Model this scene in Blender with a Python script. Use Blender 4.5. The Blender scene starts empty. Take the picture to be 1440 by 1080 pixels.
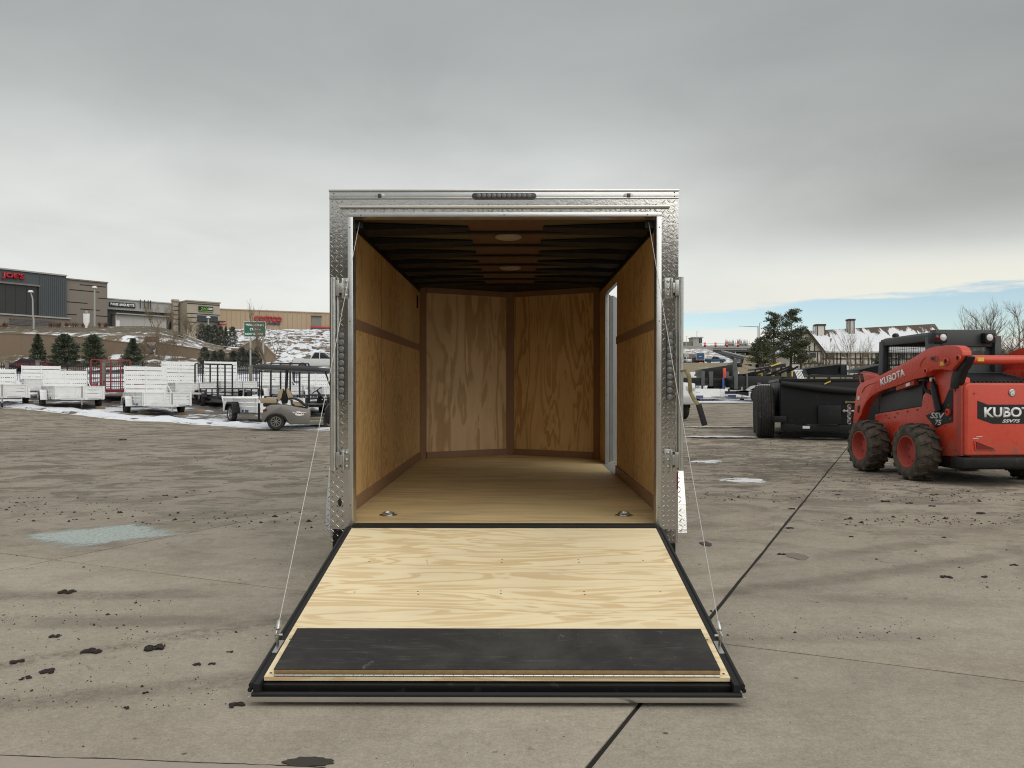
import bpy, bmesh, math, random
from mathutils import Vector, Matrix, Euler, noise as mnoise
random.seed(7)
SC = bpy.context.scene
COL = SC.collection
PI = math.pi
# ------------------------------------------------------------------ camera, sky, sun, exposure
H = 1.23            # eye height
F = 1165.0          # focal length in photo pixels (1440 wide)
cam_data = bpy.data.cameras.new('camera')
cam = bpy.data.objects.new('camera', cam_data); COL.objects.link(cam)
cam.location = (0, 0, H); cam.rotation_euler = (PI/2, 0, 0)
cam_data.sensor_width = 36; cam_data.lens = 36*F/1440
cam_data.shift_y = 10/1440
cam_data.clip_start = 0.05; cam_data.clip_end = 6000
SC.camera = cam
SUN_EL, SUN_AZ = math.radians(38), math.radians(146)   # azimuth clockwise from +Y
sun_data = bpy.data.lights.new('sun', 'SUN'); sun_data.energy = 1.5; sun_data.angle = math.radians(70)
sun_data.color = (1.0, 0.965, 0.91)
sun = bpy.data.objects.new('sun', sun_data); COL.objects.link(sun)
sdir = Vector((math.sin(SUN_AZ)*math.cos(SUN_EL), math.cos(SUN_AZ)*math.cos(SUN_EL), math.sin(SUN_EL)))
sun.rotation_euler = sdir.to_track_quat('Z', 'Y').to_euler(); sun.location = sdir*60
SC.view_settings.view_transform = 'Standard'; SC.view_settings.look = 'None'
SC.view_settings.exposure = 0.0; SC.view_settings.gamma = 1.0
SC.view_settings.use_curve_mapping = False
SC.render.engine = 'CYCLES'
SC.cycles.pixel_filter_type = 'BLACKMAN_HARRIS'; SC.cycles.filter_width = 1.1
SC.cycles.use_denoising = True; SC.cycles.denoising_prefilter = 'NONE'; SC.cycles.use_adaptive_sampling = False
SC.cycles.max_bounces = 10; SC.cycles.diffuse_bounces = 8; SC.cycles.glossy_bounces = 4
SC.cycles.transparent_max_bounces = 8; SC.cycles.sample_clamp_indirect = 6
SC.cycles.caustics_reflective = False; SC.cycles.caustics_refractive = False

# ------------------------------------------------------------------ node helpers
class NB:
    def __init__(s, tree): s.t = tree; s.n = tree.nodes; s.l = tree.links
    def node(s, typ, **kw):
        n = s.n.new(typ)
        for k, v in kw.items(): setattr(n, k, v)
        return n
    def put(s, sock, v):
        if hasattr(v, 'is_output'): s.l.new(v, sock)
        elif v is not None:
            if hasattr(sock.default_value, '__len__') and not hasattr(v, '__len__'): sock.default_value = (v,)*len(sock.default_value)
            elif hasattr(v, '__len__') and len(sock.default_value) == 4 and len(v) == 3: sock.default_value = (*v, 1)
            else: sock.default_value = v
    def m(s, op, a, b=None, c=None, clamp=False):
        n = s.node('ShaderNodeMath', operation=op, use_clamp=clamp)
        for i, v in enumerate((a, b, c)):
            if v is not None: s.put(n.inputs[i], v)
        return n.outputs[0]
    def vm(s, op, a, b=None):
        n = s.node('ShaderNodeVectorMath', operation=op)
        s.put(n.inputs[0], a)
        if b is not None: s.put(n.inputs[1], b)
        return n.outputs['Value'] if op in ('LENGTH', 'DISTANCE', 'DOT_PRODUCT') else n.outputs[0]
    def mix(s, f, a, b, mode='MIX'):
        n = s.node('ShaderNodeMix', data_type='RGBA', blend_type=mode)
        s.put(n.inputs[0], f); s.put(n.inputs[6], a); s.put(n.inputs[7], b)
        return n.outputs[2]
    def ss(s, lo, hi, v):      # smoothstep
        n = s.node('ShaderNodeMapRange', interpolation_type='SMOOTHSTEP')
        s.put(n.inputs[0], v); s.put(n.inputs[1], lo); s.put(n.inputs[2], hi); s.put(n.inputs[3], 0.0); s.put(n.inputs[4], 1.0)
        return n.outputs[0]
    def noise(s, vec, scale, detail=4, rough=.55, dist=0.0):
        n = s.node('ShaderNodeTexNoise'); s.put(n.inputs['Vector'], vec)
        n.inputs['Scale'].default_value = scale; n.inputs['Detail'].default_value = detail
        n.inputs['Roughness'].default_value = rough; n.inputs['Distortion'].default_value = dist
        return n.outputs[0]
    def ramp(s, f, stops, interp='LINEAR'):
        n = s.node('ShaderNodeValToRGB'); e = n.color_ramp.elements; n.color_ramp.interpolation = interp
        while len(e) < len(stops): e.new(.5)
        for el, (p, c) in zip(e, stops): el.position = p; el.color = (*c, 1) if len(c) == 3 else c
        s.put(n.inputs[0], f); return n.outputs[0]
    def sep(s, v):
        n = s.node('ShaderNodeSeparateXYZ'); s.put(n.inputs[0], v); return n.outputs
    def comb(s, x, y, z):
        n = s.node('ShaderNodeCombineXYZ')
        for i, v in enumerate((x, y, z)): s.put(n.inputs[i], v)
        return n.outputs[0]
    def bump(s, h, strength=.3, dist=.01):
        n = s.node('ShaderNodeBump'); n.inputs['Strength'].default_value = strength; n.inputs['Distance'].default_value = dist
        s.put(n.inputs['Height'], h); return n.outputs[0]

# ------------------------------------------------------------------ world: overcast cloud deck with a blue gap low on one side
world = bpy.data.worlds.new('World'); SC.world = world; world.use_nodes = True
wt = world.node_tree; wt.nodes.clear(); w = NB(wt)
gen = w.node('ShaderNodeTexCoord').outputs['Generated']
sx, sy, sz = w.sep(gen)[:3]
hl = w.m('SQRT', w.m('ADD', w.m('MULTIPLY', sx, sx), w.m('MULTIPLY', sy, sy)))
ax = w.m('DIVIDE', sx, w.m('MAXIMUM', hl, .001))
# cloud layer coordinates: project on a plane so clouds flatten toward the horizon
den = w.m('ADD', w.m('MAXIMUM', sz, 0.0), 0.16)
cvec = w.comb(w.m('DIVIDE', sx, den), w.m('DIVIDE', sy, den), 0.0)
n_big = w.noise(cvec, .55, 4, .5, .3)
n_med = w.noise(cvec, 1.7, 5, .55, .4)
base = w.ramp(sz, [(0.0, (.84, .84, .80)), (.07, (.82, .835, .795)), (.13, (.79, .81, .78)), (.21, (.70, .72, .70)), (.30, (.50, .522, .518)), (.36, (.42, .44, .438)), (.43, (.38, .40, .398)), (.62, (.56, .575, .575)), (1.0, (.88, .89, .89))])
mod = w.m('ADD', w.m("MULTIPLY", n_big, .74), w.m("MULTIPLY", n_med, .34))
mod = w.m('ADD', mod, .475)
fade = w.ss(.0, .22, sz)
mod = w.m('ADD', w.m('MULTIPLY', w.m('SUBTRACT', mod, 1.0), fade), 1.0)
cl = w.mix(1.0, base, w.comb(mod, mod, mod), 'MULTIPLY')
right = w.ss(.05, .5, ax)
band = w.m('MULTIPLY', w.ss(.13, .20, w.m('ADD', sz, w.m('MULTIPLY', w.m('SUBTRACT', n_med, .5), .05))), w.m('SUBTRACT', 1.0, w.ss(.22, .5, sz)))
dark = w.m('SUBTRACT', 1.0, w.m('MULTIPLY', w.m('MULTIPLY', band, right), .38))
cl = w.mix(1.0, cl, w.comb(dark, dark, dark), 'MULTIPLY')
cream = w.m('MULTIPLY', w.m('MULTIPLY', w.ss(.07, .10, sz), w.m('SUBTRACT', 1.0, w.ss(.115, .165, sz))), right)
cl = w.mix(w.m('MULTIPLY', cream, .8), cl, (.88, .865, .76))
lowc = w.m('MULTIPLY', w.m('SUBTRACT', 1.0, w.ss(.05, .09, sz)), right)
cl = w.mix(w.m('MULTIPLY', lowc, .7), cl, (.92, .91, .83))
# blue gap
gvec = w.comb(w.m('MULTIPLY', ax, 9.0), w.m('MULTIPLY', sz, 55.0), 0.0)
gn = w.m('SUBTRACT', w.noise(gvec, 1.0, 5, .6, .2), .5)
zz = w.m('ADD', sz, w.m('MULTIPLY', gn, .034))
dax = w.m('SUBTRACT', ax, .2)
lo = w.m('SUBTRACT', .070, w.m('MULTIPLY', dax, .045))
hi = w.m('ADD', .093, w.m('MULTIPLY', dax, .062))
gap = w.m('MULTIPLY', w.ss(-.002, .006, w.m('SUBTRACT', zz, lo)), w.ss(-.002, .006, w.m('SUBTRACT', hi, zz)))
gap = w.m('MULTIPLY', gap, w.ss(.10, .19, ax))
sky = w.node('ShaderNodeTexSky', sky_type='NISHITA', sun_disc=False, sun_elevation=SUN_EL, sun_rotation=SUN_AZ)
sky.air_density = 1.0; sky.dust_density = .2; sky.ozone_density = 1.5
bg1 = w.node('ShaderNodeBackground'); w.put(bg1.inputs[0], cl); bg1.inputs[1].default_value = 1.0
bg2 = w.node('ShaderNodeBackground'); w.put(bg2.inputs[0], sky.outputs[0]); bg2.inputs[1].default_value = .12
ms = w.node('ShaderNodeMixShader'); w.put(ms.inputs[0], gap); w.l.new(bg1.outputs[0], ms.inputs[1]); w.l.new(bg2.outputs[0], ms.inputs[2])
wo = w.node('ShaderNodeOutputWorld'); w.l.new(ms.outputs[0], wo.inputs[0])

# ------------------------------------------------------------------ materials
def newmat(name):
    m = bpy.data.materials.new(name); m.use_nodes = True
    t = m.node_tree; b = NB(t)
    bs = next(n for n in t.nodes if n.type == 'BSDF_PRINCIPLED')
    return m, b, bs
def mat(name, col, rough=.5, metal=0.0, var=.12, scale=6.0, bump=0.0, bscale=60.0, rvar=.15, dirt=None, dirt_amt=.0, coat=0.0):
    """plain painted / metal / rubber surface with patchy colour, roughness and optional grime"""
    m, b, bs = newmat(name)
    oc = b.node('ShaderNodeTexCoord').outputs['Object']
    n = b.noise(oc, scale, 5, .6)
    k = b.m('ADD', b.m('MULTIPLY', n, 2*var), 1-var)
    c = b.mix(1.0, col, b.comb(k, k, k), 'MULTIPLY')
    if dirt:
        d = b.ss(.62-dirt_amt*.5, .80-dirt_amt*.3, b.noise(oc, scale*1.7, 6, .65, .3))
        c = b.mix(b.m('MULTIPLY', d, min(1, .35+dirt_amt)), c, dirt)
    b.put(bs.inputs['Base Color'], c)
    if max(col) < .03: bs.inputs['Specular IOR Level'].default_value = .28
    r = b.m('ADD', b.m('MULTIPLY', b.m('SUBTRACT', n, .5), 2*rvar), rough, clamp=True)
    b.put(bs.inputs['Roughness'], r); bs.inputs['Metallic'].default_value = metal
    if coat: bs.inputs['Coat Weight'].default_value = coat; bs.inputs['Coat Roughness'].default_value = .15
    if bump: b.put(bs.inputs['Normal'], b.bump(b.noise(oc, bscale, 3, .6), bump, .01))
    return m
def plymat(name, light, dark, axis=0, rings=11, big=1.0, contrast=1.0, grey=0.0, stretch=.62, warp=.55):
    """rotary-cut plywood: contour-like growth rings drawn out along the grain axis, random per sheet"""
    m, b, bs = newmat(name)
    oc = b.node('ShaderNodeTexCoord').outputs['Object']
    rnd = b.node('ShaderNodeObjectInfo').outputs['Random']
    off = b.comb(b.m('MULTIPLY', rnd, 37.0), b.m('MULTIPLY', rnd, 91.0), b.m('MULTIPLY', rnd, 53.0))
    p = b.vm('ADD', oc, off)
    st = [3.4, 3.4, 3.4]; st[axis] = stretch
    q = b.vm('MULTIPLY', p, tuple(x*big for x in st))
    v = b.noise(q, 1.0, 4.2, .46, warp)
    st2 = [90., 90., 90.]; st2[axis] = 3.0
    fib = b.noise(b.vm('MULTIPLY', p, tuple(st2)), 1.0, 3, .6)
    jag = b.noise(b.vm('MULTIPLY', p, tuple(x*9 for x in st)), 1.0, 3, .6)
    f = b.m('FRACT', b.m('ADD', b.m('MULTIPLY', v, float(rings)), b.m('MULTIPLY', b.m('SUBTRACT', jag, .5), .16)))
    late = b.ramp(f, [(0, (.04,)*3), (.36, (.16,)*3), (.50, (.34,)*3), (.55, (.86,)*3), (.84, (1,)*3), (.92, (.30,)*3), (1, (.04,)*3)])
    amt = b.ss(.30, .58, b.noise(b.vm('MULTIPLY', p, tuple(x*.6 for x in st)), 1.0, 2, .5))
    fac = b.m('MULTIPLY', b.m('MULTIPLY', late, b.m('ADD', b.m('MULTIPLY', amt, .62), .38)), contrast, clamp=True)
    fac = b.m('ADD', fac, b.m('MULTIPLY', b.m('SUBTRACT', fib, .5), .34), clamp=True)
    c = b.mix(fac, light, dark)
    patch = b.noise(p, 1.3, 4, .55)
    k = b.m('ADD', b.m('MULTIPLY', patch, .44), .78)
    c = b.mix(1.0, c, b.comb(k, k, b.m('MULTIPLY', k, .98)), 'MULTIPLY')
    vor = b.node('ShaderNodeTexVoronoi'); vor.inputs['Scale'].default_value = 3.4
    kv = [1., 1., 1.]; kv[axis] = .5
    b.put(vor.inputs['Vector'], b.vm('MULTIPLY', p, tuple(kv)))
    kn = b.m('SUBTRACT', 1.0, b.ss(.006, .020, vor.outputs['Distance']))
    c = b.mix(b.m('MULTIPLY', kn, .55), c, tuple(x*.35 for x in dark))
    if grey:
        g = b.ss(.50, .72, b.noise(b.vm('MULTIPLY', p, (.8, 3.2, 1.)), 1.4, 5, .6))
        c = b.mix(b.m('MULTIPLY', g, grey), c, (.17, .145, .115) if grey > .2 else (.45, .38, .29))
    b.put(bs.inputs['Base Color'], c); bs.inputs['Roughness'].default_value = .62
    b.put(bs.inputs['Normal'], b.bump(fib, .12, .003))
    return m
M = {}
M['alu'] = mat('aluminium', (.66, .66, .65), .32, 1.0, .06, 9, .05, 150, .08)
M['tread'] = mat('tread plate aluminium', (.57, .56, .535), .13, 1.0, .05, 5, .06, 40, .06)
M['zinc'] = mat('zinc plated steel', (.50, .50, .475), .36, 1.0, .12, 20, .1, 120)
M['olive'] = mat('dull yellow zinc steel', (.20, .165, .085), .5, .5, .2, 18)
M['blackpaint'] = mat('black paint', (.012, .012, .013), .38, 0, .3, 8, .1, 90, .12, (.10, .085, .07), .10)
M['rubber'] = mat('black rubber', (.018, .018, .018), .6, 0, .3, 14, .1, 110, .1)
M['tyre'] = mat('tyre rubber', (.026, .025, .024), .8, 0, .25, 9, .3, 70, .1, (.10, .09, .075), .25)
M['loadertyre'] = mat('muddy loader tyre rubber', (.034, .030, .026), .9, 0, .3, 7, .4, 60, .08, (.105, .085, .062), .60)
M['mahogany'] = mat('brown trim', (.32, .19, .11), .55, 0, .2, 10)
M['plywall'] = plymat('plywood wall lining', (.80, .54, .245), (.50, .295, .105), 2, 9, 1.6, .85, 0, 1.3, .9)
M['plynose'] = plymat('pale plywood nose lining', (.88, .66, .39), (.60, .39, .19), 2, 5, 1.25, 1.0, 0, .55, .7)
M['plynosedark'] = plymat('figured plywood nose lining', (.86, .59, .28), (.56, .33, .12), 2, 9, 1.15, 1.0, 0, .55, .8)
M['plyfloor'] = plymat('plywood floor', (.66, .505, .265), (.46, .325, .155), 0, 7, 1.1, .6, .35, .5)
M['plyramp'] = plymat('fresh pine plywood', (.93, .785, .515), (.70, .485, .24), 0, 9, 1.6, .80, .14, .55, .8)
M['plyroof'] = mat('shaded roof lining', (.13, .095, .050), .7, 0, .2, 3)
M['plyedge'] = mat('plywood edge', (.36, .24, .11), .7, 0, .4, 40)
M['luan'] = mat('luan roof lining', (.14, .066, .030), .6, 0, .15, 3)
M['lens'] = mat('clear light lens', (.62, .63, .63), .14, .15, .1, 40)
M['ledlens'] = mat('smoked light lens', (.17, .175, .175), .2, .1, .25, 60)
M['lampbody'] = mat('dark lamp body', (.07, .072, .075), .35, .3, .2, 20)
M['jambalu'] = mat('dull aluminium', (.34, .34, .335), .5, .7, .12, 9)
M['domelens'] = mat('dome light lens', (.42, .37, .29), .4, 0, .05)
M['redlens'] = mat('red lens', (.18, .008, .008), .2, 0, .15, 30)
M['amber'] = mat('amber lens', (.75, .20, .02), .25, 0, .1)
M['white'] = mat('white skin', (.76, .76, .75), .4, 0, .05, 4, 0, 0, .05)
M['screw'] = mat('screw head', (.10, .10, .10), .4, .6)
M['backwall'] = mat('workshop wall', (.24, .215, .185), .7, 0, .1, .4)
M['cable'] = mat('steel cable', (.55, .54, .50), .5, .5, .25, 300)
M['clod'] = mat('dark mud', (.030, .024, .019), .85, 0, .4, 30, .6, 80)
M['snow'] = mat('snow', (.82, .84, .87), .65, 0, .05, 2.5, .5, 8, .05, (.35, .32, .28), .06)
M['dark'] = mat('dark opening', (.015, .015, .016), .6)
M['redpaint'] = mat('loader red paint', (.60, .058, .028), .38, 0, .12, 3.5, .03, 60, .12, (.30, .13, .08), .10, .2)
def loaderpaint():
    m, b, bs = newmat('splashed loader paint')
    oc = b.node('ShaderNodeTexCoord').outputs['Object']; x, y, z = b.sep(oc)[:3]
    n = b.noise(oc, 3.5, 5, .6); n2 = b.noise(oc, 14, 6, .72); n3 = b.noise(oc, 60, 3, .7)
    k = b.m('ADD', b.m('MULTIPLY', n, .26), .87)
    c = b.mix(1.0, (.60, .060, .029), b.comb(k, k, k), 'MULTIPLY')
    low = b.m('SUBTRACT', 1.0, b.ss(.30, .95, z))
    mud = b.ss(.50, .66, b.m('ADD', b.m('MULTIPLY', b.m('ADD', b.m('MULTIPLY', n, .35), b.m('MULTIPLY', n2, .65)), .8), b.m('MULTIPLY', low, .20)))
    c = b.mix(b.m('MULTIPLY', mud, b.m('ADD', b.m('MULTIPLY', low, .60), .12)), c, (.20, .115, .075))
    sc = b.ss(.70, .74, b.noise(b.vm('MULTIPLY', oc, (5., 30., 12.)), 1, 5, .75, .7)); c = b.mix(b.m('MULTIPLY', sc, .45), c, (.42, .20, .16))
    b.put(bs.inputs['Base Color'], c); b.put(bs.inputs['Roughness'], b.m('ADD', .30, b.m('ADD', b.m('MULTIPLY', mud, .4), b.m('MULTIPLY', b.m('SUBTRACT', n2, .5), .4)), clamp=True))
    b.put(bs.inputs['Normal'], b.bump(b.m('ADD', n3, b.m('MULTIPLY', mud, .5)), .08, .01)); return m
M['redpaint'] = loaderpaint()
M['redrim'] = mat('red wheel rim', (.42, .060, .042), .6, 0, .25, 8, .1, 60, .1, (.13, .09, .065), .22)
M['cabgrey'] = mat('charcoal cab paint', (.045, .050, .053), .48, 0, .15, 4, .04, 90)
M['decal'] = mat('black decal', (.014, .015, .017), .4)
M['lettering'] = mat('white lettering', (.80, .80, .79), .45)
M['greyletter'] = mat('light grey lettering', (.62, .63, .62), .45)
M['yellow'] = mat('yellow sticker', (.72, .50, .05), .5, 0, .25, 60)
def glassmat(name, tint=(.02, .025, .027), alpha=.55):
    m, b, bs = newmat(name)
    bs.inputs['Base Color'].default_value = (*tint, 1); bs.inputs['Roughness'].default_value = .06
    bs.inputs['Alpha'].default_value = alpha; bs.inputs['Specular IOR Level'].default_value = .6
    return m
M['glass'] = glassmat('window glass', (.05, .065, .065), .30)
M['greenglass'] = glassmat('tinted rear window', (.10, .135, .13), .72)
M['darkglass'] = glassmat('dark window glass', (.012, .014, .016), .95)

# ------------------------------------------------------------------ mesh builder
class MB:
    def __init__(s): s.v = []; s.f = []
    def add(s, vs, fs):
        o = len(s.v); s.v += [tuple(p) for p in vs]; s.f += [tuple(i+o for i in f) for f in fs]; return s
    def box(s, x0, x1, y0, y1, z0, z1):
        if x0 > x1: x0, x1 = x1, x0
        if y0 > y1: y0, y1 = y1, y0
        if z0 > z1: z0, z1 = z1, z0
        return s.add([(x0,y0,z0),(x1,y0,z0),(x1,y1,z0),(x0,y1,z0),(x0,y0,z1),(x1,y0,z1),(x1,y1,z1),(x0,y1,z1)],
                     [(0,3,2,1),(4,5,6,7),(0,1,5,4),(1,2,6,5),(2,3,7,6),(3,0,4,7)])
    def hexa(s, p):     # 8 points: bottom quad ccw, top quad ccw
        return s.add(p, [(0,3,2,1),(4,5,6,7),(0,1,5,4),(1,2,6,5),(2,3,7,6),(3,0,4,7)])
    def bar(s, p0, p1, w, h=None, up=(0,0,1)):   # rectangular bar between two points
        h = h or w; p0 = Vector(p0); p1 = Vector(p1); d = (p1-p0).normalized(); u = Vector(up)
        if abs(d.dot(u)) > .95: u = Vector((0,1,0))
        a = d.cross(u).normalized(); c = a.cross(d).normalized()
        q = []
        for p in (p0, p1): q += [p-a*w/2-c*h/2, p+a*w/2-c*h/2, p+a*w/2+c*h/2, p-a*w/2+c*h/2]
        return s.add(q, [(0,1,2,3),(7,6,5,4),(0,4,5,1),(1,5,6,2),(2,6,7,3),(3,7,4,0)])
    def tube(s, pts, r, n=8, cap=True):
        pts = [Vector(p) for p in pts]; rs = r if hasattr(r, '__len__') else [r]*len(pts)
        vs = []; fs = []; prev = None
        for i, p in enumerate(pts):
            d = (pts[min(i+1, len(pts)-1)]-pts[max(i-1, 0)]).normalized()
            if prev is None:
                u = Vector((0,0,1)) if abs(d.z) < .9 else Vector((1,0,0))
                a = d.cross(u).normalized()
            else: a = (prev-d*prev.dot(d)).normalized()
            prev = a; c = d.cross(a)
            for k in range(n):
                t = 2*PI*k/n; vs.append(p+(a*math.cos(t)+c*math.sin(t))*rs[i])
        for i in range(len(pts)-1):
            for k in range(n):
                fs.append((i*n+k, i*n+(k+1)%n, (i+1)*n+(k+1)%n, (i+1)*n+k))
        if cap: fs.append(tuple(range(n-1, -1, -1))); fs.append(tuple((len(pts)-1)*n+k for k in range(n)))
        return s.add(vs, fs)
    def lathe(s, prof, org=(0,0,0), axis='x', n=24, close=True):   # prof: (radius, along) ring list
        o = Vector(org); vs = []; fs = []
        for (r, a) in prof:
            for k in range(n):
                t = 2*PI*k/n; c, q = r*math.cos(t), r*math.sin(t)
                vs.append(o+Vector({'x':(a,c,q),'y':(c,a,q),'z':(c,q,a)}[axis]))
        for i in range(len(prof)-1):
            for k in range(n): fs.append((i*n+k, i*n+(k+1)%n, (i+1)*n+(k+1)%n, (i+1)*n+k))
        if close: fs.append(tuple(range(n-1,-1,-1))); fs.append(tuple((len(prof)-1)*n+k for k in range(n)))
        return s.add(vs, fs)
    def prism(s, poly, fn, t0, t1):     # poly of (a,b); fn(a,b,t)->point
        n = len(poly); vs = [fn(a,b,t0) for a,b in poly]+[fn(a,b,t1) for a,b in poly]
        fs = [tuple(range(n-1,-1,-1)), tuple(range(n,2*n))]+[(i,(i+1)%n,n+(i+1)%n,n+i) for i in range(n)]
        return s.add(vs, fs)
    def quad(s, a, b, c, d): return s.add([a,b,c,d], [(0,1,2,3)])
    def build(s, name, m, parent=None, bevel=0.0, smooth=40, seg=2, recalc=True):
        me = bpy.data.meshes.new(name); me.from_pydata(s.v, [], s.f)
        if recalc or bevel:
            bm = bmesh.new(); bm.from_mesh(me)
            if recalc: bmesh.ops.recalc_face_normals(bm, faces=bm.faces)
            if bevel:
                es = [e for e in bm.edges if len(e.link_faces) == 2 and e.calc_face_angle(0) > .5]
                bmesh.ops.bevel(bm, geom=es, offset=bevel, segments=seg, affect='EDGES', clamp_overlap=True, profile=.6)
            bm.to_mesh(me); bm.free()
        if smooth:
            me.shade_smooth(); me.set_sharp_from_angle(angle=math.radians(smooth))
        return link(name, me, m, parent)
def link(name, me, m, parent=None):
    if m is not None:
        me.materials.clear(); me.materials.append(M[m] if isinstance(m, str) else m)
    o = bpy.data.objects.new(name, me); COL.objects.link(o)
    if parent: o.parent = parent
    return o
def tag(o, label=None, cat=None, group=None, kind=None):
    if label: o['label'] = label
    if cat: o['category'] = cat
    if group: o['group'] = group
    if kind: o['kind'] = kind
    return o
def thing(name, label, cat, loc=(0,0,0), rot=(0,0,0), group=None):
    o = bpy.data.objects.new(name, None); COL.objects.link(o); o.empty_display_size = .2
    o.location = loc; o.rotation_euler = rot if hasattr(rot, '__len__') else (0,0,rot)
    return tag(o, label, cat, group)
KIDS = {}
def copy_tree(o, parent=None):
    c = o.copy(); COL.objects.link(c)
    if parent: c.parent = parent
    for ch in list(o.children): copy_tree(ch, c)
    return c
def text(body, w_, h_, org, xdir, updir, m, parent=None, extrude=.004, bold=0.0, name='lettering', shear=0.0):
    """a line of raised lettering centred at org, fitted to w_ x h_"""
    cu = bpy.data.curves.new(name, 'FONT'); cu.body = body; cu.offset = bold; cu.resolution_u = 3; cu.shear = shear
    cu.align_x = 'CENTER'
    o = bpy.data.objects.new('tmp', cu); COL.objects.link(o)
    dg = bpy.context.evaluated_depsgraph_get()
    me = bpy.data.meshes.new_from_object(o.evaluated_get(dg)); bpy.data.objects.remove(o)
    xs = [v.co.x for v in me.vertices]; ys = [v.co.y for v in me.vertices]
    cx, cy = (min(xs)+max(xs))/2, (min(ys)+max(ys))/2; kx = w_/(max(xs)-min(xs)); ky = h_/(max(ys)-min(ys))
    X = Vector(xdir).normalized(); U = Vector(updir).normalized(); N = X.cross(U); O = Vector(org)
    for v in me.vertices: v.co = O+X*(v.co.x-cx)*kx+U*(v.co.y-cy)*ky
    bm = bmesh.new(); bm.from_mesh(me)
    r = bmesh.ops.extrude_face_region(bm, geom=list(bm.faces))
    bmesh.ops.translate(bm, vec=N*extrude, verts=[g for g in r['geom'] if isinstance(g, bmesh.types.BMVert)])
    bmesh.ops.recalc_face_normals(bm, faces=bm.faces)
    bm.to_mesh(me); bm.free(); me.name = name
    return link(name, me, m, parent)
def lerp(a, b, t): return a+(b-a)*t
def interp(tab, x):
    if x <= tab[0][0]: return tab[0][1]
    for (x0,y0),(x1,y1) in zip(tab, tab[1:]):
        if x <= x1: return y0+(y1-y0)*(x-x0)/(x1-x0)
    return tab[-1][1]
def sst(a, b, x):
    t = max(0., min(1., (x-a)/(b-a))); return t*t*(3-2*t)
# ------------------------------------------------------------------ terrain
def hgt(x, y):
    t = x/max(y, 1.)
    wr = sst(-.15, .12, t)
    lat = min(.5, .055*max(0., -(x+12)))*sst(20, 36, y)*(1-sst(45, 82, y))
    a = sst(-.44, -.33, t)
    pl = interp([(20,0),(36,0),(44,.45),(50,.8),(82,3.0),(90,3.3),(98,5.0),(103,8.0),(125,11),(140,11.3),(500,14)], y)
    pr = interp([(20,0),(36,0),(44,.45),(50,.8),(82,3.0),(90,3.6),(95,4.2),(195,15.6),(210,16),(500,16)], y)
    L = lat+pl*(1-a)+pr*a
    R = interp([(18,0),(26,.28),(43,.62),(60,1.4),(80,2.6),(110,4.4),(225,8.9),(245,9.0),(262,10.2),(400,10.7)], y)
    R *= 1-.30*sst(.26, .33, t)*sst(60, 85, y)
    return L*(1-wr)+R*wr
def at(px, py, d): return Vector(((px-720)/F*d, d, H-(py-550)/F*d))
def hit(px, py, d0=2.0, d1=260):
    """where the sight line through a photo pixel meets the terrain"""
    d = d0
    while d < d1:
        p = at(px, py, d)
        if p.z <= hgt(p.x, p.y):
            lo_, hi_ = d-.25, d
            for _ in range(14):
                mid = (lo_+hi_)/2; q = at(px, py, mid)
                if q.z <= hgt(q.x, q.y): hi_ = mid
                else: lo_ = mid
            q = at(px, py, hi_); return Vector((q.x, q.y, hgt(q.x, q.y)))
        d += .25
    p = at(px, py, d1); return Vector((p.x, p.y, hgt(p.x, p.y)))
def onground(px, d):
    x = (px-720)/F*d; return Vector((x, d, hgt(x, d)))

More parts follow.
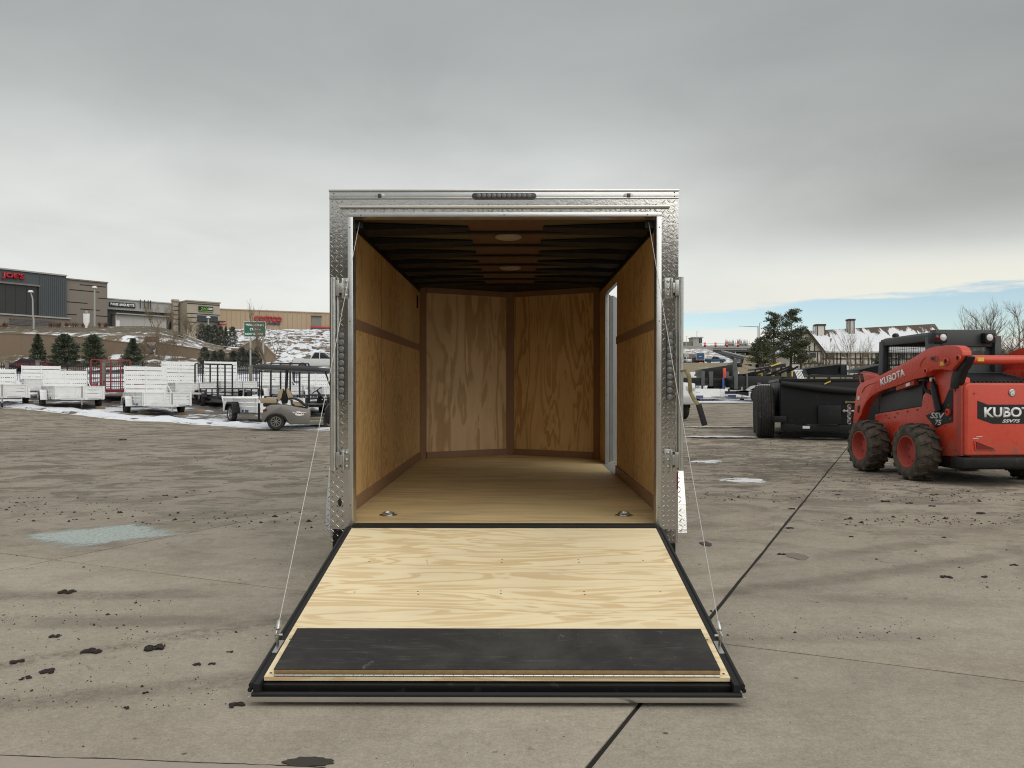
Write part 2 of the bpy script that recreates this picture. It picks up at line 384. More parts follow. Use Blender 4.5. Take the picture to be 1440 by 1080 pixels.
# ---- materials of the ground
def concretemat():
    m, b, bs = newmat('dirty concrete')
    P = b.node('ShaderNodeNewGeometry').outputs['Position']
    px, py, pz = b.sep(P)[:3]
    rnd = b.node('ShaderNodeObjectInfo').outputs['Random']
    n1 = b.noise(P, .22, 5, .6, .4); n2 = b.noise(P, 1.3, 6, .62, .3); n3 = b.noise(P, 14, 5, .65); n4 = b.noise(P, 110, 3, .7)
    c = b.mix(b.ss(.33, .68, n1), (.340, .296, .232), (.424, .376, .302))
    c = b.mix(b.m('MULTIPLY', b.ss(.40, .70, n2), .55), c, (.275, .237, .186))
    # mud film, more of it away from the camera, in smeared bands
    sv = b.comb(b.m('ADD', b.m('MULTIPLY', px, .85), b.m('MULTIPLY', py, .22)), b.m('SUBTRACT', b.m('MULTIPLY', py, 1.15), b.m('MULTIPLY', px, .25)), 0.0)
    n5 = b.noise(sv, 1.3, 8, .72, .7)
    far = b.ss(4.0, 13.0, py)
    mud = b.m('MULTIPLY', b.ss(.49, .56, n5), b.m('ADD', b.m('MULTIPLY', far, .78), .045))
    c = b.mix(mud, c, (.128, .104, .080))
    reg = b.m('SUBTRACT', 1.0, b.ss(2.0, 7.0, b.vm('DISTANCE', b.comb(px, py, 0.0), (6.0, 15.0, 0.0))))
    dark = b.m('MULTIPLY', b.ss(.555, .595, b.m('ADD', b.noise(sv, 2.4, 10, .80, 1.0), b.m('MULTIPLY', reg, .062))), b.m('ADD', b.m('MULTIPLY', far, .78), .02))
    c = b.mix(dark, c, (.066, .053, .042))
    # tyre tracks: rings about a few turning centres
    for (cx, cy, R, wd, amt) in ((-2.6, 16.0, 11.6, .12, .42), (-2.6, 16.0, 11.0, .13, .36), (-6.5, 12.4, 5.7, .10, .30), (4.5, 21.0, 16.3, .12, .26), (-9.8, 14.6, 4.2, .09, .42), (-9.6, 14.9, 5.9, .08, .34), (10.0, 2.0, 7.4, .12, .22), (-16, 10, 9.4, .1, .35), (3.0, -9.0, 13.2, .11, .25)):
        d = b.vm('DISTANCE', b.comb(px, py, 0.0), (cx, cy, 0.0))
        g = b.m('ABSOLUTE', b.m('SUBTRACT', b.m('ADD', d, b.m('MULTIPLY', b.m('SUBTRACT', n2, .5), .12)), R))
        f = b.m('MULTIPLY', b.m('SUBTRACT', 1.0, b.ss(wd*.4, wd*1.3, g)), b.ss(.38, .60, b.noise(P, .8, 5, .7)))
        c = b.mix(b.m('MULTIPLY', f, amt), c, (.085, .070, .055))
    # muddy wheel tracks across the near slabs
    for (ax_, ay_, bx_, by_, wd, amt) in ((-3.4,2.95,-1.0,4.62,.075,.62),(-3.2,2.92,-.95,3.58,.085,.42),(-3.7,5.05,-2.2,4.95,.09,.45),(-3.9,5.6,-3.0,4.9,.10,.50),(-2.3,5.0,-1.2,5.6,.07,.35),(-4.4,4.4,-1.9,4.55,.05,.30),(-3.4,7.2,-4.6,5.9,.06,.35),(1.6,5.2,5.2,4.3,.10,.28),(1.5,7.6,7.0,6.4,.12,.35),(1.4,8.6,8.0,8.0,.14,.45),(1.6,9.6,5.0,9.0,.12,.5)):
        L2 = (bx_-ax_)**2+(by_-ay_)**2
        tt_ = b.m('DIVIDE', b.m('ADD', b.m('MULTIPLY', b.m('SUBTRACT', px, ax_), bx_-ax_), b.m('MULTIPLY', b.m('SUBTRACT', py, ay_), by_-ay_)), L2, clamp=True)
        dxx = b.m('SUBTRACT', px, b.m('ADD', b.m('MULTIPLY', tt_, bx_-ax_), ax_)); dyy = b.m('SUBTRACT', py, b.m('ADD', b.m('MULTIPLY', tt_, by_-ay_), ay_))
        dd_ = b.m('SQRT', b.m('ADD', b.m('MULTIPLY', dxx, dxx), b.m('MULTIPLY', dyy, dyy)))
        dd_ = b.m('ADD', dd_, b.m('MULTIPLY', b.m('SUBTRACT', n2, .5), .30))
        f = b.m('MULTIPLY', b.m('SUBTRACT', 1.0, b.ss(wd*.3, wd*1.5, dd_)), b.m('MULTIPLY', b.ss(.42, .54, b.noise(P, 6.0, 8, .80)), b.ss(.30, .62, b.noise(P, 34, 5, .75))))
        c = b.mix(b.m('MULTIPLY', f, amt), c, (.105, .084, .063))
    # small flakes of dried mud
    fl_ = b.m('MULTIPLY', b.ss(.64, .68, b.noise(P, 5.5, 7, .72, .4)), b.ss(.46, .58, b.noise(P, .55, 4, .6)))
    c = b.mix(b.m('MULTIPLY', fl_, .55), c, (.13, .105, .08))
    n6 = b.noise(P, 42, 5, .75)
    c = b.mix(b.m('MULTIPLY', far, .42), c, (.190, .156, .118))
    k = b.m('ADD', b.m('MULTIPLY', n3, .46), .77)
    k = b.m('MULTIPLY', k, b.m('ADD', b.m('MULTIPLY', n6, .80), .60))
    k = b.m('MULTIPLY', k, b.m('ADD', b.m('MULTIPLY', n4, .90), .55))
    k = b.m('MULTIPLY', k, b.m('ADD', b.m('MULTIPLY', rnd, .12), .94))
    c = b.mix(1.0, c, b.comb(k, k, k), 'MULTIPLY')
    # specks of pale grit and dark crumbs
    vo = b.node('ShaderNodeTexVoronoi'); vo.inputs['Scale'].default_value = 22; b.put(vo.inputs['Vector'], P)
    vc = b.sep(vo.outputs['Color'])
    s1 = b.m('MULTIPLY', b.m('SUBTRACT', 1.0, b.ss(.06, .10, vo.outputs['Distance'])), b.m('GREATER_THAN', vc[0], .86))
    c = b.mix(s1, c, (.55, .54, .52))
    vo2 = b.node('ShaderNodeTexVoronoi'); vo2.inputs['Scale'].default_value = 9; b.put(vo2.inputs['Vector'], P)
    vc2 = b.sep(vo2.outputs['Color'])
    s2 = b.m('MULTIPLY', b.m('SUBTRACT', 1.0, b.ss(.06, .13, vo2.outputs['Distance'])), b.m('GREATER_THAN', vc2[0], b.m('SUBTRACT', .93, b.m('MULTIPLY', far, .3))))
    c = b.mix(b.m('MULTIPLY', s2, .8), c, (.06, .05, .04))
    # fine hairline cracks
    vo3 = b.node('ShaderNodeTexVoronoi', feature='DISTANCE_TO_EDGE'); vo3.inputs['Scale'].default_value = .22
    b.put(vo3.inputs['Vector'], b.vm('ADD', P, b.vm('MULTIPLY', b.comb(n2, n3, 0.0), (1.2, .5, 0))))
    cr = b.m('MULTIPLY', b.m('SUBTRACT', 1.0, b.ss(.0008, .0022, vo3.outputs['Distance'])), b.ss(.52, .6, b.noise(P, .16, 2)))
    c = b.mix(b.m('MULTIPLY', cr, .55), c, (.05, .043, .036))
    b.put(bs.inputs['Base Color'], c)
    bs.inputs['Specular IOR Level'].default_value = .22
    r = b.m('SUBTRACT', .90, b.m('MULTIPLY', b.ss(.5, .72, n1), .16)); b.put(bs.inputs['Roughness'], r)
    h_ = b.m('ADD', b.m('ADD', b.m('MULTIPLY', n4, .25), b.m('MULTIPLY', n3, .5)), b.m('MULTIPLY', dark, .6))
    b.put(bs.inputs['Normal'], b.bump(h_, .45, .012))
    return m
M['concrete'] = concretemat()
M['joint'] = mat('joint filler', (.022, .019, .016), .8, 0, .3, 8, .4, 50)
def lotmat():
    m, b, bs = newmat('muddy yard surface')
    P = b.node('ShaderNodeNewGeometry').outputs['Position']
    px, py, pz = b.sep(P)[:3]
    n1 = b.noise(P, .18, 5, .6, .4); n3 = b.noise(P, 5, 6, .65)
    sv = b.comb(b.m('MULTIPLY', px, .55), b.m('MULTIPLY', py, 1.0), 0.0)
    n2 = b.noise(sv, .8, 6, .68, .6)
    c = b.mix(b.ss(.35, .65, n1), (.205, .182, .152), (.255, .232, .20))
    c = b.mix(b.m('MULTIPLY', b.ss(.46, .62, n2), .75), c, (.085, .068, .052))
    k = b.m('ADD', b.m('MULTIPLY', n3, .5), .75)
    c = b.mix(1.0, c, b.comb(k, k, k), 'MULTIPLY')
    b.put(bs.inputs['Base Color'], c); bs.inputs['Roughness'].default_value = .9; bs.inputs['Specular IOR Level'].default_value = .2
    b.put(bs.inputs['Normal'], b.bump(n3, .5, .03)); return m
M['lot'] = lotmat()
def snowygrass(name, grass, grass2, lo_, hi_, sc=.35, snow=(.80, .82, .86)):
    m, b, bs = newmat(name)
    P = b.node('ShaderNodeNewGeometry').outputs['Position']
    q = b.vm('MULTIPLY', P, (1., .55, 1.6))
    n1 = b.noise(q, sc, 7, .68, .4); n2 = b.noise(P, 1.1, 6, .7); n3 = b.noise(P, 7, 4, .7)
    g = b.mix(b.ss(.38, .62, n2), grass, grass2)
    k = b.m('ADD', b.m('MULTIPLY', n3, .8), .6); g = b.mix(1.0, g, b.comb(k, k, k), 'MULTIPLY')
    v = b.m('ADD', b.m('MULTIPLY', n1, .62), b.m('MULTIPLY', n2, .38))
    s = b.ss(lo_, hi_, v)
    c = b.mix(s, g, snow)
    b.put(bs.inputs['Base Color'], c); b.put(bs.inputs['Roughness'], .8)
    b.put(bs.inputs['Normal'], b.bump(b.m('ADD', n3, b.m('MULTIPLY', s, .8)), .6, .12)); return m
M['snowyard'] = snowygrass('snowy yard ground', (.085, .065, .050), (.13, .105, .082), .42, .49, .22)
M['hillside'] = snowygrass('snowy hillside', (.125, .095, .060), (.185, .150, .092), .505, .55, .30)
M['drygrass'] = snowygrass('dry grass bank', (.20, .155, .085), (.27, .22, .13), .58, .68, .4)
M['bankgrass'] = snowygrass('brown mulch bank', (.095, .075, .050), (.15, .12, .075), .56, .62, .4)
def riprapmat():
    m, b, bs = newmat('snow covered riprap')
    P = b.node('ShaderNodeNewGeometry').outputs['Position']
    Q = b.vm('ADD', P, b.vm('MULTIPLY', b.comb(b.noise(P, 1.2, 3), b.noise(P, 1.3, 3), b.noise(P, 1.1, 3)), (1.2, 1.2, 1.2)))
    vo = b.node('ShaderNodeTexVoronoi'); vo.inputs['Scale'].default_value = .85; b.put(vo.inputs['Vector'], Q)
    cc = b.sep(vo.outputs['Color']); n1 = b.noise(P, .16, 4, .6); n2 = b.noise(P, 2.5, 5, .7)
    v = b.m('ADD', b.m('ADD', b.m('MULTIPLY', cc[0], .55), b.m('MULTIPLY', n2, .55)), b.m('MULTIPLY', b.m('SUBTRACT', n1, .5), 1.5))
    s = b.ss(.44, .56, v)
    rk = b.mix(cc[1], (.15, .105, .075), (.31, .25, .19))
    dk = b.ss(.30, .62, vo.outputs['Distance']); rk = b.mix(b.m('MULTIPLY', dk, .65), rk, (.06, .045, .035))
    b.put(bs.inputs['Base Color'], b.mix(s, rk, (.80, .82, .85))); bs.inputs['Roughness'].default_value = .85
    b.put(bs.inputs['Normal'], b.bump(b.m('SUBTRACT', 1.0, vo.outputs['Distance']), .9, .35)); return m
M['riprap'] = riprapmat()
M['asphalt'] = mat('road asphalt', (.065, .065, .067), .8, 0, .2, .5)

def grid_obj(name, m, xs, ys, zf, keep=None, smooth=True):
    b = MB(); ids = {}
    for j, y in enumerate(ys):
        for i, x in enumerate(xs):
            ids[i, j] = len(b.v); b.v.append((x, y, zf(x, y)))
    for j in range(len(ys)-1):
        for i in range(len(xs)-1):
            if keep and not keep((xs[i]+xs[i+1])/2, (ys[j]+ys[j+1])/2): continue
            b.f.append((ids[i,j], ids[i+1,j], ids[i+1,j+1], ids[i,j+1]))
    o = b.build(name, m, None, 0, 180 if smooth else 0, recalc=False)
    used = set(v for f in b.f for v in f)
    if len(used) < len(b.v):
        bm = bmesh.new(); bm.from_mesh(o.data)
        bmesh.ops.delete(bm, geom=[v for v in bm.verts if not v.link_faces], context='VERTS'); bm.to_mesh(o.data); bm.free()
    return tag(o, kind='structure')
def frange(a, b_, s):
    n = int(round((b_-a)/s)); return [a+(b_-a)*i/n for i in range(n+1)]
# far plain that reaches the horizon, and the yard under the slabs
far = MB(); far.quad((-4000,-4000,-.30), (4000,-4000,-.30), (4000,5000,-.30), (-4000,5000,-.30))
tag(far.build('ground', 'lot', None, 0, 0), kind='structure')
def ridge(x, y): return mnoise.noise(Vector((x*.25, y*.25, 3.1)))
SLAB_END = 24.0
xs = frange(-240, 240, 2.5)
yard = grid_obj('parking_lot', 'concrete', frange(-90, 90, 1.5), frange(-70, 48, 1.0),
    lambda x, y: (hgt(x, y) if y > 16 else 0)-.022-(.0 if y < 23 else 0)+(.02*sst(22, 30, y)*(.5+ridge(x*3, y*3))), None)
# concrete slabs, one object each, on the lot's own grid
ang = math.radians(24.7); ad = Vector((math.sin(ang), math.cos(ang), 0)); pd = Vector((math.cos(ang), -math.sin(ang), 0))
VS = [-.906+4.66*k for k in range(-5, 7)]
US = [-11.4, -7.4, -3.4, -.75, 4.10, 6.94, 11.1, 15.3, 19.5, 23.7]
random.seed(11)
cnt = 0
for i in range(len(VS)-1):
    for j in range(len(US)-1):
        v0, v1, u0, u1 = VS[i], VS[i+1], US[j], US[j+1]
        cpt = ad*(u0+u1)/2+pd*(v0+v1)/2
        if cpt.y > 21.5 or cpt.y < -7 or abs(cpt.x) > 17.5: continue
        g0 = .012 if abs(v0+.906) < .01 else .007
        g1 = .012 if abs(v1+.906) < .01 else .007
        a0, a1 = v0+g0, v1-g1; b0, b1 = u0+.0055, u1-.0055
        bm_ = MB(); zt = random.uniform(-.0015, .0015)
        def edge(p0, p1, n):   # slightly ragged slab edge
            out = []
            for k in range(n):
                t = k/n; q = p0.lerp(p1, t)
                if 0 < k: q = q+Vector((random.uniform(-1, 1), random.uniform(-1, 1), 0))*.0035
                out.append(q)
            return out
        cs = [ad*b0+pd*a0, ad*b0+pd*a1, ad*b1+pd*a1, ad*b1+pd*a0]
        ring = []
        for k in range(4): ring += edge(cs[k], cs[(k+1)%4], 10 if cpt.y < 12 else 3)
        mid = sum(ring, Vector())/len(ring); n = len(ring)
        top = [Vector((q.x, q.y, zt-.003)) for q in ring]
        inn = [q+(mid-q).normalized()*.012+Vector((0,0,zt)) for q in ring]
        bot = [Vector((q.x, q.y, -.035)) for q in ring]
        bm_.add(inn+top+bot, [tuple(range(n))]+[(n+k, n+(k+1)%n, (k+1)%n, k) for k in range(n)]+[(2*n+k, 2*n+(k+1)%n, n+(k+1)%n, n+k) for k in range(n)])
        bm_.build('concrete_slab', 'concrete', yard, 0, 30); cnt += 1
# dark filler lying deep in the joints
jf = MB()
for v in VS:
    jf.quad(*[ad*uu+pd*vv+Vector((0,0,-.009)) for uu, vv in ((-11, v-.03), (-11, v+.03), (23, v+.03), (23, v-.03))])
o = jf.build('joint_filler', 'joint', yard, 0, 0)
# ---- left: snowy yard, road, hill
FRONT = [(-90,566),(0,573),(96,581.5),(180,591),(240,593),(305,598),(369,602.5),(420,604),(470,604.5),(560,603),(660,602),(740,592),(800,578)]
fr = [hit(a, b_) for a, b_ in FRONT]
def front_y(x):
    return interp(sorted((p.x, p.y) for p in fr), x)
def lump(x, y, s=1.0):
    return max(0, mnoise.noise(Vector((x*.55*s, y*.9*s, 1.7)))+.35)*.07+max(0, mnoise.noise(Vector((x*2.1, y*2.1, 5.2)))+.2)*.05
snx = frange(-36, 3.2, .22)
b = MB(); rows = 70; ids = {}
for i, x in enumerate(snx):
    f0 = front_y(x)+.35*mnoise.noise(Vector((x*1.3, 0, 9)))+.18*mnoise.noise(Vector((x*4.1, 0, 3)))
    for j in range(rows):
        t = (j/(rows-1))**1.8; y = f0+(52-f0)*t
        e = min(1, j/5.)
        z = hgt(x, y)+.012-.03*(j == 0)+lump(x, y)*e*(1-.45*sst(0, 5, y-f0))
        ids[i, j] = len(b.v); b.v.append((x, y, z))
for i in range(len(snx)-1):
    for j in range(rows-1): b.f.append((ids[i,j], ids[i+1,j], ids[i+1,j+1], ids[i,j+1]))
M['snowbank'] = snowygrass('trodden snow', (.10, .085, .070), (.16, .135, .11), .50, .56, .35)
tag(b.build('snow_bank', 'snowbank', None, 0, 180, recalc=False), kind='structure')
# ploughed ridge of snow along the front of the yard
b = MB(); rows = 13; ids = {}
for i, x in enumerate(snx):
    f0 = front_y(x)+.30*mnoise.noise(Vector((x*1.3, 0, 9)))+.18*mnoise.noise(Vector((x*4.1, 0, 3)))-.05
    wd_ = 1.5+.9*mnoise.noise(Vector((x*.45, 2, 2)))
    for j in range(rows):
        t = j/(rows-1); y = f0+wd_*t
        g = max(0, mnoise.noise(Vector((x*.5, y*.5, 21)))+.30)*.8+.25
        z = hgt(x, y)+.03+math.sin(PI*min(1, t*1.0))**.6*g*(.15+.10*mnoise.noise(Vector((x*2.2, y*2.2, 4)))+.07*mnoise.noise(Vector((x*5, y*5, 8))))-.05*(j in (0, rows-1))
        ids[i, j] = len(b.v); b.v.append((x, y, z))
for i in range(len(snx)-1):
    for j in range(rows-1): b.f.append((ids[i,j], ids[i+1,j], ids[i+1,j+1], ids[i,j+1]))
M['ridge'] = snowygrass('ploughed snow', (.16, .135, .11), (.24, .21, .18), .30, .37, .9)
tag(b.build('snow_ridge', 'ridge', None, 0, 180, recalc=False), kind='structure')
grid_obj('snowy_yard', 'snowyard', frange(-90, 2, 1.5), frange(40, 80, 1.0), lambda x, y: hgt(x, y)+.02+.10*max(0, ridge(x*2, y*2)), lambda x, y: x/y < -.03 and (x < -35 or y > 50.5))
grid_obj('road', 'asphalt', frange(-140, 4, 2), frange(79, 91, 1.0), lambda x, y: hgt(x, y)+.02, lambda x, y: x/y < -.02)
grid_obj('hillside', 'hillside', frange(-230, 4, 1.5), frange(90, 150, 1.0), lambda x, y: hgt(x, y)+.02+.25*ridge(x, y)*sst(92, 97, y)*(1-sst(118, 124, y)), lambda x, y: x/y < -.335 and (y < 112 or x/y > -.40))
grid_obj('store_bank', 'bankgrass', frange(-230, -30, 1.5), frange(112, 150, 1.0), lambda x, y: hgt(x, y)+.03+.15*ridge(x, y)*(1-sst(118, 124, y)), lambda x, y: x/y <= -.40)
rr = grid_obj('rocky_slope', 'riprap', frange(-90, 6, .9), frange(91, 216, .9), lambda x, y: hgt(x, y)+.02+.55*(mnoise.noise(Vector((x*.8, y*.8, 2)))+.6*mnoise.noise(Vector((x*1.9, y*1.9, 7))))*sst(93, 100, y), lambda x, y: -.345 < x/y < -.02)
grid_obj('upper_terrace', 'drygrass', frange(-320, 6, 4), frange(148, 420, 6), lambda x, y: hgt(x, y)-.05, lambda x, y: (x/y <= -.34) or y > 212 and x/y < -.01)
# ---- right: yard apron, dry grass bank, road in front of the overpass, far ground
grid_obj('snowy_apron', 'snowyard', frange(2, 70, 1.2), frange(42.5, 72, .8), lambda x, y: hgt(x, y)+.03+.08*max(0, ridge(x*2, y*2))*sst(42.5, 45, y), lambda x, y: x/y > .08)
grid_obj('grass_bank', 'drygrass', frange(2, 280, 2.5), frange(70, 222, 2), lambda x, y: hgt(x, y)+.03+.15*ridge(x, y), lambda x, y: x/y > .06)
grid_obj('highway', 'asphalt', frange(8, 240, 4), frange(222, 246, 2), lambda x, y: hgt(x, y)+.03, lambda x, y: x/y > .05)
grid_obj('valley_floor', 'snowyard', frange(-40, 12, 2), frange(40, 92, 2), lambda x, y: hgt(x, y)-.03, lambda x, y: -.05 < x/y < .12)
grid_obj('valley_floor', 'hillside', frange(-60, 60, 2.5), frange(88, 480, 2.5), lambda x, y: hgt(x, y)-.03, lambda x, y: -.06 < x/y < .12)
grid_obj('far_meadow', 'hillside', frange(8, 560, 6), frange(246, 470, 6), lambda x, y: hgt(x, y)+.3*ridge(x*.3, y*.3), lambda x, y: x/y > .04)

# ---- things lying on the slabs
m, nb, bs = newmat('worn pale green paint'); P = nb.node('ShaderNodeNewGeometry').outputs['Position']
nn = nb.noise(P, 3.2, 6, .72, .4); n2 = nb.noise(P, 40, 4, .7)
oc = nb.node('ShaderNodeTexCoord').outputs['UV'] if False else None
bs.inputs['Base Color'].default_value = (.52, .59, .56, 1); bs.inputs['Roughness'].default_value = .7
qx, qy, qz = nb.sep(P)[:3]
dm = nb.m('SUBTRACT', 1.0, nb.m('ADD', nb.m('MULTIPLY', nb.m('ABSOLUTE', nb.m('ADD', qx, 3.50)), 1/.80), nb.m('MULTIPLY', nb.m('ABSOLUTE', nb.m('SUBTRACT', qy, 7.06)), 1/.70)))
nb_ = nb.noise(nb.vm('MULTIPLY', P, (2.2, 1.2, 1.)), 2.2, 8, .72, .6)
al = nb.m('MULTIPLY', nb.ss(.0, .42, nb.m('ADD', dm, nb.m('MULTIPLY', nb.m('SUBTRACT', nb_, .5), 1.1))), nb.m('ADD', nb.m('MULTIPLY', nb.ss(.35, .6, n2), .4), .6))
nb.put(bs.inputs['Alpha'], nb.m('MULTIPLY', al, .80)); M['paintpatch'] = m
rag = [Vector((-3.5+.95*math.cos(2*PI*k/40), 7.06+.85*math.sin(2*PI*k/40), .004)) for k in range(40)]
b = MB(); b.add(rag, [tuple(range(len(rag)))])
tag(b.build('paint_patch', 'paintpatch', yard, 0, 0))
M['damp'] = mat('damp ring', (.19, .165, .13), .8, 0, .3, 20)
M['wet'] = mat('wet stain', (.040, .033, .026), .62, 0, .35, 30)
m, nb, bs = newmat('slushy ice'); P = nb.node('ShaderNodeNewGeometry').outputs['Position']
nn = nb.noise(nb.vm('MULTIPLY', P, (1., 2.2, 1.)), 2.6, 7, .72, .5)
nb.put(bs.inputs['Base Color'], nb.mix(nb.ss(.40, .56, nn), (.20, .185, .165), (.72, .73, .74))); nb.put(bs.inputs['Roughness'], nb.m('SUBTRACT', .75, nb.m('MULTIPLY', nb.ss(.4, .6, nn), .3)))
nb.put(bs.inputs['Alpha'], nb.ss(.34, .47, nn)); nb.put(bs.inputs['Normal'], nb.bump(nn, .5, .03)); M['ice'] = m
def blob(name, m, px0, px1, py0, py1, label, cat, z=.005, thick=.0, seed=0, par=None, kind=None):
    c0 = hit((px0+px1)/2, py1); c1 = hit((px0+px1)/2, py0); cy = (c0.y+c1.y)/2; ry = max(.03, (c1.y-c0.y)/2)
    cx = ((px0+px1)/2-720)/F*cy; rx = (px1-px0)/2/F*cy; vs = []; n = 44
    for k in range(n):
        t = 2*PI*k/n; r = 1+.42*mnoise.noise(Vector((math.cos(t)*1.6+seed*7.3, math.sin(t)*1.6, seed)))+.20*mnoise.noise(Vector((math.cos(t)*5, math.sin(t)*5, seed+3)))
        vs.append(Vector((cx+rx*r*math.cos(t), cy+ry*r*math.sin(t), hgt(cx, cy))))
    b = MB(); zt = z+thick; mid = Vector((cx, cy, hgt(cx, cy)+zt+thick*.4))
    lo_ = [Vector((q.x, q.y, q.z+z*.6)) for q in vs]; up = [q.lerp(mid, .10)+Vector((0,0,zt)) if thick else q+Vector((0,0,zt)) for q in vs]
    for q in up: q.z = hgt(cx, cy)+zt
    b.add(lo_+up+[mid], [(k,(k+1)%n,n+(k+1)%n,n+k) for k in range(n)]+[(n+k,n+(k+1)%n,2*n) for k in range(n)])
    o = b.build(name, m, par, 0, 50)
    if kind: tag(o, kind=kind)
    elif not par: tag(o, label, cat, 'slushy ice patches on the muddy lot')
    return o
blob('wet_stain', 'wet', 402, 466, 1066, 1079, None, None, .004, 0, 1, yard)
blob('wet_stain', 'damp', 1106, 1134, 778, 787, None, None, .004, 0, 2, yard)
blob('wet_stain', 'wet', 986, 1000, 762, 768, None, None, .004, 0, 3, yard)
ICE = [(960,1072,612.5,616,'long white slush strip across the lot level with the dump trailer tyres'),
       (972,1066,599.5,601.5,'thin slush strip behind the long white one'),
       (1010,1078,673,678.5,'slush patch nearest the camera to the right of the cargo trailer fender'),
       (975,1015,647.5,651.5,'small slush patch beside the cargo trailer post, short of the long strip'),
       (1125,1186,614.5,618,'slush streak lying under the black dump trailer')]
for k, (a, b_, c, d, lab) in enumerate(ICE): blob('ice_patch', 'ice', a, b_, c, d, lab, 'ice patch', .004, .006, 4+k)
# pinkish gutter strip along the near edge, parted from the slabs by a ragged dark joint
M['gutter'] = mat('pinkish concrete', (.36, .305, .255), .85, 0, .16, 2.0, .4, 40, .06, (.22, .18, .15), .1)
gl_ = [hit(*q) for q in ((-60,1063),(20,1066.5),(89,1069),(170,1071),(250,1075),(320,1077.5),(392,1080),(470,1084))]; gl2 = []
for p0, p1 in zip(gl_, gl_[1:]):
    for k in range(6): q = p0.lerp(p1, k/6); gl2.append(q+Vector((0, .006*mnoise.noise(Vector((q.x*22, 1, 0))), 0)))
b = MB(); n = len(gl2); b.add([(q.x, q.y, .0075) for q in gl2]+[(q.x, q.y-.7, .0075) for q in gl2], [(k+1, k, n+k, n+k+1) for k in range(n-1)]); tag(b.build('gutter_strip', 'gutter', yard, 0, 0))
b = MB(); b.add([(q.x, q.y+.013+.008*mnoise.noise(Vector((q.x*9, 4, 0))), .0045) for q in gl2]+[(q.x, q.y-.01, .0045) for q in gl2], [(k+1, k, n+k, n+k+1) for k in range(n-1)]); b.build('joint_filler', 'joint', yard, 0, 0)
# mud clods: the larger ones are things, the crumbs are stuff
def clod_mesh(seed, n=5):
    rnd = random.Random(seed); bm = bmesh.new()
    for k in range(n):
        r = rnd.uniform(.12, .42); mt = Matrix.Translation((rnd.uniform(-.8,.8), rnd.uniform(-.55,.55), r*.25)) @ Matrix.Diagonal((r*rnd.uniform(.8,1.5), r*rnd.uniform(.7,1.1), r*rnd.uniform(.45,.8), 1))
        bmesh.ops.create_icosphere(bm, subdivisions=1 if k > 4 else 2, radius=1, matrix=mt)
    for v in bm.verts: v.co += Vector((mnoise.noise(v.co*3+Vector((seed,0,0))), mnoise.noise(v.co*3+Vector((0,seed,0))), mnoise.noise(v.co*3)))*.16
    for v in bm.verts: v.co.z = max(v.co.z, -.02)
    me = bpy.data.meshes.new('mud_clod'); bm.to_mesh(me); bm.free(); me.shade_smooth(); me.set_sharp_from_angle(angle=.7); return me
CL = [clod_mesh(k, 7+2*(k%4)) for k in range(6)]
CLODS = [(128,917,26,'widest of the two flat mud clods left of the ramp, standing nearer the left edge'),(222,911,26,'broad flat mud clod left of the ramp, third from the left in its line'),
 (65,945,20,'mud clod below the leftmost wide clod, near the left edge of the lot'),(332,992,19,'dark mud clod just off the lower left corner of the ramp'),
 (25,932,18,'mud clod next to the left edge of the picture in the track of crumbs'),(36,954,14,'small double clod left of and below the pair of wide clods'),
 (178,996,10,'lone clod on bare concrete below the wide clods'),(80,895,14,'crumbled clod just above the wide left clods'),
 (276,935,11,'left one of two small clods between the wide clods and the ramp'),(298,934,9,'right one of two small clods between the wide clods and the ramp'),
 (205,975,8,'tiny round clod on bare concrete halfway between the wide clods and the bottom edge'),(324,917,8,'clod beside the lower end of the left ramp cable'),
 (390,883,8,'small clod right against the left edge of the ramp'),(98,833,20,'row of flattened mud lumps pressed into the track before the pale paint patch'),(88,832,9,'small lump at the left tip of the flattened row near the paint patch'),
 (1178,696,6,'clod standing alone between the cargo trailer and the red loader'),(1246,706,12,'flat clod on the lot in front of the loader rear tyre'),(1278,708,9,'clod in front of the loader just right of a flat one'),
 (1310,712,9,'clod in the crumbs in front of the loader, below its rear bumper'),(1378,722,12,'flat clod below the right part of the loader bumper'),(1112,716,9,'clod left of the joint line in front of the dump trailer'),
 (1330,812,14,'flat clod on clean concrete far right, halfway down'),(1386,812,10,'right neighbour of the flat clod on clean concrete'),(1425,795,10,'clod by the right edge of the picture on clean concrete'),
 (1098,780,11,'flat clod beside the damp ring right of the ramp'),(1198,755,6,'round clod on the concrete right of the joint line'),(1327,756,6,'round clod on the concrete below the loader'),
 (1110,743,9,'clod lying on the diagonal joint'),(173,616+3,10,'flat dark smear clod far out on the lot below the white trailers'),(233,697,7,'clod on the lot beyond the pale paint patch')]
random.seed(5)
for k, (px, py, wd, lab) in enumerate(CLODS):
    p = hit(px, py); o = link('mud_clod', CL[k%6], 'clod'); s = wd/F*p.y/1.9
    o.location = (p.x, p.y, p.z+.002); o.scale = (s, s*1.2, s*.85); o.rotation_euler = (0, 0, random.uniform(-.5, .5))
    tag(o, lab, 'mud clod', 'mud clods on the concrete')
bm = MB(); rnd = random.Random(3)
def crumb(x, y, s):
    vs = []; fs = [(0,1,2),(0,2,3),(0,3,4),(0,4,1)]
    vs.append((x+rnd.uniform(-.3,.3)*s, y, hgt(x, y)+s*rnd.uniform(.35,.7)))
    for k in range(4):
        t = PI/2*k+rnd.uniform(-.4,.4); r = s*rnd.uniform(.5, 1.15); vs.append((x+r*math.cos(t), y+r*math.sin(t), hgt(x, y)-.002))
    bm.add(vs, fs)
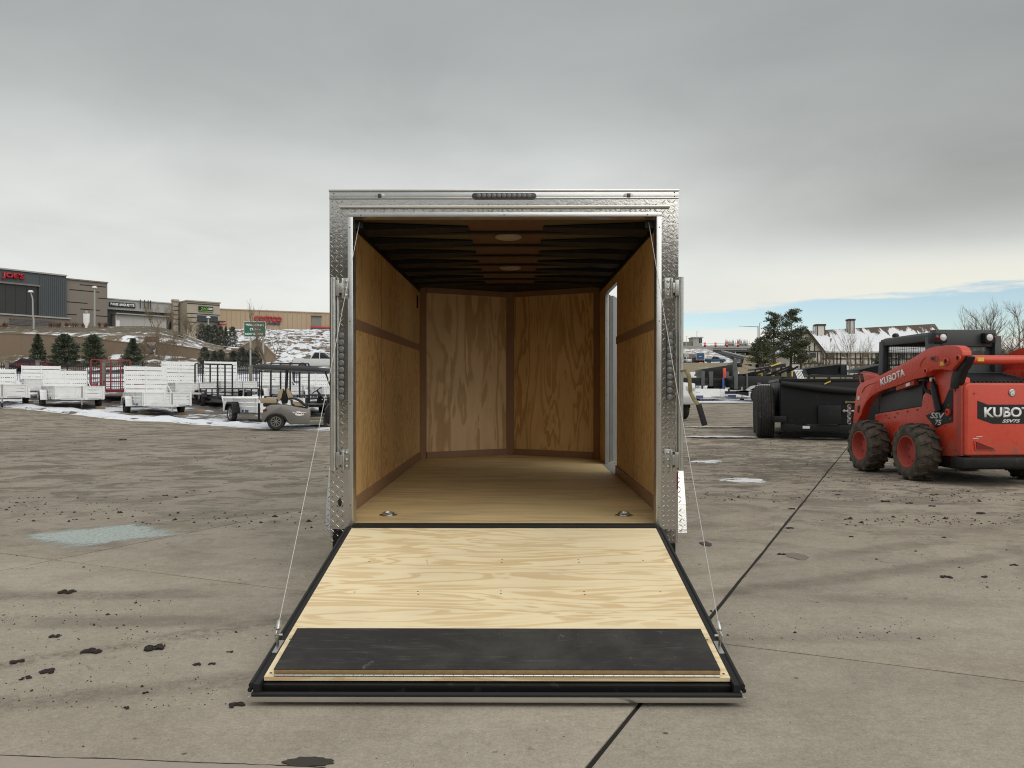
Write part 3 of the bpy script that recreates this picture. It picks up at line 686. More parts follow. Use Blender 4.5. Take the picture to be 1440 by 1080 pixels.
def scatter(n, px0, px1, py0, py1, s0, s1, clump=.6, thr=.0):
    k = 0; tries = 0
    while k < n and tries < n*14:
        tries += 1
        px = rnd.uniform(px0, px1); py = py0+(py1-py0)*rnd.random()
        p = hit(px, py, 2.5, 60)
        if mnoise.noise(Vector((p.x*clump*.6, p.y*clump*1.6, 4)))+.25*mnoise.noise(p*3) < thr: continue
        if -1.12 < p.x < 1.02 and 3.1 < p.y < 12: continue
        crumb(p.x, p.y, rnd.uniform(s0, s1)*(1 if rnd.random() < .9 else 2.0)); k += 1
scatter(190, -20, 400, 880, 1000, .002, .008, 1.2, .08)
scatter(160, -20, 470, 790, 900, .003, .010, 1.0, .1)
scatter(90, 0, 1440, 1000, 1078, .002, .005, .8, .1)
scatter(320, -20, 470, 612, 790, .006, .022, .5, .12)
scatter(800, 960, 1440, 606, 740, .006, .022, .55, .06)
scatter(220, 990, 1440, 730, 900, .003, .010, .7, .16)
tag(bm.build('mud_crumbs', 'clod', None, 0, 40), kind='stuff')
# ------------------------------------------------------------------ the enclosed cargo trailer with its ramp down
S = 5.075/F
def TX(px): return (px-708.5)*S
def TZ(py): return H-(py-550)*S
tr = thing('cargo_trailer', 'enclosed cargo trailer with plywood lining, tread plate rear frame and its rear ramp lowered', 'cargo trailer', (-.05, 5.075, 0), (math.radians(.5), 0, math.radians(-.33)))
FZ = .415           # floor height
def treads(mb, org, ud, vd, nd, w_, h_, pitch=.0300, ln=.0315, wd=.0068, ht=.0026, seed=0):
    """raised bars of tread plate, alternately at +45 and -45 degrees"""
    o = Vector(org); u = Vector(ud); v = Vector(vd); n = Vector(nd)
    nu = int(w_/pitch)+1; nv = int(h_/pitch)+1
    for j in range(nv):
        for i in range(nu):
            a = (i+.5)*pitch; b_ = (j+.5)*pitch
            s = 1 if (i+j)%2 else -1
            d = (u*s+v)*.7071; e = (u-v*s)*.7071
            if a-.012 < 0 or a+.012 > w_ or b_-.012 < 0 or b_+.012 > h_: continue
            c = o+u*a+v*b_
            mb.add([c-d*ln/2, c+e*wd/2-d*ln*.1, c+d*ln/2, c-e*wd/2+d*ln*.1, c+n*ht-d*ln*.26, c+n*ht+d*ln*.26],
                   [(0,1,4),(1,5,4),(1,2,5),(2,3,5),(3,4,5),(3,0,4)] if s*u.cross(v).dot(n) < 0 else [(4,1,0),(4,5,1),(5,2,1),(5,3,2),(5,4,3),(4,0,3)])
def plate(name, x0, x1, z0, z1):
    mb = MB(); mb.box(x0, x1, 0, .09, z0, z1)
    treads(mb, (x0, 0, z0), (1,0,0), (0,0,1), (0,-1,0), x1-x0, z1-z0)
    return mb.build(name, 'tread', tr, 0, 35, recalc=False)
zt0, zt1 = TZ(281), TZ(300)
plate('rear_post', -1.065, TX(490), .300, zt0); plate('rear_post', TX(929), 1.065, .300, zt0)
plate('header_plate', TX(490), TX(929), zt1, zt0)
b = MB(); b.box(-1.065, 1.065, -.006, .09, zt0, TZ(268)-.012); b.box(-1.067, 1.067, -.014, .12, TZ(268)-.012, TZ(268)); b.box(-1.066, 1.066, -.012, -.006, zt0, zt0+.008)
cap = b.build('header_cap', 'alu', tr, .002)
b = MB()
for px in (491.5, 927.5): b.box(TX(px)-.004, TX(px)+.026 if px < 700 else TX(px)-.028, -.009, .09, .30, zt1)
b.box(TX(490), TX(497.2), -.010, .09, .305, TZ(306)); b.box(TX(922), TX(929), -.010, .09, .305, TZ(306))
b = MB(); b.box(TX(490), TX(497.2), -.010, .09, .300, TZ(306)); b.build('edge_trim', 'alu', tr, .002)
b = MB(); b.box(TX(922), TX(929), -.010, .09, .300, TZ(306)); b.build('edge_trim', 'alu', tr, .002)
b = MB(); b.box(TX(490), TX(929), -.010, .09, TZ(306), zt1); b.build('edge_trim', 'alu', tr, .002)
# header rod
b = MB(); b.tube([(TX(479), -.017, TZ(292.5)), (TX(940), -.017, TZ(292.5))], .0095, 12); b.build('header_rod', 'alu', tr)
# screws
def screw(x, z, y=-.010, r=.0042):
    mb = MB(); mb.lathe([(r, 0), (r*.8, -.0022), (r*.2, -.003)], (x, y, z), 'y', 8); return mb
for px, py in ((508.5,303.5),(709,303.5),(909,303.5),(602,281-1.5),(658.5,279.5),(760,279.5),(814,279.5),(470.5,273.5),(470.5,278),(947,272.5),(947,278),
               (493,321),(493,452),(493,568),(493,710),(926,321),(926,452),(926,568),(926,713)):
    yy = -.006 if py < 281 else -.010
    screw(TX(px), TZ(py), yy).build('screw', 'screw', tr, 0, 40)
# light bar in the header: body, two end screws, eleven lenses
def capsule(x0, x1, z0, z1, y0, y1, n=8):
    r = (z1-z0)/2; cz = (z0+z1)/2; poly = []
    for k in range(n+1): t = PI/2+PI*k/n; poly.append((x0+r+r*math.cos(t), cz+r*math.sin(t)))
    for k in range(n+1): t = -PI/2+PI*k/n; poly.append((x1-r+r*math.cos(t), cz+r*math.sin(t)))
    mb = MB(); mb.prism(poly, lambda a, c, t: (a, t, c), y0, y1); return mb
lb = capsule(TX(664), TX(754), TZ(281.5)+.002, TZ(273.5), -.006, -.022).build('light_bar', 'lampbody', tr, .002)
for k in range(11):
    mb = MB(); x = TX(674+7.0*k); mb.lathe([(.0135, -.021), (.0135, -.026), (.0105, -.029), (.004, -.030)], (x, 0, TZ(277.4)), 'y', 14)
    mb.build('lens', 'ledlens', lb, 0, 40)
for px in (535, 883):
    c = capsule(TX(px-7), TX(px+7), TZ(280), TZ(273.5), -.006, -.011).build('marker_light', 'zinc', tr, .001)
    mb = MB(); mb.box(TX(px-2.4), TX(px+2.4), -.011, -.017, TZ(279.3), TZ(274)); mb.build('lens', 'lampbody', c, .001)
# tail light strips on the posts
for px in (481, 940.5):
    st = MB(); st.box(TX(px)-.0185, TX(px)+.0185, -.001, -.012, TZ(563), TZ(467)); so = st.build('tail_light', 'lampbody', tr, .003)
    for k in range(10):
        mb = MB(); mb.lathe([(.0175, -.012), (.0175, -.017), (.0125, -.0195), (.012, -.0175), (.004, -.019)], (TX(px), 0, TZ(472+9.6*k)), 'y', 14)
        mb.build('lens', 'ledlens', so, 0, 40)
# cam bars with brackets
for sgn, pxb, in ((-1, 470.5), (1, 955.5)):
    x = TX(pxb)
    mb = MB(); mb.tube([(x, -.022, TZ(661)), (x, -.022, TZ(391))], .0155, 14); br = mb.build('lock_bar', 'zinc', tr)
    mb = MB(); mb.tube([(x-sgn*.0215, -.006, TZ(655)), (x-sgn*.0215, -.006, TZ(391))], .0075, 8); mb.build('weather_strip', 'zinc', tr)
    for py in (406, 646):
        xi = x-sgn*.076; mb = MB()
        mb.box(xi-.021, xi+.021, -.002, -.010, TZ(py+14.5), TZ(py-14.5))
        mb.box(x-sgn*.052, x-sgn*.030, -.010, -.030, TZ(py+7), TZ(py-7))
        mb.box(x-sgn*.037, x-sgn*.014, -.018, -.034, TZ(py+11), TZ(py-11))
        mb.tube([(x-sgn*.055, -.016, TZ(py+14)), (x-sgn*.055, -.016, TZ(py-14))], .008, 8)
        hb = mb.build('hinge_bracket', 'zinc', tr, .0015)
        for dz in (-9.5, 0, 9.5):
            q = MB(); q.lathe([(.0095, -.010), (.009, -.015), (.005, -.019), (.001, -.020)], (xi, 0, TZ(py+dz)), 'y', 12); q.build('bolt', 'zinc', hb, 0, 50)
# swung-out lock handle on the right bar
pts = [(TX(955.5), -.03, TZ(522)), (TX(961), -.05, TZ(521)), (TX(965.5), -.06, TZ(529)), (TX(967), -.065, TZ(552)), (TX(972), -.075, TZ(562)), (TX(977.5), -.085, TZ(569))]
mb = MB()
for p0, p1 in zip(pts, pts[1:]): mb.bar(p0, Vector(p1)+(Vector(p1)-Vector(p0)).normalized()*.004, .008, .023, (1, 0, .1))
lh = mb.build('lock_handle', 'olive', tr, .0015)
mb = MB(); mb.bar((TX(977.2), -.085, TZ(568)), (TX(985), -.10, TZ(597)), .020, .034, (1, 0, .2)); mb.build('grip', 'rubber', lh, .006)
# small fittings on the left post
mb = MB(); mb.lathe([(.017, 0), (.017, -.006), (.010, -.009)], (0,0,0), 'y', 14)
for i, v in enumerate(mb.v): mb.v[i] = (TX(478)+v[0]*.62, v[1], TZ(706.5)+v[2]*1.5)
mb.build('cable_port', 'rubber', tr, 0, 40)
mb = MB(); mb.box(TX(951)+.001, TX(951)+.008, -.002, -.008, TZ(688), TZ(664)); mb.build('reflector', 'redlens', tr, .002)

# ---- shell
YL, YN = 4.43, 5.02; CZ = 2.405
b = MB(); b.box(-1.065, -1.055, .09, YL, .30, 2.44); b.build('side_skin', 'white', tr)
b = MB(); b.box(1.055, 1.065, .09, 2.80, .30, 2.44); b.box(1.055, 1.065, 3.83, YL, .30, 2.44); b.box(1.055, 1.065, 2.80, 3.83, 2.26, 2.44); b.box(1.055, 1.065, 2.80, 3.83, .30, FZ-.01); b.build('side_skin', 'white', tr)
b = MB(); poly = [(-1.065, .09), (1.065, .09), (1.065, YL), (0, YN+.04), (-1.065, YL)]
b.prism(poly, lambda a, c, t: (a, c, t), 2.44, 2.452); b.build('roof_skin', 'alu', tr)
b = MB()
for s in (-1, 1): b.hexa([(s*1.065, YL, .30), (0, YN+.04, .30), (0, YN+.03, .30), (s*1.055, YL-.01, .30), (s*1.065, YL, 2.44), (0, YN+.04, 2.44), (0, YN+.03, 2.44), (s*1.055, YL-.01, 2.44)])
b.build('nose_skin', 'alu', tr)
# floor sheets
ys = [.0, 1.22, 2.44, 3.66, 4.9]
for k in range(4):
    y0, y1 = ys[k]+.001, ys[k+1]-.001; b = MB()
    if k < 3: b.box(-1.05, 1.05, y0, y1, FZ-.019, FZ)
    else: b.prism([(-1.05, y0), (1.05, y0), (1.05, YL-.02), (.12, 4.93), (-.12, 4.93), (-1.05, YL-.02)], lambda a, c, t: (a, c, t), FZ-.019, FZ)
    b.build('floor_sheet', 'plyfloor', tr, 0, 0)
b = MB(); b.box(TX(497.5), TX(921.7), -.055, .012, FZ-.020, FZ+.006); b.build('threshold_strip', 'rubber', tr, .005)
# D rings
for px in (545, 876):
    cx = (px-708.5)/F*5.42; cy = .345
    b = MB(); b.lathe([(.058, 0), (.058, .004), (.050, .005), (.044, .002), (.001, .002)], (cx, cy, FZ), 'z', 20); dr = b.build('tie_down_ring', 'zinc', tr, 0, 35)
    b = MB(); n = 18; b.tube([(cx+.034*math.cos(2*PI*k/n), cy+.034*math.sin(2*PI*k/n), FZ+.011+.006*math.sin(2*PI*k/n)) for k in range(n+1)], .006, 8, False); b.build('ring', 'alu', dr)
    b = MB(); b.box(cx-.018, cx+.018, cy+.03, cy+.052, FZ+.004, FZ+.014); b.build('ring_clip', 'zinc', dr, .002)
# wall lining
WZ0, WZT0, WZT1, WZ1 = FZ+.085, FZ+1.235, FZ+1.305, CZ-.01
def wall(s, cols, door=None):
    for (y0, y1) in cols:
        for (z0, z1) in ((FZ+.002, FZ+1.27), (FZ+1.272, WZ1)):
            b = MB(); b.box(s*1.028, s*1.045, y0+.0012, y1-.0012, z0, z1); b.build('wall_panel', 'plywall', tr, 0, 0)
wall(-1, [(.09, 1.70), (1.70, YL)]); wall(1, [(.09, 1.64), (1.64, 2.80)])
b = MB(); b.box(1.028, 1.045, 2.80, 3.83, 2.26, WZ1); b.box(1.028, 1.045, 3.87, YL, FZ, WZ1); b.build('wall_panel', 'plywall', tr, 0, 0)
for s in (-1, 1):
    e = YL if s < 0 else 2.80
    b = MB(); b.box(s*1.020, s*1.029, .09, e, WZT0, WZT1); b.build('wall_trim', 'mahogany', tr)
    b = MB(); b.box(s*1.014, s*1.029, .09, e, FZ+.001, WZ0); b.build('kick_board', 'mahogany', tr, .002)
    b = MB(); b.box(s*1.018, s*1.029, .09, YL-.005, WZ1-.075, WZ1+.01); b.build('wall_trim', 'blackpaint' if s < 9 else 'mahogany', tr)
    ys_ = 1.70 if s < 0 else 1.64
    b = MB(); b.box(s*1.0255, s*1.0285, ys_-.006, ys_+.006, FZ+.09, WZ1-.08); b.build('seam_strip', 'mahogany', tr)
    b = MB(); b.hexa([(s*1.030, YL-.055, FZ), (s*1.018, YL-.055, FZ), (s*.955, YL+.032, FZ), (s*1.00, YL+.045, FZ), (s*1.030, YL-.055, CZ), (s*1.018, YL-.055, CZ), (s*.955, YL+.032, CZ), (s*1.00, YL+.045, CZ)]); b.build('corner_trim', 'mahogany', tr)
# light switch on the left wall
b = MB(); b.box(-1.028, -1.016, 4.10, 4.15, TZ(0)*0+FZ+1.70, FZ+1.84); b.build('light_switch', 'dark', tr, .003)
# nose panels
for s in (-1, 1):
    P0 = Vector((s*1.03, YL, 0)); P1 = Vector((0, YN, 0)); d = (P1-P0).normalized(); nrm = Vector((-d.y*s, d.x*s, 0));
    if nrm.y > 0: nrm = -nrm
    L_ = (P1-P0).length
    def npn(name, m, a0, a1, z0, z1, off, th=.012):
        q = [P0+d*a0+nrm*off, P0+d*a1+nrm*off, P0+d*a1+nrm*(off+th), P0+d*a0+nrm*(off+th)]
        b = MB(); b.hexa([Vector((p.x, p.y, z0)) for p in q]+[Vector((p.x, p.y, z1)) for p in q]); return b.build(name, m, tr, 0, 0)
    npn('nose_panel', 'plynose' if s < 0 else 'plynosedark', .04, L_-.01, FZ, CZ, 0)
    npn('nose_trim', 'mahogany', .075, L_-.045, FZ+.002, FZ+.075, .012)
    npn('nose_trim', 'mahogany', .075, L_-.045, CZ-.085, CZ-.012, .012)
b = MB(); b.prism([(-.048, YN-.045), (.048, YN-.045), (.05, YN-.01), (-.05, YN-.01)], lambda a, c, t: (a, c, t), FZ, CZ-.012); b.build('nose_trim', 'mahogany', tr)
# ceiling: lining, bows, wide side gussets, lamps
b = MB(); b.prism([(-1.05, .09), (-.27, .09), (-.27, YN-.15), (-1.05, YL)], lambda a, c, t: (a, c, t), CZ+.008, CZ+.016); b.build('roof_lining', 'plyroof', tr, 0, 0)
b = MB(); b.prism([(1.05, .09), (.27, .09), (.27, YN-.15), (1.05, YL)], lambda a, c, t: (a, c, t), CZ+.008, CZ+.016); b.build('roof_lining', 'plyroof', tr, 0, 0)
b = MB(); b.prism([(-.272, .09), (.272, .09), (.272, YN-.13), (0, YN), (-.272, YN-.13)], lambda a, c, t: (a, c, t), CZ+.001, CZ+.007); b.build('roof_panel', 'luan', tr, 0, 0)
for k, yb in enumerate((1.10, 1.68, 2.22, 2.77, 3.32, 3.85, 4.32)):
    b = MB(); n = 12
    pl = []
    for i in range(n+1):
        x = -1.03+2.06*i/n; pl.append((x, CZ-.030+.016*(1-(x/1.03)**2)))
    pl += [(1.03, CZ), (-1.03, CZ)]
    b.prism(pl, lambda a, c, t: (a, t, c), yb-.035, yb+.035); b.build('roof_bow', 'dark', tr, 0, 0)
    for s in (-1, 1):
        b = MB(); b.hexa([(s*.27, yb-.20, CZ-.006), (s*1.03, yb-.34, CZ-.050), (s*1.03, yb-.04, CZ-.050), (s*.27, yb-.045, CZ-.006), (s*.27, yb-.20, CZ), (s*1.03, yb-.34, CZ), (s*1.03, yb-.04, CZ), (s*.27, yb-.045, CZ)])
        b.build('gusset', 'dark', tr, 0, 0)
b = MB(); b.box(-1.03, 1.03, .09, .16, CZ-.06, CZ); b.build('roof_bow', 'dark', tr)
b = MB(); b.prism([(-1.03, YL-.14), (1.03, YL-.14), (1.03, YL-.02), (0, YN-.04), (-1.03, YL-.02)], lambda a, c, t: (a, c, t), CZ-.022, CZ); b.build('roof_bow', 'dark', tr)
for yb in (1.29, 2.97):
    b = MB(); b.lathe([(.105, CZ), (.103, CZ-.012), (.080, CZ-.022), (.03, CZ-.027), (.001, CZ-.027)], (0.015, yb, 0), 'z', 24); b.build('dome_light', 'domelens', tr)
# side door opening and the door swung forward
b = MB()
b.box(1.022, 1.065, 3.79, 3.865, FZ, 2.26); b.build('door_jamb', 'jambalu', tr, .002)
b = MB(); b.box(1.030, 1.067, 2.80, 2.815, FZ, 2.26); b.build('door_jamb', 'alu', tr)
b = MB(); b.box(1.030, 1.067, 2.815, 3.79, 2.245, 2.26); b.build('door_jamb', 'alu', tr)
b = MB(); b.box(1.0, 1.075, 2.815, 3.79, FZ-.006, FZ+.004); b.build('door_sill', 'jambalu', tr)
for k in range(9):
    q = MB(); q.lathe([(.005, 3.79), (.004, 3.786)], (1.040, 0, .55+.2*k), 'y', 6); q.build('screw', 'screw', tr, 0, 0)
a_ = math.radians(74); dd = Vector((math.cos(a_), math.sin(a_), 0)); nn_ = Vector((-dd.y, dd.x, 0))
hp = Vector((1.075, 3.84, 0))
def door_part(name, m, u0, u1, z0, z1, o0, o1, par):
    q = [hp+dd*u0+nn_*o0, hp+dd*u1+nn_*o0, hp+dd*u1+nn_*o1, hp+dd*u0+nn_*o1]
    b = MB(); b.hexa([Vector((p.x, p.y, z0)) for p in q]+[Vector((p.x, p.y, z1)) for p in q]); return b.build(name, m, par)
sd = door_part('side_door', 'jambalu', .0, .92, FZ+.03, 2.22, -.04, 0, tr)
door_part('door_seal', 'rubber', .0, .06, FZ+.02, 2.23, 0.001, .012, sd)
door_part('door_edge', 'jambalu', .065, .12, FZ+.04, 2.21, .001, .008, sd)
door_part('marker_lens', 'amber', .10, .15, 1.02, 1.05, .001, .02, sd)
# chassis, axle, wheels, fenders
b = MB()
for s in (-1, 1): b.box(s*.93, s*1.05, -.0, YL, .20, .385)
for y in (.10, 1.0, 2.0, 3.0, 4.0): b.box(-.93, .93, y, y+.06, .30, .39)
b.bar((-.9, YL, .30), (0, YL+1.5, .30), .06, .12); b.bar((.9, YL, .30), (0, YL+1.5, .30), .06, .12)
b.build('chassis', 'blackpaint', tr)
for s in (-1, 1):
    for y in (1.52, 2.40):
        b = MB(); b.lathe([(.19, -.09), (.31, -.10), (.335, -.07), (.34, 0), (.335, .07), (.31, .10), (.19, .09)], (s*1.17, y, .345), 'x', 26, False); wb = b.build('wheel', 'tyre', tr)
        b = MB(); b.lathe([(.19, -.085), (.17, -.07), (.17, .05), (.06, .065), (.001, .065)] if s > 0 else [(.19, .085), (.17, .07), (.17, -.05), (.06, -.065), (.001, -.065)], (s*1.17, y, .345), 'x', 20, False); b.build('rim', 'zinc', wb)
    prof = [(.93, .20), (.90, .20), (1.02, .60), (1.10, .70), (1.22, .745), (2.75, .745), (2.9, .66), (3.05, .38), (3.03, .38)]
    prof = [(.905, .20), (.95, .40), (1.04, .635), (1.10, .705), (1.2, .745), (2.75, .745), (2.9, .66), (3.05, .38)]
    b = MB(); x0, x1 = s*1.065, s*1.305
    th = .006
    for (y0, z0), (y1, z1) in zip(prof, prof[1:]):
        d = Vector((0, y1-y0, z1-z0)).normalized(); n = Vector((0, -d.z, d.y))
        b.hexa([(x0, y0, z0), (x1, y0, z0), (x1, y1, z1), (x0, y1, z1), Vector((x0, y0, z0))+n*th, Vector((x1, y0, z0))+n*th, Vector((x1, y1, z1))+n*th, Vector((x0, y1, z1))+n*th])
        L_ = (Vector((0, y1, z1))-Vector((0, y0, z0))).length
        if y0 < 1.3: treads(b, Vector((min(x0, x1), y0, z0))+n*(th+.0003), (1,0,0), d, n, .24, L_, .036, .041, .009, .003)
    b.prism([(p[0], p[1]) for p in prof]+[(2.8, .68), (1.25, .68), (1.0, .40)], lambda a, c, t: (t, a, c), s*1.300, s*1.306)
    fe = b.build('fender', 'tread', tr, 0, 35, recalc=False)
# ---- ramp door
RA = Vector((0, -.015, FZ-.008)); RB = Vector((0, -1.862, .098+.016-.008)); rv = (RB-RA); RL = rv.length; rv.normalize(); rn = Vector((0, rv.z, -rv.y)); rn = rn if rn.z > 0 else -rn
def R(x, s, n=0): p = RA+rv*s+rn*n; return Vector((x, p.y, p.z))
def rbox(mb, x0, x1, s0, s1, n0, n1):
    return mb.hexa([R(x0,s0,n0), R(x1,s0,n0), R(x1,s1,n0), R(x0,s1,n0), R(x0,s0,n1), R(x1,s0,n1), R(x1,s1,n1), R(x0,s1,n1)])
SP = RL-.060       # ply ends here
b = MB(); rbox(b, -.921, .921, .030, SP, -.016, 0); rp = b.build('ramp_panel', 'plyramp', tr, 0, 0)
b = MB(); rbox(b, -.925, .925, .02, SP-.006, -.060, -.0165); b.build('ramp_core', 'blackpaint', tr)
for s in (-1, 1):
    b = MB(); rbox(b, s*.9235, s*.950, -.0, RL-.01, -.062, -.004); b.tube([R(s*.953, .02, -.010), R(s*.956, RL-.012, -.010)], .0115, 10)
    b.tube([R(s*.962, .05, -.030), R(s*.964, RL-.012, -.030)], .009, 8)
    b.build('ramp_side_rail', 'rubber', tr, 0, 40)
b = MB(); rbox(b, -.921, .921, SP-.004, SP+.022, -.060, -.022); b.build('ramp_end_tube', 'blackpaint', tr, .004)
b = MB(); rbox(b, -.94, .94, SP+.026, RL-.002, -.066, -.050); b.tube([R(-.955, RL-.010, -.046), R(.955, RL-.010, -.046)], .010, 10); b.build('ramp_lip', 'rubber', tr, 0, 40)
b = MB(); rbox(b, -.968, .968, RL-.006, RL+.002, -.072, -.050); b.build('ramp_end_strip', 'alu', tr, .001)
for s in (-1, 1):
    b = MB(); b.box(s*.62, s*.70, -1.80, -1.72, .017, .075); b.build('ramp_foot', 'rubber', tr, .004)
# folded-back flap: board with a black coated top, wood edge and a piano hinge
F0, F1 = RL*.770, SP-.010
b = MB(); rbox(b, -.884, .884, F0, F1, .003, .024); fl = b.build('ramp_flap', 'plyedge', tr, .002)
def flapmat():
    m, b, bs = newmat('scuffed black non-slip coating')
    oc = b.node('ShaderNodeTexCoord').outputs['Object']
    n1 = b.noise(oc, 2.2, 6, .68, .4); n2 = b.noise(b.vm('MULTIPLY', oc, (6., 60., 60.)), 1, 4, .7); n3 = b.noise(oc, 160, 2, .6)
    c = b.mix(b.ss(.42, .72, n1), (.019, .017, .015), (.050, .045, .038))
    c = b.mix(b.m('MULTIPLY', b.ss(.54, .70, n2), .45), c, (.10, .092, .08))
    sc = b.noise(b.vm('MULTIPLY', oc, (26., 9., 9.)), 1, 5, .75, .8)
    c = b.mix(b.m('MULTIPLY', b.ss(.64, .70, sc), .6), c, (.17, .16, .14))
    b.put(bs.inputs['Base Color'], c); bs.inputs['Roughness'].default_value = .72
    b.put(bs.inputs['Normal'], b.bump(b.m('ADD', n3, n2), .35, .004)); return m
M['flapcoat'] = flapmat()
b = MB(); rbox(b, -.884, .884, F0, F1-.001, .0245, .0275); b.build('flap_coating', 'flapcoat', fl)
b = MB(); k = 0; x = -.880
while x < .876:
    b.tube([R(x, SP-.004, .004), R(min(x+.0375, .88), SP-.004, .004)], .0048, 8); x += .0395
b.build('piano_hinge', 'alu', tr, 0, 50)
b = MB()
for s in (-1, 1):
    for ss_ in (F0+.05, SP-.03): b.lathe([(.006, 0), (.005, .0015)], R(s*.902, ss_, .0005), 'z', 8)
def onramp(px, py):
    lo_, hi_ = .02, SP
    for _ in range(30):
        mid = (lo_+hi_)/2; q = tr.matrix_basis @ R(0, mid)
        if 550+F*(H-q.z)/q.y < py: lo_ = mid
        else: hi_ = mid
    q = tr.matrix_basis @ R(0, lo_); return R((px-720)/F*q.y+.05, lo_, .0005)
for px, py in ((601,788),(602,792),(707,787),(706.5,791),(814,787),(815,791),(589,832),(590,836),(706,831),(706,835),(823,832),(824,836),(520,790),(500,833),(905,788),(930,832)): b.lathe([(.0045, 0), (.004, .001)], onramp(px, py), 'z', 7)
o = b.build('ramp_screws', 'screw', tr, 0, 0); tag(o, kind='stuff')
# cables with brackets and clamps
for s in (-1, 1):
    p0 = Vector((s*.893, .06, TZ(311)+.0)); p1 = R(s*.948, RL*.815, .050)
    b = MB(); n = 10
    pts_ = [p0.lerp(p1, k/n)-Vector((0, 0, .020*math.sin(PI*k/n))) for k in range(n+1)]
    b.tube(pts_, .0018, 8); ca = b.build('ramp_cable', 'cable', tr)
    d = (p1-pts_[-3]).normalized()
    b = MB(); b.tube([p1-d*.055, p1-d*.048, p1-d*.016, p1-d*.010], [.006, .010, .0115, .009], 10); b.build('cable_clamp', 'zinc', ca)
    b = MB(); n = 12; b.tube([p1+Vector((0, .012*math.cos(2*PI*k/n), -.008+.016*math.sin(2*PI*k/n))) for k in range(n+1)], .004, 8, False); b.build('cable_eye', 'zinc', ca)
    b = MB(); b.bar(R(s*.938, RL*.80, -.004), R(s*.938, RL*.86, -.004), .022, .006); b.bar(R(s*.949, RL*.815, -.01), R(s*.949, RL*.815, .046), .006, .030, (0, 1, 0)); b.tube([R(s*.960, RL*.815, .038), R(s*.925, RL*.815, .038)], .005, 8); b.build('cable_bracket', 'zinc', tr, .001)
    b = MB(); b.box(s*.875, s*.925, .075, .09, TZ(318), TZ(307)); b.build('cable_anchor', 'blackpaint', tr)
# ------------------------------------------------------------------ red skid steer loader
LTH = math.radians(5); LC = Vector((6.40, 11.54, 0))
ld = thing('skid_steer_loader', 'red skid steer loader with charcoal cab and muddy tyres, seen from its rear corner', 'loader', LC, LTH)
lr = Vector((math.cos(LTH), math.sin(LTH), 0)); lf = Vector((-math.sin(LTH), math.cos(LTH), 0))
def LS(px, py, xl):      # photo pixel -> (y, z) on the loader's plane x = xl
    t = (px-720)/F; a = LC+lr*xl
    y = (a.x-t*a.y)/(t*lf.y-lf.x); d = a.y+lf.y*y
    return (y, H-(py-550)/F*d)
def LR(px, py, yl):      # photo pixel -> (x, z) on the loader's plane y = yl
    t = (px-720)/F; a = LC+lf*yl
    x = (t*a.y-a.x)/(lr.x-t*lr.y); d = a.y+lr.y*x
    return (x, H-(py-550)/F*d)
def side_prism(name, m, pix, xl, th, parent=ld, bevel=.006, mirror=False, conv=True):
    poly = [LS(px, py, xl) for px, py in pix] if conv else pix
    s = -1 if mirror else 1
    b = MB(); b.prism(poly, lambda a, c, t: (t, a, c), s*xl, s*(xl+th)); return b.build(name, m, parent, bevel)
ARM = [(1232.8,530.5),(1249.4,521.7),(1277,507),(1291,498.6),(1297,494.2),(1303.6,490.3),(1311,488),(1318.9,486.7),(1327,485.9),(1335.6,485.6),(1345,486.2),(1350,489),(1353,494),(1353.6,500),(1350,507),(1343,515),(1338,521.5),
       (1324.4,519.4),(1313.3,520),(1307.8,522.2),(1304.5,525.5),(1302.2,529.2),(1297,531),(1285.6,533.3),(1263,541.7),(1241,548.6),(1232,552.5),(1225,557.5),(1219,563.9),(1213,575),(1211,583),(1203,597.5),(1199.4,595),(1199.8,588),(1202.2,566.7),(1205,546),(1209,540),(1216,536)]
AX = -.72
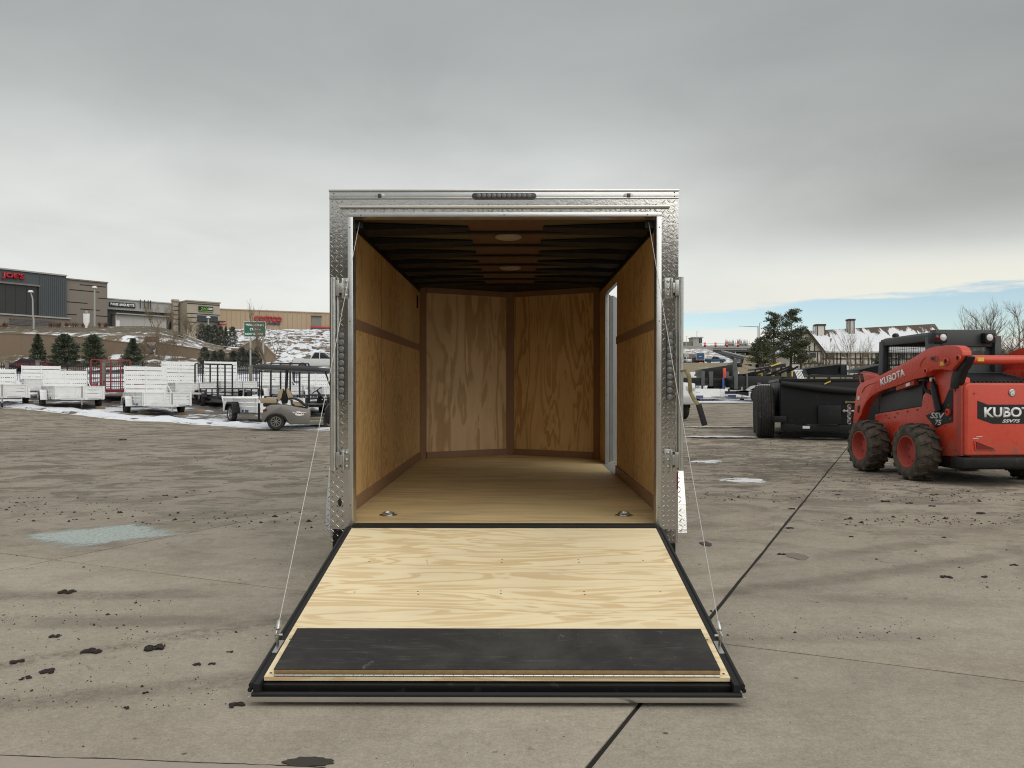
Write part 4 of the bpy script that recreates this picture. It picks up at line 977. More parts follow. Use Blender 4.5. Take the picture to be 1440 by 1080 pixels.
for mir in (False, True):
    arm = side_prism('loader_arm', 'redpaint', ARM, AX, .13, mirror=mir, bevel=.012)
    if not mir:
        # stiffened pockets, pivot bosses and stickers on the outer plate
        for (px, py, r) in ((1331.5,508.2,4.6),(1348.3,503.6,4.2),(1302.8,521.8,3.6)):
            y, z = LS(px, py, AX); rr_ = r/F*11.1; mb = MB()
            mb.lathe([(rr_*1.35, AX-.001), (rr_*1.25, AX-.018), (rr_*.8, AX-.020), (rr_*.78, AX-.003), (.001, AX-.003)], (0, y, z), 'x', 18); bo = mb.build('pivot_boss', 'redpaint', arm, 0, 40)
            mb = MB(); mb.lathe([(rr_*.74, AX-.0035), (rr_*.6, AX-.009), (.001, AX-.009)], (0, y, z), 'x', 14); mb.build('pivot_pin', 'decal', arm, 0, 40)
        q = [LS(px, py, AX) for px, py in ((1308,501.5),(1318,500.5),(1320,504),(1318,509),(1309,507.5))]; mb = MB(); mb.prism(q, lambda a, c, t: (t, a, c), AX-.004, AX-.0005); mb.build('arm_badge', 'redrim', arm)
        q = [LS(px, py, AX) for px, py in ((1310,502.8),(1316,502.4),(1316,503.6),(1311.5,504.4),(1316,506),(1315.5,507.2),(1310,505.8))]; mb = MB(); mb.prism(q, lambda a, c, t: (t, a, c), AX-.007, AX-.004); mb.build('arm_badge', 'decal', arm)
        q = [LS(px, py, AX) for px, py in ((1322,508.8),(1328.5,508.2),(1328.5,513.6),(1322,514.3))]; mb = MB(); mb.prism(q, lambda a, c, t: (t, a, c), AX-.004, AX-.0005); mb.build('warning_sticker', 'yellow', arm)
        b0 = Vector((AX-.001, *LS(1239, 543.3, AX))); b1 = Vector((AX-.001, *LS(1273.2, 528.6, AX))); t0 = Vector((AX-.001, *LS(1238.4, 532.6, AX)))
        xd = b1-b0; hh = (t0-b0).length; n_ = Vector((-1, 0, 0)); ud = n_.cross(xd.normalized())
        text('KUBOTA', xd.length, hh*.96, (b0+b1)/2+ud*hh*.5, xd, ud, 'lettering', arm, .004, .035)
        q = [LS(px, py, AX+.02) for px, py in ((1260,543.5),(1285,534.5),(1285,541),(1260,549.2))]; mb = MB(); mb.prism(q, lambda a, c, t: (t, a, c), AX+.02, AX+.10); mb.build('arm_step', 'redrim', arm, .004)
        q = [LS(px, py, AX+.018) for px, py in ((1274,539.5),(1279.5,537.5),(1279.5,542),(1274,544))]; mb = MB(); mb.prism(q, lambda a, c, t: (t, a, c), AX+.014, AX+.019); mb.build('arm_sticker', 'lettering', arm)
        for pk in (((1206.2,557),(1209,557),(1208.6,562),(1206,562)), ((1206.5,571),(1209.5,570),(1208,581),(1205.6,580))):
            q = [LS(px, py, AX) for px, py in pk]; mb = MB(); mb.prism(q, lambda a, c, t: (t, a, c), AX-.004, AX-.0005); mb.build('arm_slot', 'lettering' if pk[0][1] < 560 else 'dark', arm)
        # pressed rib lines on the arm
        for rib in (((1212,552),(1216,544.5),(1222,540.5),(1232,537.5)), ((1294,516),(1295,511),(1298,505.5),(1302,502.5))):
            mb = MB(); mb.tube([Vector((AX-.002, *LS(px, py, AX))) for px, py in rib], .007, 6); mb.build('arm_rib', 'redpaint', arm)
    s = -1 if mir else 1
    mb = MB(); lp = [LS(px, py, AX) for px, py in ((1210,541),(1206,538),(1204.8,531),(1206,525),(1210,523.3),(1218,524),(1226,526),(1232,529.5))]
    mb.tube([(s*(AX+.05), y, z) for y, z in lp], .012, 8); mb.build('hose_guard', 'redpaint', ld)
    q = [LS(px, py, AX) for px, py in ((1212,525.5),(1228,527),(1233.5,531.5),(1214,538))]; mb = MB(); mb.prism(q, lambda a, c, t: (s*t, a, c), AX+.02, AX+.10); mb.build('hose_bracket', 'redpaint', ld, .006)
    # black rear link
    side_prism('rear_link', 'blackpaint', [(1352,497),(1362,502),(1358,512),(1352,522),(1347.5,535),(1346.5,546),(1335,547),(1337,532),(1341,516),(1346,506)], AX+.05, .10, mirror=mir, bevel=.01)
    # lift cylinder
    mb = MB(); p0 = Vector((s*(AX+.09), *LS(1311, 533, AX+.09))); p1 = Vector((s*(AX+.09), *LS(1320.5, 578, AX+.09)))
    mb.tube([p0, p0.lerp(p1, .25)], .026, 12); mb.tube([p0.lerp(p1, .18), p0.lerp(p1, .22), p1], [.040, .050, .050], 14); cy_ = mb.build('lift_cylinder', 'blackpaint', ld)
    mb = MB(); mb.box(p0.x-.03, p0.x+.03, p0.y-.022, p0.y+.022, p0.z-.035, p0.z+.02); mb.build('cylinder_eye', 'lettering' if not mir else 'zinc', cy_, .006)
    # chassis flank
    side_prism('side_panel', 'redpaint', [(1230,586),(1236,581.5),(1296,571.5),(1298,556),(1304,549),(1300,530),(1308,520),(1338,519),(1341,545),(1357,542),(1357,641),(1322,641),(1318,650),(1232,640)], -.60, .10, mirror=mir, bevel=.008)
    side_prism('cab_skirt', 'cabgrey', [(1236.5,580.5),(1238,555),(1262,546),(1297,534),(1297,571)], -.585, .07, mirror=mir, bevel=.01)
    fz = [LS(px, py, -.588) for px, py in ((1240,553.5),(1289,537.5),(1288,543),(1241,559))]
    for k in range(16):
        a0 = k/16; y0 = lerp(fz[0][0], fz[1][0], a0); z0 = lerp(fz[0][1], fz[1][1], a0); mb = MB(); mb.box(s*-.592, s*-.584, y0, y0-.022, z0-.05, z0-.005); mb.build('skirt_vent', 'dark', ld)
# chassis core, front, belly
b = MB(); b.box(-.52, .52, -.74, 1.62, .26, .86); b.build('chassis', 'redpaint', ld, .02)
b = MB(); b.box(-.70, .70, -.88, -.60, .245, .375); b.hexa([(-.60,-.66,.20),(.60,-.66,.20),(.60,1.5,.22),(-.60,1.5,.22),(-.60,-.66,.30),(.60,-.66,.30),(.60,1.5,.30),(-.60,1.5,.30)]); b.build('belly_plate', 'blackpaint', ld, .012)
for s in (-1, 1):   # corner posts beside the rear door
    b = MB(); b.box(s*.60, s*.655, -.765, -.66, .39, 1.30); b.build('corner_post', 'redrim', ld, .006)
# rear door
RD = -.80; x0, x1, z0, z1 = -.63, .63, .392, 1.335; b = MB(); poly = []
for (cx, cz, r, a0) in ((x1-.07, z1-.07, .07, 0), (x0+.07, z1-.07, .07, 90), (x0+.03, z0+.03, .03, 180), (x1-.03, z0+.03, .03, 270)):
    for k in range(5): t = math.radians(a0+22.5*k); poly.append((cx+r*math.cos(t), cz+r*math.sin(t)))
b.prism(poly, lambda a, c, t: (a, t, c), RD, RD+.10); door = b.build('rear_door', 'redpaint', ld, .028, seg=4)
def rear_flat(name, m, pix, off, th, parent):
    q = [LR(px, py, RD) for px, py in pix]; mb = MB(); mb.prism(q, lambda a, c, t: (a, t, c), RD-off, RD-off-th); return mb.build(name, m, parent)
cx = LR(1423, 552, RD)[0]
dp = [LR(px, py, RD) for px, py in ((1374.4,563.5),(1389,569),(1423,569.8),(1423,596.6),(1395.7,596),(1374.4,588.5))]
poly = dp[:2]+[(2*cx-x, z) for x, z in reversed(dp[:2])]+[(2*cx-x, z) for x, z in reversed(dp[4:])]+dp[4:]
mb = MB(); mb.prism(poly, lambda a, c, t: (a, t, c), RD-.001, RD-.004); pd_ = mb.build('door_decal', 'decal', door)
a0 = LR(1383.5, 587, RD); a1 = LR(1383.5, 572.5, RD); wd = (cx-a0[0])*2
text('KUBOTA', wd, a1[1]-a0[1], (cx, RD-.0045, (a0[1]+a1[1])/2), (1,0,0), (0,0,1), 'lettering', door, .002, .035)
a2 = LR(1409, 594.6, RD); a3 = LR(1434, 589.8, RD)
text('SSV75', a3[0]-a2[0], a3[1]-a2[1], ((a2[0]+a3[0])/2, RD-.0045, (a2[1]+a3[1])/2), (1,0,0), (0,0,1), 'lettering', door, .002, .03, shear=.25)
ez = LR(1423, 552.3, RD)[1]
mb = MB(); mb.lathe([(.048, RD-.001), (.047, RD-.010), (.040, RD-.014), (.038, RD-.009), (.001, RD-.009)], (cx, 0, ez), 'y', 24); em = mb.build('emblem', 'zinc', door)
mb = MB(); mb.bar((cx-.020, RD-.012, ez-.022), (cx-.012, RD-.012, ez+.022), .009); mb.bar((cx-.012, RD-.012, ez-.002), (cx+.024, RD-.012, ez+.018), .008); mb.bar((cx-.014, RD-.012, ez-.001), (cx+.020, RD-.012, ez-.022), .008); mb.build('emblem_mark', 'lettering', em)
for s in (-1, 1):
    q = [LR(px, py, RD) for px, py in ((1372.5,621.5),(1394,629.5),(1396.8,632),(1373.5,632))]
    if s > 0: q = [(2*cx-x, z) for x, z in q]
    mb = MB(); mb.prism(q, lambda a, c, t: (a, t, c), RD-.002, RD-.008); mb.build('tail_light', 'redlens', door)
    q2 = [(lerp(sum(x for x, z in q)/4, x, 1.22), lerp(sum(z for x, z in q)/4, z, 1.25)) for x, z in q]
    mb = MB()
    for (xa, za), (xb, zb) in zip(q2, q2[1:]+q2[:1]): mb.bar((xa, RD-.004, za), (xb, RD-.004, zb), .010, .012, (0, 1, 0))
    mb.build('light_bezel', 'redpaint', door, .003)
for k, (px, py, w_) in enumerate(((1376,614,9),(1371,616.5,11))):
    x, z = LR(px, py, RD); mb = MB(); mb.box(x-.03, x+.05, RD-.001, RD-.003, z-.004, z+.004); mb.build('sticker', 'greyletter', door)
# engine hood between the arms, with louvres
b = MB(); b.hexa([(-.56,-.74,1.18),(.56,-.74,1.18),(.56,.10,1.18),(-.56,.10,1.18),(-.56,-.74,1.335),(.56,-.74,1.335),(.56,.08,1.50),(-.56,.08,1.50)]); hd = b.build('engine_hood', 'cabgrey', ld, .015)
for k in range(18):
    x = -.50+k*.059; b = MB(); b.hexa([(x, -.72, 1.340), (x+.036, -.72, 1.340), (x+.036, -.66, 1.352), (x, -.66, 1.352), (x, -.72, 1.358), (x+.036, -.72, 1.358), (x+.036, -.66, 1.370), (x, -.66, 1.370)]); b.build('louvre', 'decal', hd)
for k in range(7):
    y = -.60+k*.085; z = 1.366+.0*k+(y+.60)*.20; b = MB(); b.hexa([(-.40, y, z-.01), (.40, y, z-.01), (.40, y+.03, z-.006), (-.40, y+.03, z-.006), (-.40, y, z+.012), (.40, y, z+.012), (.40, y+.03, z+.016), (-.40, y+.03, z+.016)]); b.build('hood_rib', 'decal', hd)
tz = H+44*10.85/F
b = MB(); b.tube([(-.64, -.66, tz), (.64, -.66, tz)], .062, 18); b.lathe([(.085, -.645), (.085, -.60)], (0, -.66, tz), 'x', 16); tt = b.build('torque_tube', 'redpaint', ld)
xs_ = LR(1379, 506, -.72)[0]; b = MB(); b.box(xs_-.045, xs_+.045, -.724, -.7205, tz-.022, tz+.028); b.build('warning_sticker', 'yellow', tt)
# towers inside the arms
for s in (-1, 1):
    b = MB(); b.hexa([(s*.50,-.72,1.0),(s*.585,-.72,1.0),(s*.585,-.15,1.0),(s*.50,-.15,1.0),(s*.50,-.72,1.40),(s*.585,-.72,1.40),(s*.585,-.30,1.52),(s*.50,-.30,1.52)]); b.build('tower', 'redpaint', ld, .012)
# cab
CX = .50; YB, YF = .12, 1.50; ZT = 2.035
b = MB()
def post(p0, p1, w_=.085, d_=.085): b.bar(p0, p1, w_, d_, (0, 1, 0))
for s in (-1, 1):
    post((s*(CX-.04), YF, 1.0), (s*(CX-.05), YF-.03, ZT-.03), .10, .13); post((s*(CX-.05), YB+.05, 1.10), (s*(CX-.05), YB+.07, ZT-.03), .10, .22)
    b.bar((s*(CX-.04), YF+.02, 1.03), (s*(CX-.04), YB, 1.25), .07, .10)
    b.bar((s*(CX-.05), YF-.0, ZT-.05), (s*(CX-.05), YB+.05, ZT-.05), .08, .10)
b.bar((-CX+.05, YB+.07, 1.46), (CX-.05, YB+.07, 1.46), .08, .12); b.bar((-CX+.05, YB+.07, ZT-.06), (CX-.05, YB+.07, ZT-.06), .14, .24); b.bar((-CX+.05, YF-.02, ZT-.06), (CX-.05, YF-.02, ZT-.06), .08, .10)
cab = b.build('cab_frame', 'cabgrey', ld, .014)
b = MB(); b.hexa([(-CX,YB,ZT-.03),(CX,YB,ZT-.03),(CX-.02,YF+.06,ZT-.03),(-CX+.02,YF+.06,ZT-.03),(-CX+.05,YB+.10,ZT+.035),(CX-.05,YB+.10,ZT+.035),(CX-.06,YF-.02,ZT+.02),(-CX+.06,YF-.02,ZT+.02)]); b.build('cab_roof', 'cabgrey', ld, .02, seg=3)
b = MB(); b.box(-CX+.10, CX-.10, YB+.06, YB+.07, 1.48, ZT-.10); b.build('rear_window', 'greenglass', ld, 0, 0)
b = MB(); b.box(-CX+.06, CX-.06, YF-.02, YF-.01, .9, ZT-.08); b.build('front_window', 'glass', ld, 0, 0)
for s in (-1, 1):   # side guard mesh: each bar real, joined as one screen
    b = MB(); y0, y1, z0_, z1_ = YB+.13, YF-.06, 1.27, ZT-.10
    n = 20
    for k in range(n+1): y = lerp(y0, y1, k/n); b.box(s*(CX-.055), s*(CX-.051), y-.0025, y+.0025, z0_-.1, z1_)
    for k in range(10): z = lerp(z0_-.05, z1_, k/9); b.box(s*(CX-.056), s*(CX-.050), y0, y1, z-.0025, z+.0025)
    b.build('side_guard', 'decal', ld, 0, 0)
b = MB(); b.box(-.26, .26, .55, .66, 1.0, 1.72); b.box(-.26, .26, .60, 1.1, .98, 1.10); b.build('seat', 'decal', ld, .03)
for px in (1321.3, 1386.3):
    xl, zl = LR(px, 475, .10); b = MB(); b.box(xl-.115 if px < 1350 else xl-.06, xl+.065 if px < 1350 else xl+.095, .02, .20, zl-.075, zl+.065); lp_ = b.build('lamp_housing', 'decal', ld, .012)
    b = MB(); b.lathe([(.048, .018), (.047, .010), (.034, .006), (.001, .004)], (xl, 0, zl), 'y', 18); b.build('work_lamp', 'lens', lp_, 0, 40)
    xr = xl-.085 if px < 1350 else xl+.078; b = MB(); b.lathe([(.018 if px > 1350 else .030, .018), (.016, .008), (.001, .006)], (xr, 0, zl), 'y', 12); b.build('red_lamp', 'redlens', lp_, 0, 40)
b = MB(); b.lathe([(.05, ZT+.03), (.05, ZT+.06), (.03, ZT+.085), (.001, ZT+.09)], (-.36, 1.30, 0), 'z', 14); b.build('beacon_base', 'decal', ld)
# decal and lettering on the flank
q = [LS(px, py, -.60) for px, py in ((1302,584.5),(1311,580),(1321,574),(1328,565),(1332,555),(1335,547.5),(1340.5,547.5),(1340.5,593.5),(1327,596.5),(1316,602))]
mb = MB(); mb.prism(q, lambda a, c, t: (t, a, c), -.605, -.601); sdcl = mb.build('flank_decal', 'decal', ld)
for body, (pa, pb, ya, yb), sh in (('SSV', (1308.5, 1328.5, 589, 580.2), .25), ('75', (1314.5, 1324.3, 598, 590.2), .25)):
    A = LS(pa, ya, -.605); B = LS(pb, ya, -.605); Tz = LS((pa+pb)/2, yb, -.605)[1]; zb = (A[1]+B[1])/2
    text(body, abs(B[0]-A[0]), Tz-zb, (-.606, (A[0]+B[0])/2, (Tz+zb)/2), (0,-1,0), (0,0,1), 'greyletter', sdcl, .002, .03, shear=sh)
y, z = LS(1335, 579.7, -.60); mb = MB(); mb.lathe([(.050, -.600), (.047, -.632), (.030, -.635), (.028, -.615), (.001, -.615)], (0, y, z), 'x', 18); mb.build('tie_down_boss', 'redpaint', ld)
# hydraulic hoses and a few bolts
for k in range(2):
    hz_ = [(1228,551.5-2*k),(1243,545.5-2*k),(1264,538.5-2*k),(1284,530.8-2*k),(1299,528.5-2*k),(1306,532)]
    b = MB(); b.tube([Vector((-.665+.03*k, *LS(px, py+4, -.665))) for px, py in hz_], .011, 7); b.build('hose', 'rubber', ld)
b = MB(); b.tube([Vector((-.63, *LS(px, py, -.63))) for px, py in ((1303,531),(1299,540),(1302,549),(1310,553))], .024, 8); b.build('hose', 'rubber', ld)
for px, py in ((1334.5,570),(1337,589),(1329,599),(1343,549),(1343,632),(1325,630),(1246,584),(1262,581),(1276,578.5),(1290,576),(1250,588),(1258,586.5)):
    y, z = LS(px, py, -.60); b = MB(); b.lathe([(.015,-.600),(.014,-.608),(.004,-.611)], (0,y,z), 'x', 8); b.build('bolt', 'redrim', ld, 0, 40)
b = MB(); b.box(-.612, -.600, *(lambda p, q: (p[0], q[0]))(LS(1352.5,628,-.6), LS(1354.5,628,-.6)), LS(1353,636,-.6)[1], LS(1353,632,-.6)[1]); b.build('reflector', 'lettering', ld)
for sx, dz in ((-.50,.16),(-.50,.80),(.50,.16),(.50,.80)): b = MB(); b.lathe([(.016,RD-.001),(.014,RD-.007),(.004,RD-.009)], (sx,0,.40+dz), 'y', 8); b.build('bolt', 'redrim', door, 0, 40)
b = MB(); b.box(-.60, -.585, RD-.004, RD-.001, .42, 1.25); b.build('door_gap', 'redrim', door)
# wheels
TW = .31
def loader_tyre(mb_):
    R_ = .392; mb_.lathe([(.222, -TW/2+.03), (.235, -TW/2+.005), (.30, -TW/2), (.355, -TW/2+.018), (.372, -TW/2+.05), (.376, 0), (.372, TW/2-.05), (.355, TW/2-.018), (.30, TW/2), (.235, TW/2-.005), (.222, TW/2-.03)], (0,0,0), 'x', 40, False)
    n = 15
    for k in range(n):
        for s in (-1, 1):
            t0 = 2*PI*(k+(.5 if s > 0 else 0))/n
            def pt(x, da, r): t = t0+da; return (x*s, r*math.cos(t), r*math.sin(t))
            # chevron lug: from the centre line out over the shoulder
            a = [(.0, -.085, .374), (.0, .065, .374), (.085, .150, .372), (.085, .02, .372)]
            c = [(.085, .02, .372), (.085, .150, .372), (TW/2-.008, .195, .350), (TW/2-.008, .055, .350)]
            for quad, rt in ((a, (.397, .397)), (c, (.397, .384))):
                lo4 = [pt(x, da, r-.012) for x, da, r in quad]
                up4 = [pt(x*.985, da*.93+.006, (rt[0] if i < 2 else rt[1])) for i, (x, da, r) in enumerate(quad)]
                mb_.hexa(lo4+up4)
    return mb_
for s in (-1, 1):
    for yw in (0.0, 1.285):
        xo = s*(.967-TW/2); mb = MB(); loader_tyre(mb); wh = mb.build('wheel', 'loadertyre', ld, .004, 35, seg=1); wh.location = (xo, yw, .392); wh.rotation_euler = (random.uniform(0, 1), 0, 0 if s < 0 else PI)
        mb = MB(); mb.lathe([(.224, -TW/2+.035), (.226, -TW/2+.012), (.212, -TW/2+.010), (.200, -TW/2+.035), (.176, -TW/2+.11), (.165, -TW/2+.125), (.10, -TW/2+.13), (.085, -TW/2+.115), (.001, -TW/2+.115)], (0,0,0), 'x', 32, False); rim = mb.build('rim', 'redrim', wh)
        mb = MB()
        for k in range(8): t = 2*PI*k/8; mb.lathe([(.013, -TW/2+.128), (.012, -TW/2+.108), (.001, -TW/2+.105)], (0, .130*math.cos(t), .130*math.sin(t)), 'x', 6)
        mb.build('wheel_nuts', 'redrim', rim)
        mb = MB(); mb.lathe([(.14, 0), (.14, .42)], (0,0,0), 'x', 12); mb.build('axle', 'blackpaint', wh)
# front coupler and a length of chain
b = MB(); b.box(-.58, .58, 1.78, 1.88, .20, .75); b.build('coupler', 'blackpaint', ld, .01)
b = MB()
for k in range(7):
    c0 = Vector((-.74, *LS(1194.5-(k%2)*.6, 572+3.6*k, -.74))); n = 8
    for i in range(n):
        t0_, t1_ = 2*PI*i/n, 2*PI*(i+1)/n
        f_ = (lambda t: c0+Vector((0, .030*math.cos(t), .034*math.sin(t)))) if k%2 else (lambda t: c0+Vector((.030*math.cos(t), 0, .034*math.sin(t))))
        b.tube([f_(t0_), f_(t1_)], .009, 5, False)
b.build('chain', 'zinc', ld)

# ------------------------------------------------------------------ black dump trailer behind the loader
dt0 = at(1098, 605, 20.0); DX = dt0.x
dt = thing('dump_trailer', 'black dump trailer with dusty tailgate, sagging tarp roll and dark tyres, behind the red loader', 'dump trailer', (DX, 20.0, 0), math.radians(-14))
def DP(px, py, y=0): q = at(px, py, 20.0+y); return (q.x-DX, q.z)
M['dumpblack'] = mat('dusty black paint', (.009, .010, .011), .5, 0, .25, 3, .05, 60, .12, (.10, .082, .062), .07)
b = MB(); b.box(.0, 2.2, .0, .06, .43, 1.44); b.build('tailgate', 'dumpblack', dt, .01)
b = MB(); b.box(-.02, 2.22, .065, 4.1, .50, .60); b.box(-.02, .05, .065, 4.1, .60, 1.46); b.box(2.15, 2.22, .065, 4.1, .60, 1.46); b.box(.05, 2.15, 4.03, 4.1, .60, 1.46); b.build('dump_body', 'dumpblack', dt, .01)
b = MB(); b.box(-.05, 2.25, -.03, .10, 1.44, 1.53); b.box(-.05, .06, .10, 4.1, 1.462, 1.53); b.box(2.14, 2.25, .10, 4.1, 1.462, 1.53); b.build('top_rail', 'blackpaint', dt, .01)
b = MB(); n = 14; b.tube([(2.2*k/n, -.10, 1.42-.20*math.sin(PI*.5*k/n)) for k in range(n+1)], [.055+.03*math.sin(PI*k/n) for k in range(n+1)], 10)
b.add([(2.2*k/n, -.09, 1.44) for k in range(n+1)]+[(2.2*k/n, -.13, 1.38-.22*math.sin(PI*.5*k/n)) for k in range(n+1)], [(k, k+1, n+2+k, n+1+k) for k in range(n)]); b.build('tarp_roll', 'rubber', dt, 0, 60)
x, z = DP(1147, 596); x2, z2 = DP(1177, 569.5); b = MB(); b.box(x, x2, -.09, -.001, z, z2); b.build('gate_box', 'dumpblack', dt, .015)
b = MB(); b.box(.02, 2.18, -.02, .10, .27, .425); b.box(.0, .12, -.03, .1, .30, .50); b.build('rear_beam', 'dumpblack', dt, .008)
x, z = DP(1127, 602.3); x2, z2 = DP(1136.5, 598.6); b = MB(); b.box(x, x2, -.024, -.0205, z, z2); b.build('plate_sticker', 'greyletter', dt)
for px, py, w_, mm in ((1192,565.3,14,'olive'),(1188,577.5,12,'zinc')):
    x, z = DP(px, py); b = MB(); b.box(x-w_*.0086, x+w_*.0086, -.05, -.001, z-.022, z+.022); b.lathe([(.035, -.05), (.035, -.002)], (x-w_*.010, 0, z), 'y', 10); b.build('gate_latch', mm, dt, .004)
x, z = DP(1088, 594); x2, z2 = DP(1105, 585); b = MB(); b.box(x, x2, -.12, .02, z, z2); b.build('side_step', 'dumpblack', dt, .02)
x, z = DP(1150, 530); 
b = MB(); b.hexa([(DP(1155,541)[0],-.14,DP(1155,541)[1]),(DP(1163,537)[0],-.14,DP(1163,537)[1]),(DP(1163,537)[0],-.12,DP(1163,537)[1]),(DP(1155,541)[0],-.12,DP(1155,541)[1]),(DP(1155,539)[0],-.14,DP(1155,539)[1]),(DP(1163,535.5)[0],-.14,DP(1163,535.5)[1]),(DP(1163,535.5)[0],-.12,DP(1163,535.5)[1]),(DP(1155,539)[0],-.12,DP(1155,539)[1])]); b.build('tarp_strap', 'yellow', dt)
for yw in (.80, 2.25):
    for xo in (-.33, 2.53):
        R_ = .69; b = MB(); b.lathe([(.30, -.17), (.52, -.21), (.62, -.205), (.665, -.17), (.68, -.10), (.685, 0), (.68, .10), (.665, .17), (.62, .205), (.52, .21), (.30, .17)], (xo, yw, R_), 'x', 40, False)
        for k in range(6): b.lathe([(.680, -.165+.058*k), (.694, -.158+.058*k), (.694, -.128+.058*k), (.680, -.121+.058*k)], (xo, yw, R_), 'x', 40, False)
        wh = b.build('wheel', 'tyre', dt)
        b = MB(); b.lathe([(.3, .15), (.27, .05), (.27, -.05), (.08, .02), (.001, .02)] if xo > 0 else [(.3, -.15), (.27, -.05), (.27, .05), (.08, -.02), (.001, -.02)], (xo, yw, R_), 'x', 18, False); b.build('rim', 'dumpblack', wh)
b = MB()
for s in (.55, 1.65): b.box(s-.05, s+.05, .10, 5.4, .34, .495)
b.box(-.2, 2.4, .75, .85, .62, .70); b.box(-.2, 2.4, 2.2, 2.3, .62, .70); b.bar((.55, 5.3, .42), (1.1, 6.6, .42), .1); b.bar((1.65, 5.3, .42), (1.1, 6.6, .42), .1)
b.box(1.05, 1.15, 6.3, 6.4, 0.0, .9); b.build('chassis', 'dumpblack', dt)
# ------------------------------------------------------------------ white aluminium utility trailers in a row
M['whitealu'] = mat('bright white aluminium', (.76, .76, .755), .42, .15, .10, 3, .04, 60, .08, (.42, .40, .36), .16)
M['blackiron'] = mat('black painted tube', (.020, .018, .024), .45, 0, .25, 8)
M['rediron'] = mat('dark red painted tube', (.22, .018, .022), .42, 0, .2, 8)
M['woodblock'] = mat('weathered wood', (.30, .21, .12), .8, 0, .3, 6)
M['bluelabel'] = mat('blue label', (.045, .07, .16), .5, 0, .4, 30)
def wheel(par, x, y, r, wd, side, tyre='tyre', rimm='blackpaint', spokes=0, axis='x', z=None):
    """tyre + recessed rim; side = which way the outside faces along the axis"""
    z = r if z is None else z
    b = MB(); h_ = wd/2
    b.lathe([(r*.58, -h_*.8), (r*.72, -h_), (r*.92, -h_*.92), (r*.99, -h_*.6), (r, 0), (r*.99, h_*.6), (r*.92, h_*.92), (r*.72, h_), (r*.58, h_*.8)], (x, y, z) if axis == 'x' else (x, y, z), axis, 26, False)
    w_ = b.build('wheel', tyre, par)
    b = MB(); k = side*h_
    b.lathe([(r*.60, k*.86), (r*.55, k*.80), (r*.50, k*.35), (r*.20, k*.45), (r*.16, k*.75), (.001, k*.78)], (x, y, z), axis, 22, False)
    rim = b.build('rim', 'dark' if spokes else rimm, w_)
    if spokes:
        b = MB()
        for i in range(spokes):
            t = 2*PI*i/spokes
            def P_(rad, dt, off): 
                c, s_ = rad*math.cos(t+dt), rad*math.sin(t+dt)
                return (x+off, y+c, z+s_) if axis == 'x' else (x+c, y+off, z+s_)
            b.hexa([P_(r*.14, -.28, k*.45), P_(r*.55, -.11, k*.5), P_(r*.55, .11, k*.5), P_(r*.14, .28, k*.45), P_(r*.14, -.28, k*.82), P_(r*.55, -.11, k*.84), P_(r*.55, .11, k*.84), P_(r*.14, .28, k*.82)])
        b.lathe([(r*.60, k*.86), (r*.61, k*.9), (r*.53, k*.9), (r*.51, k*.7)], (x, y, z), axis, 24, False)
        b.lathe([(r*.17, k*.5), (r*.15, k*.9), (.001, k*.92)], (x, y, z), axis, 14, False)
        b.build('spokes', rimm, w_)
    return w_
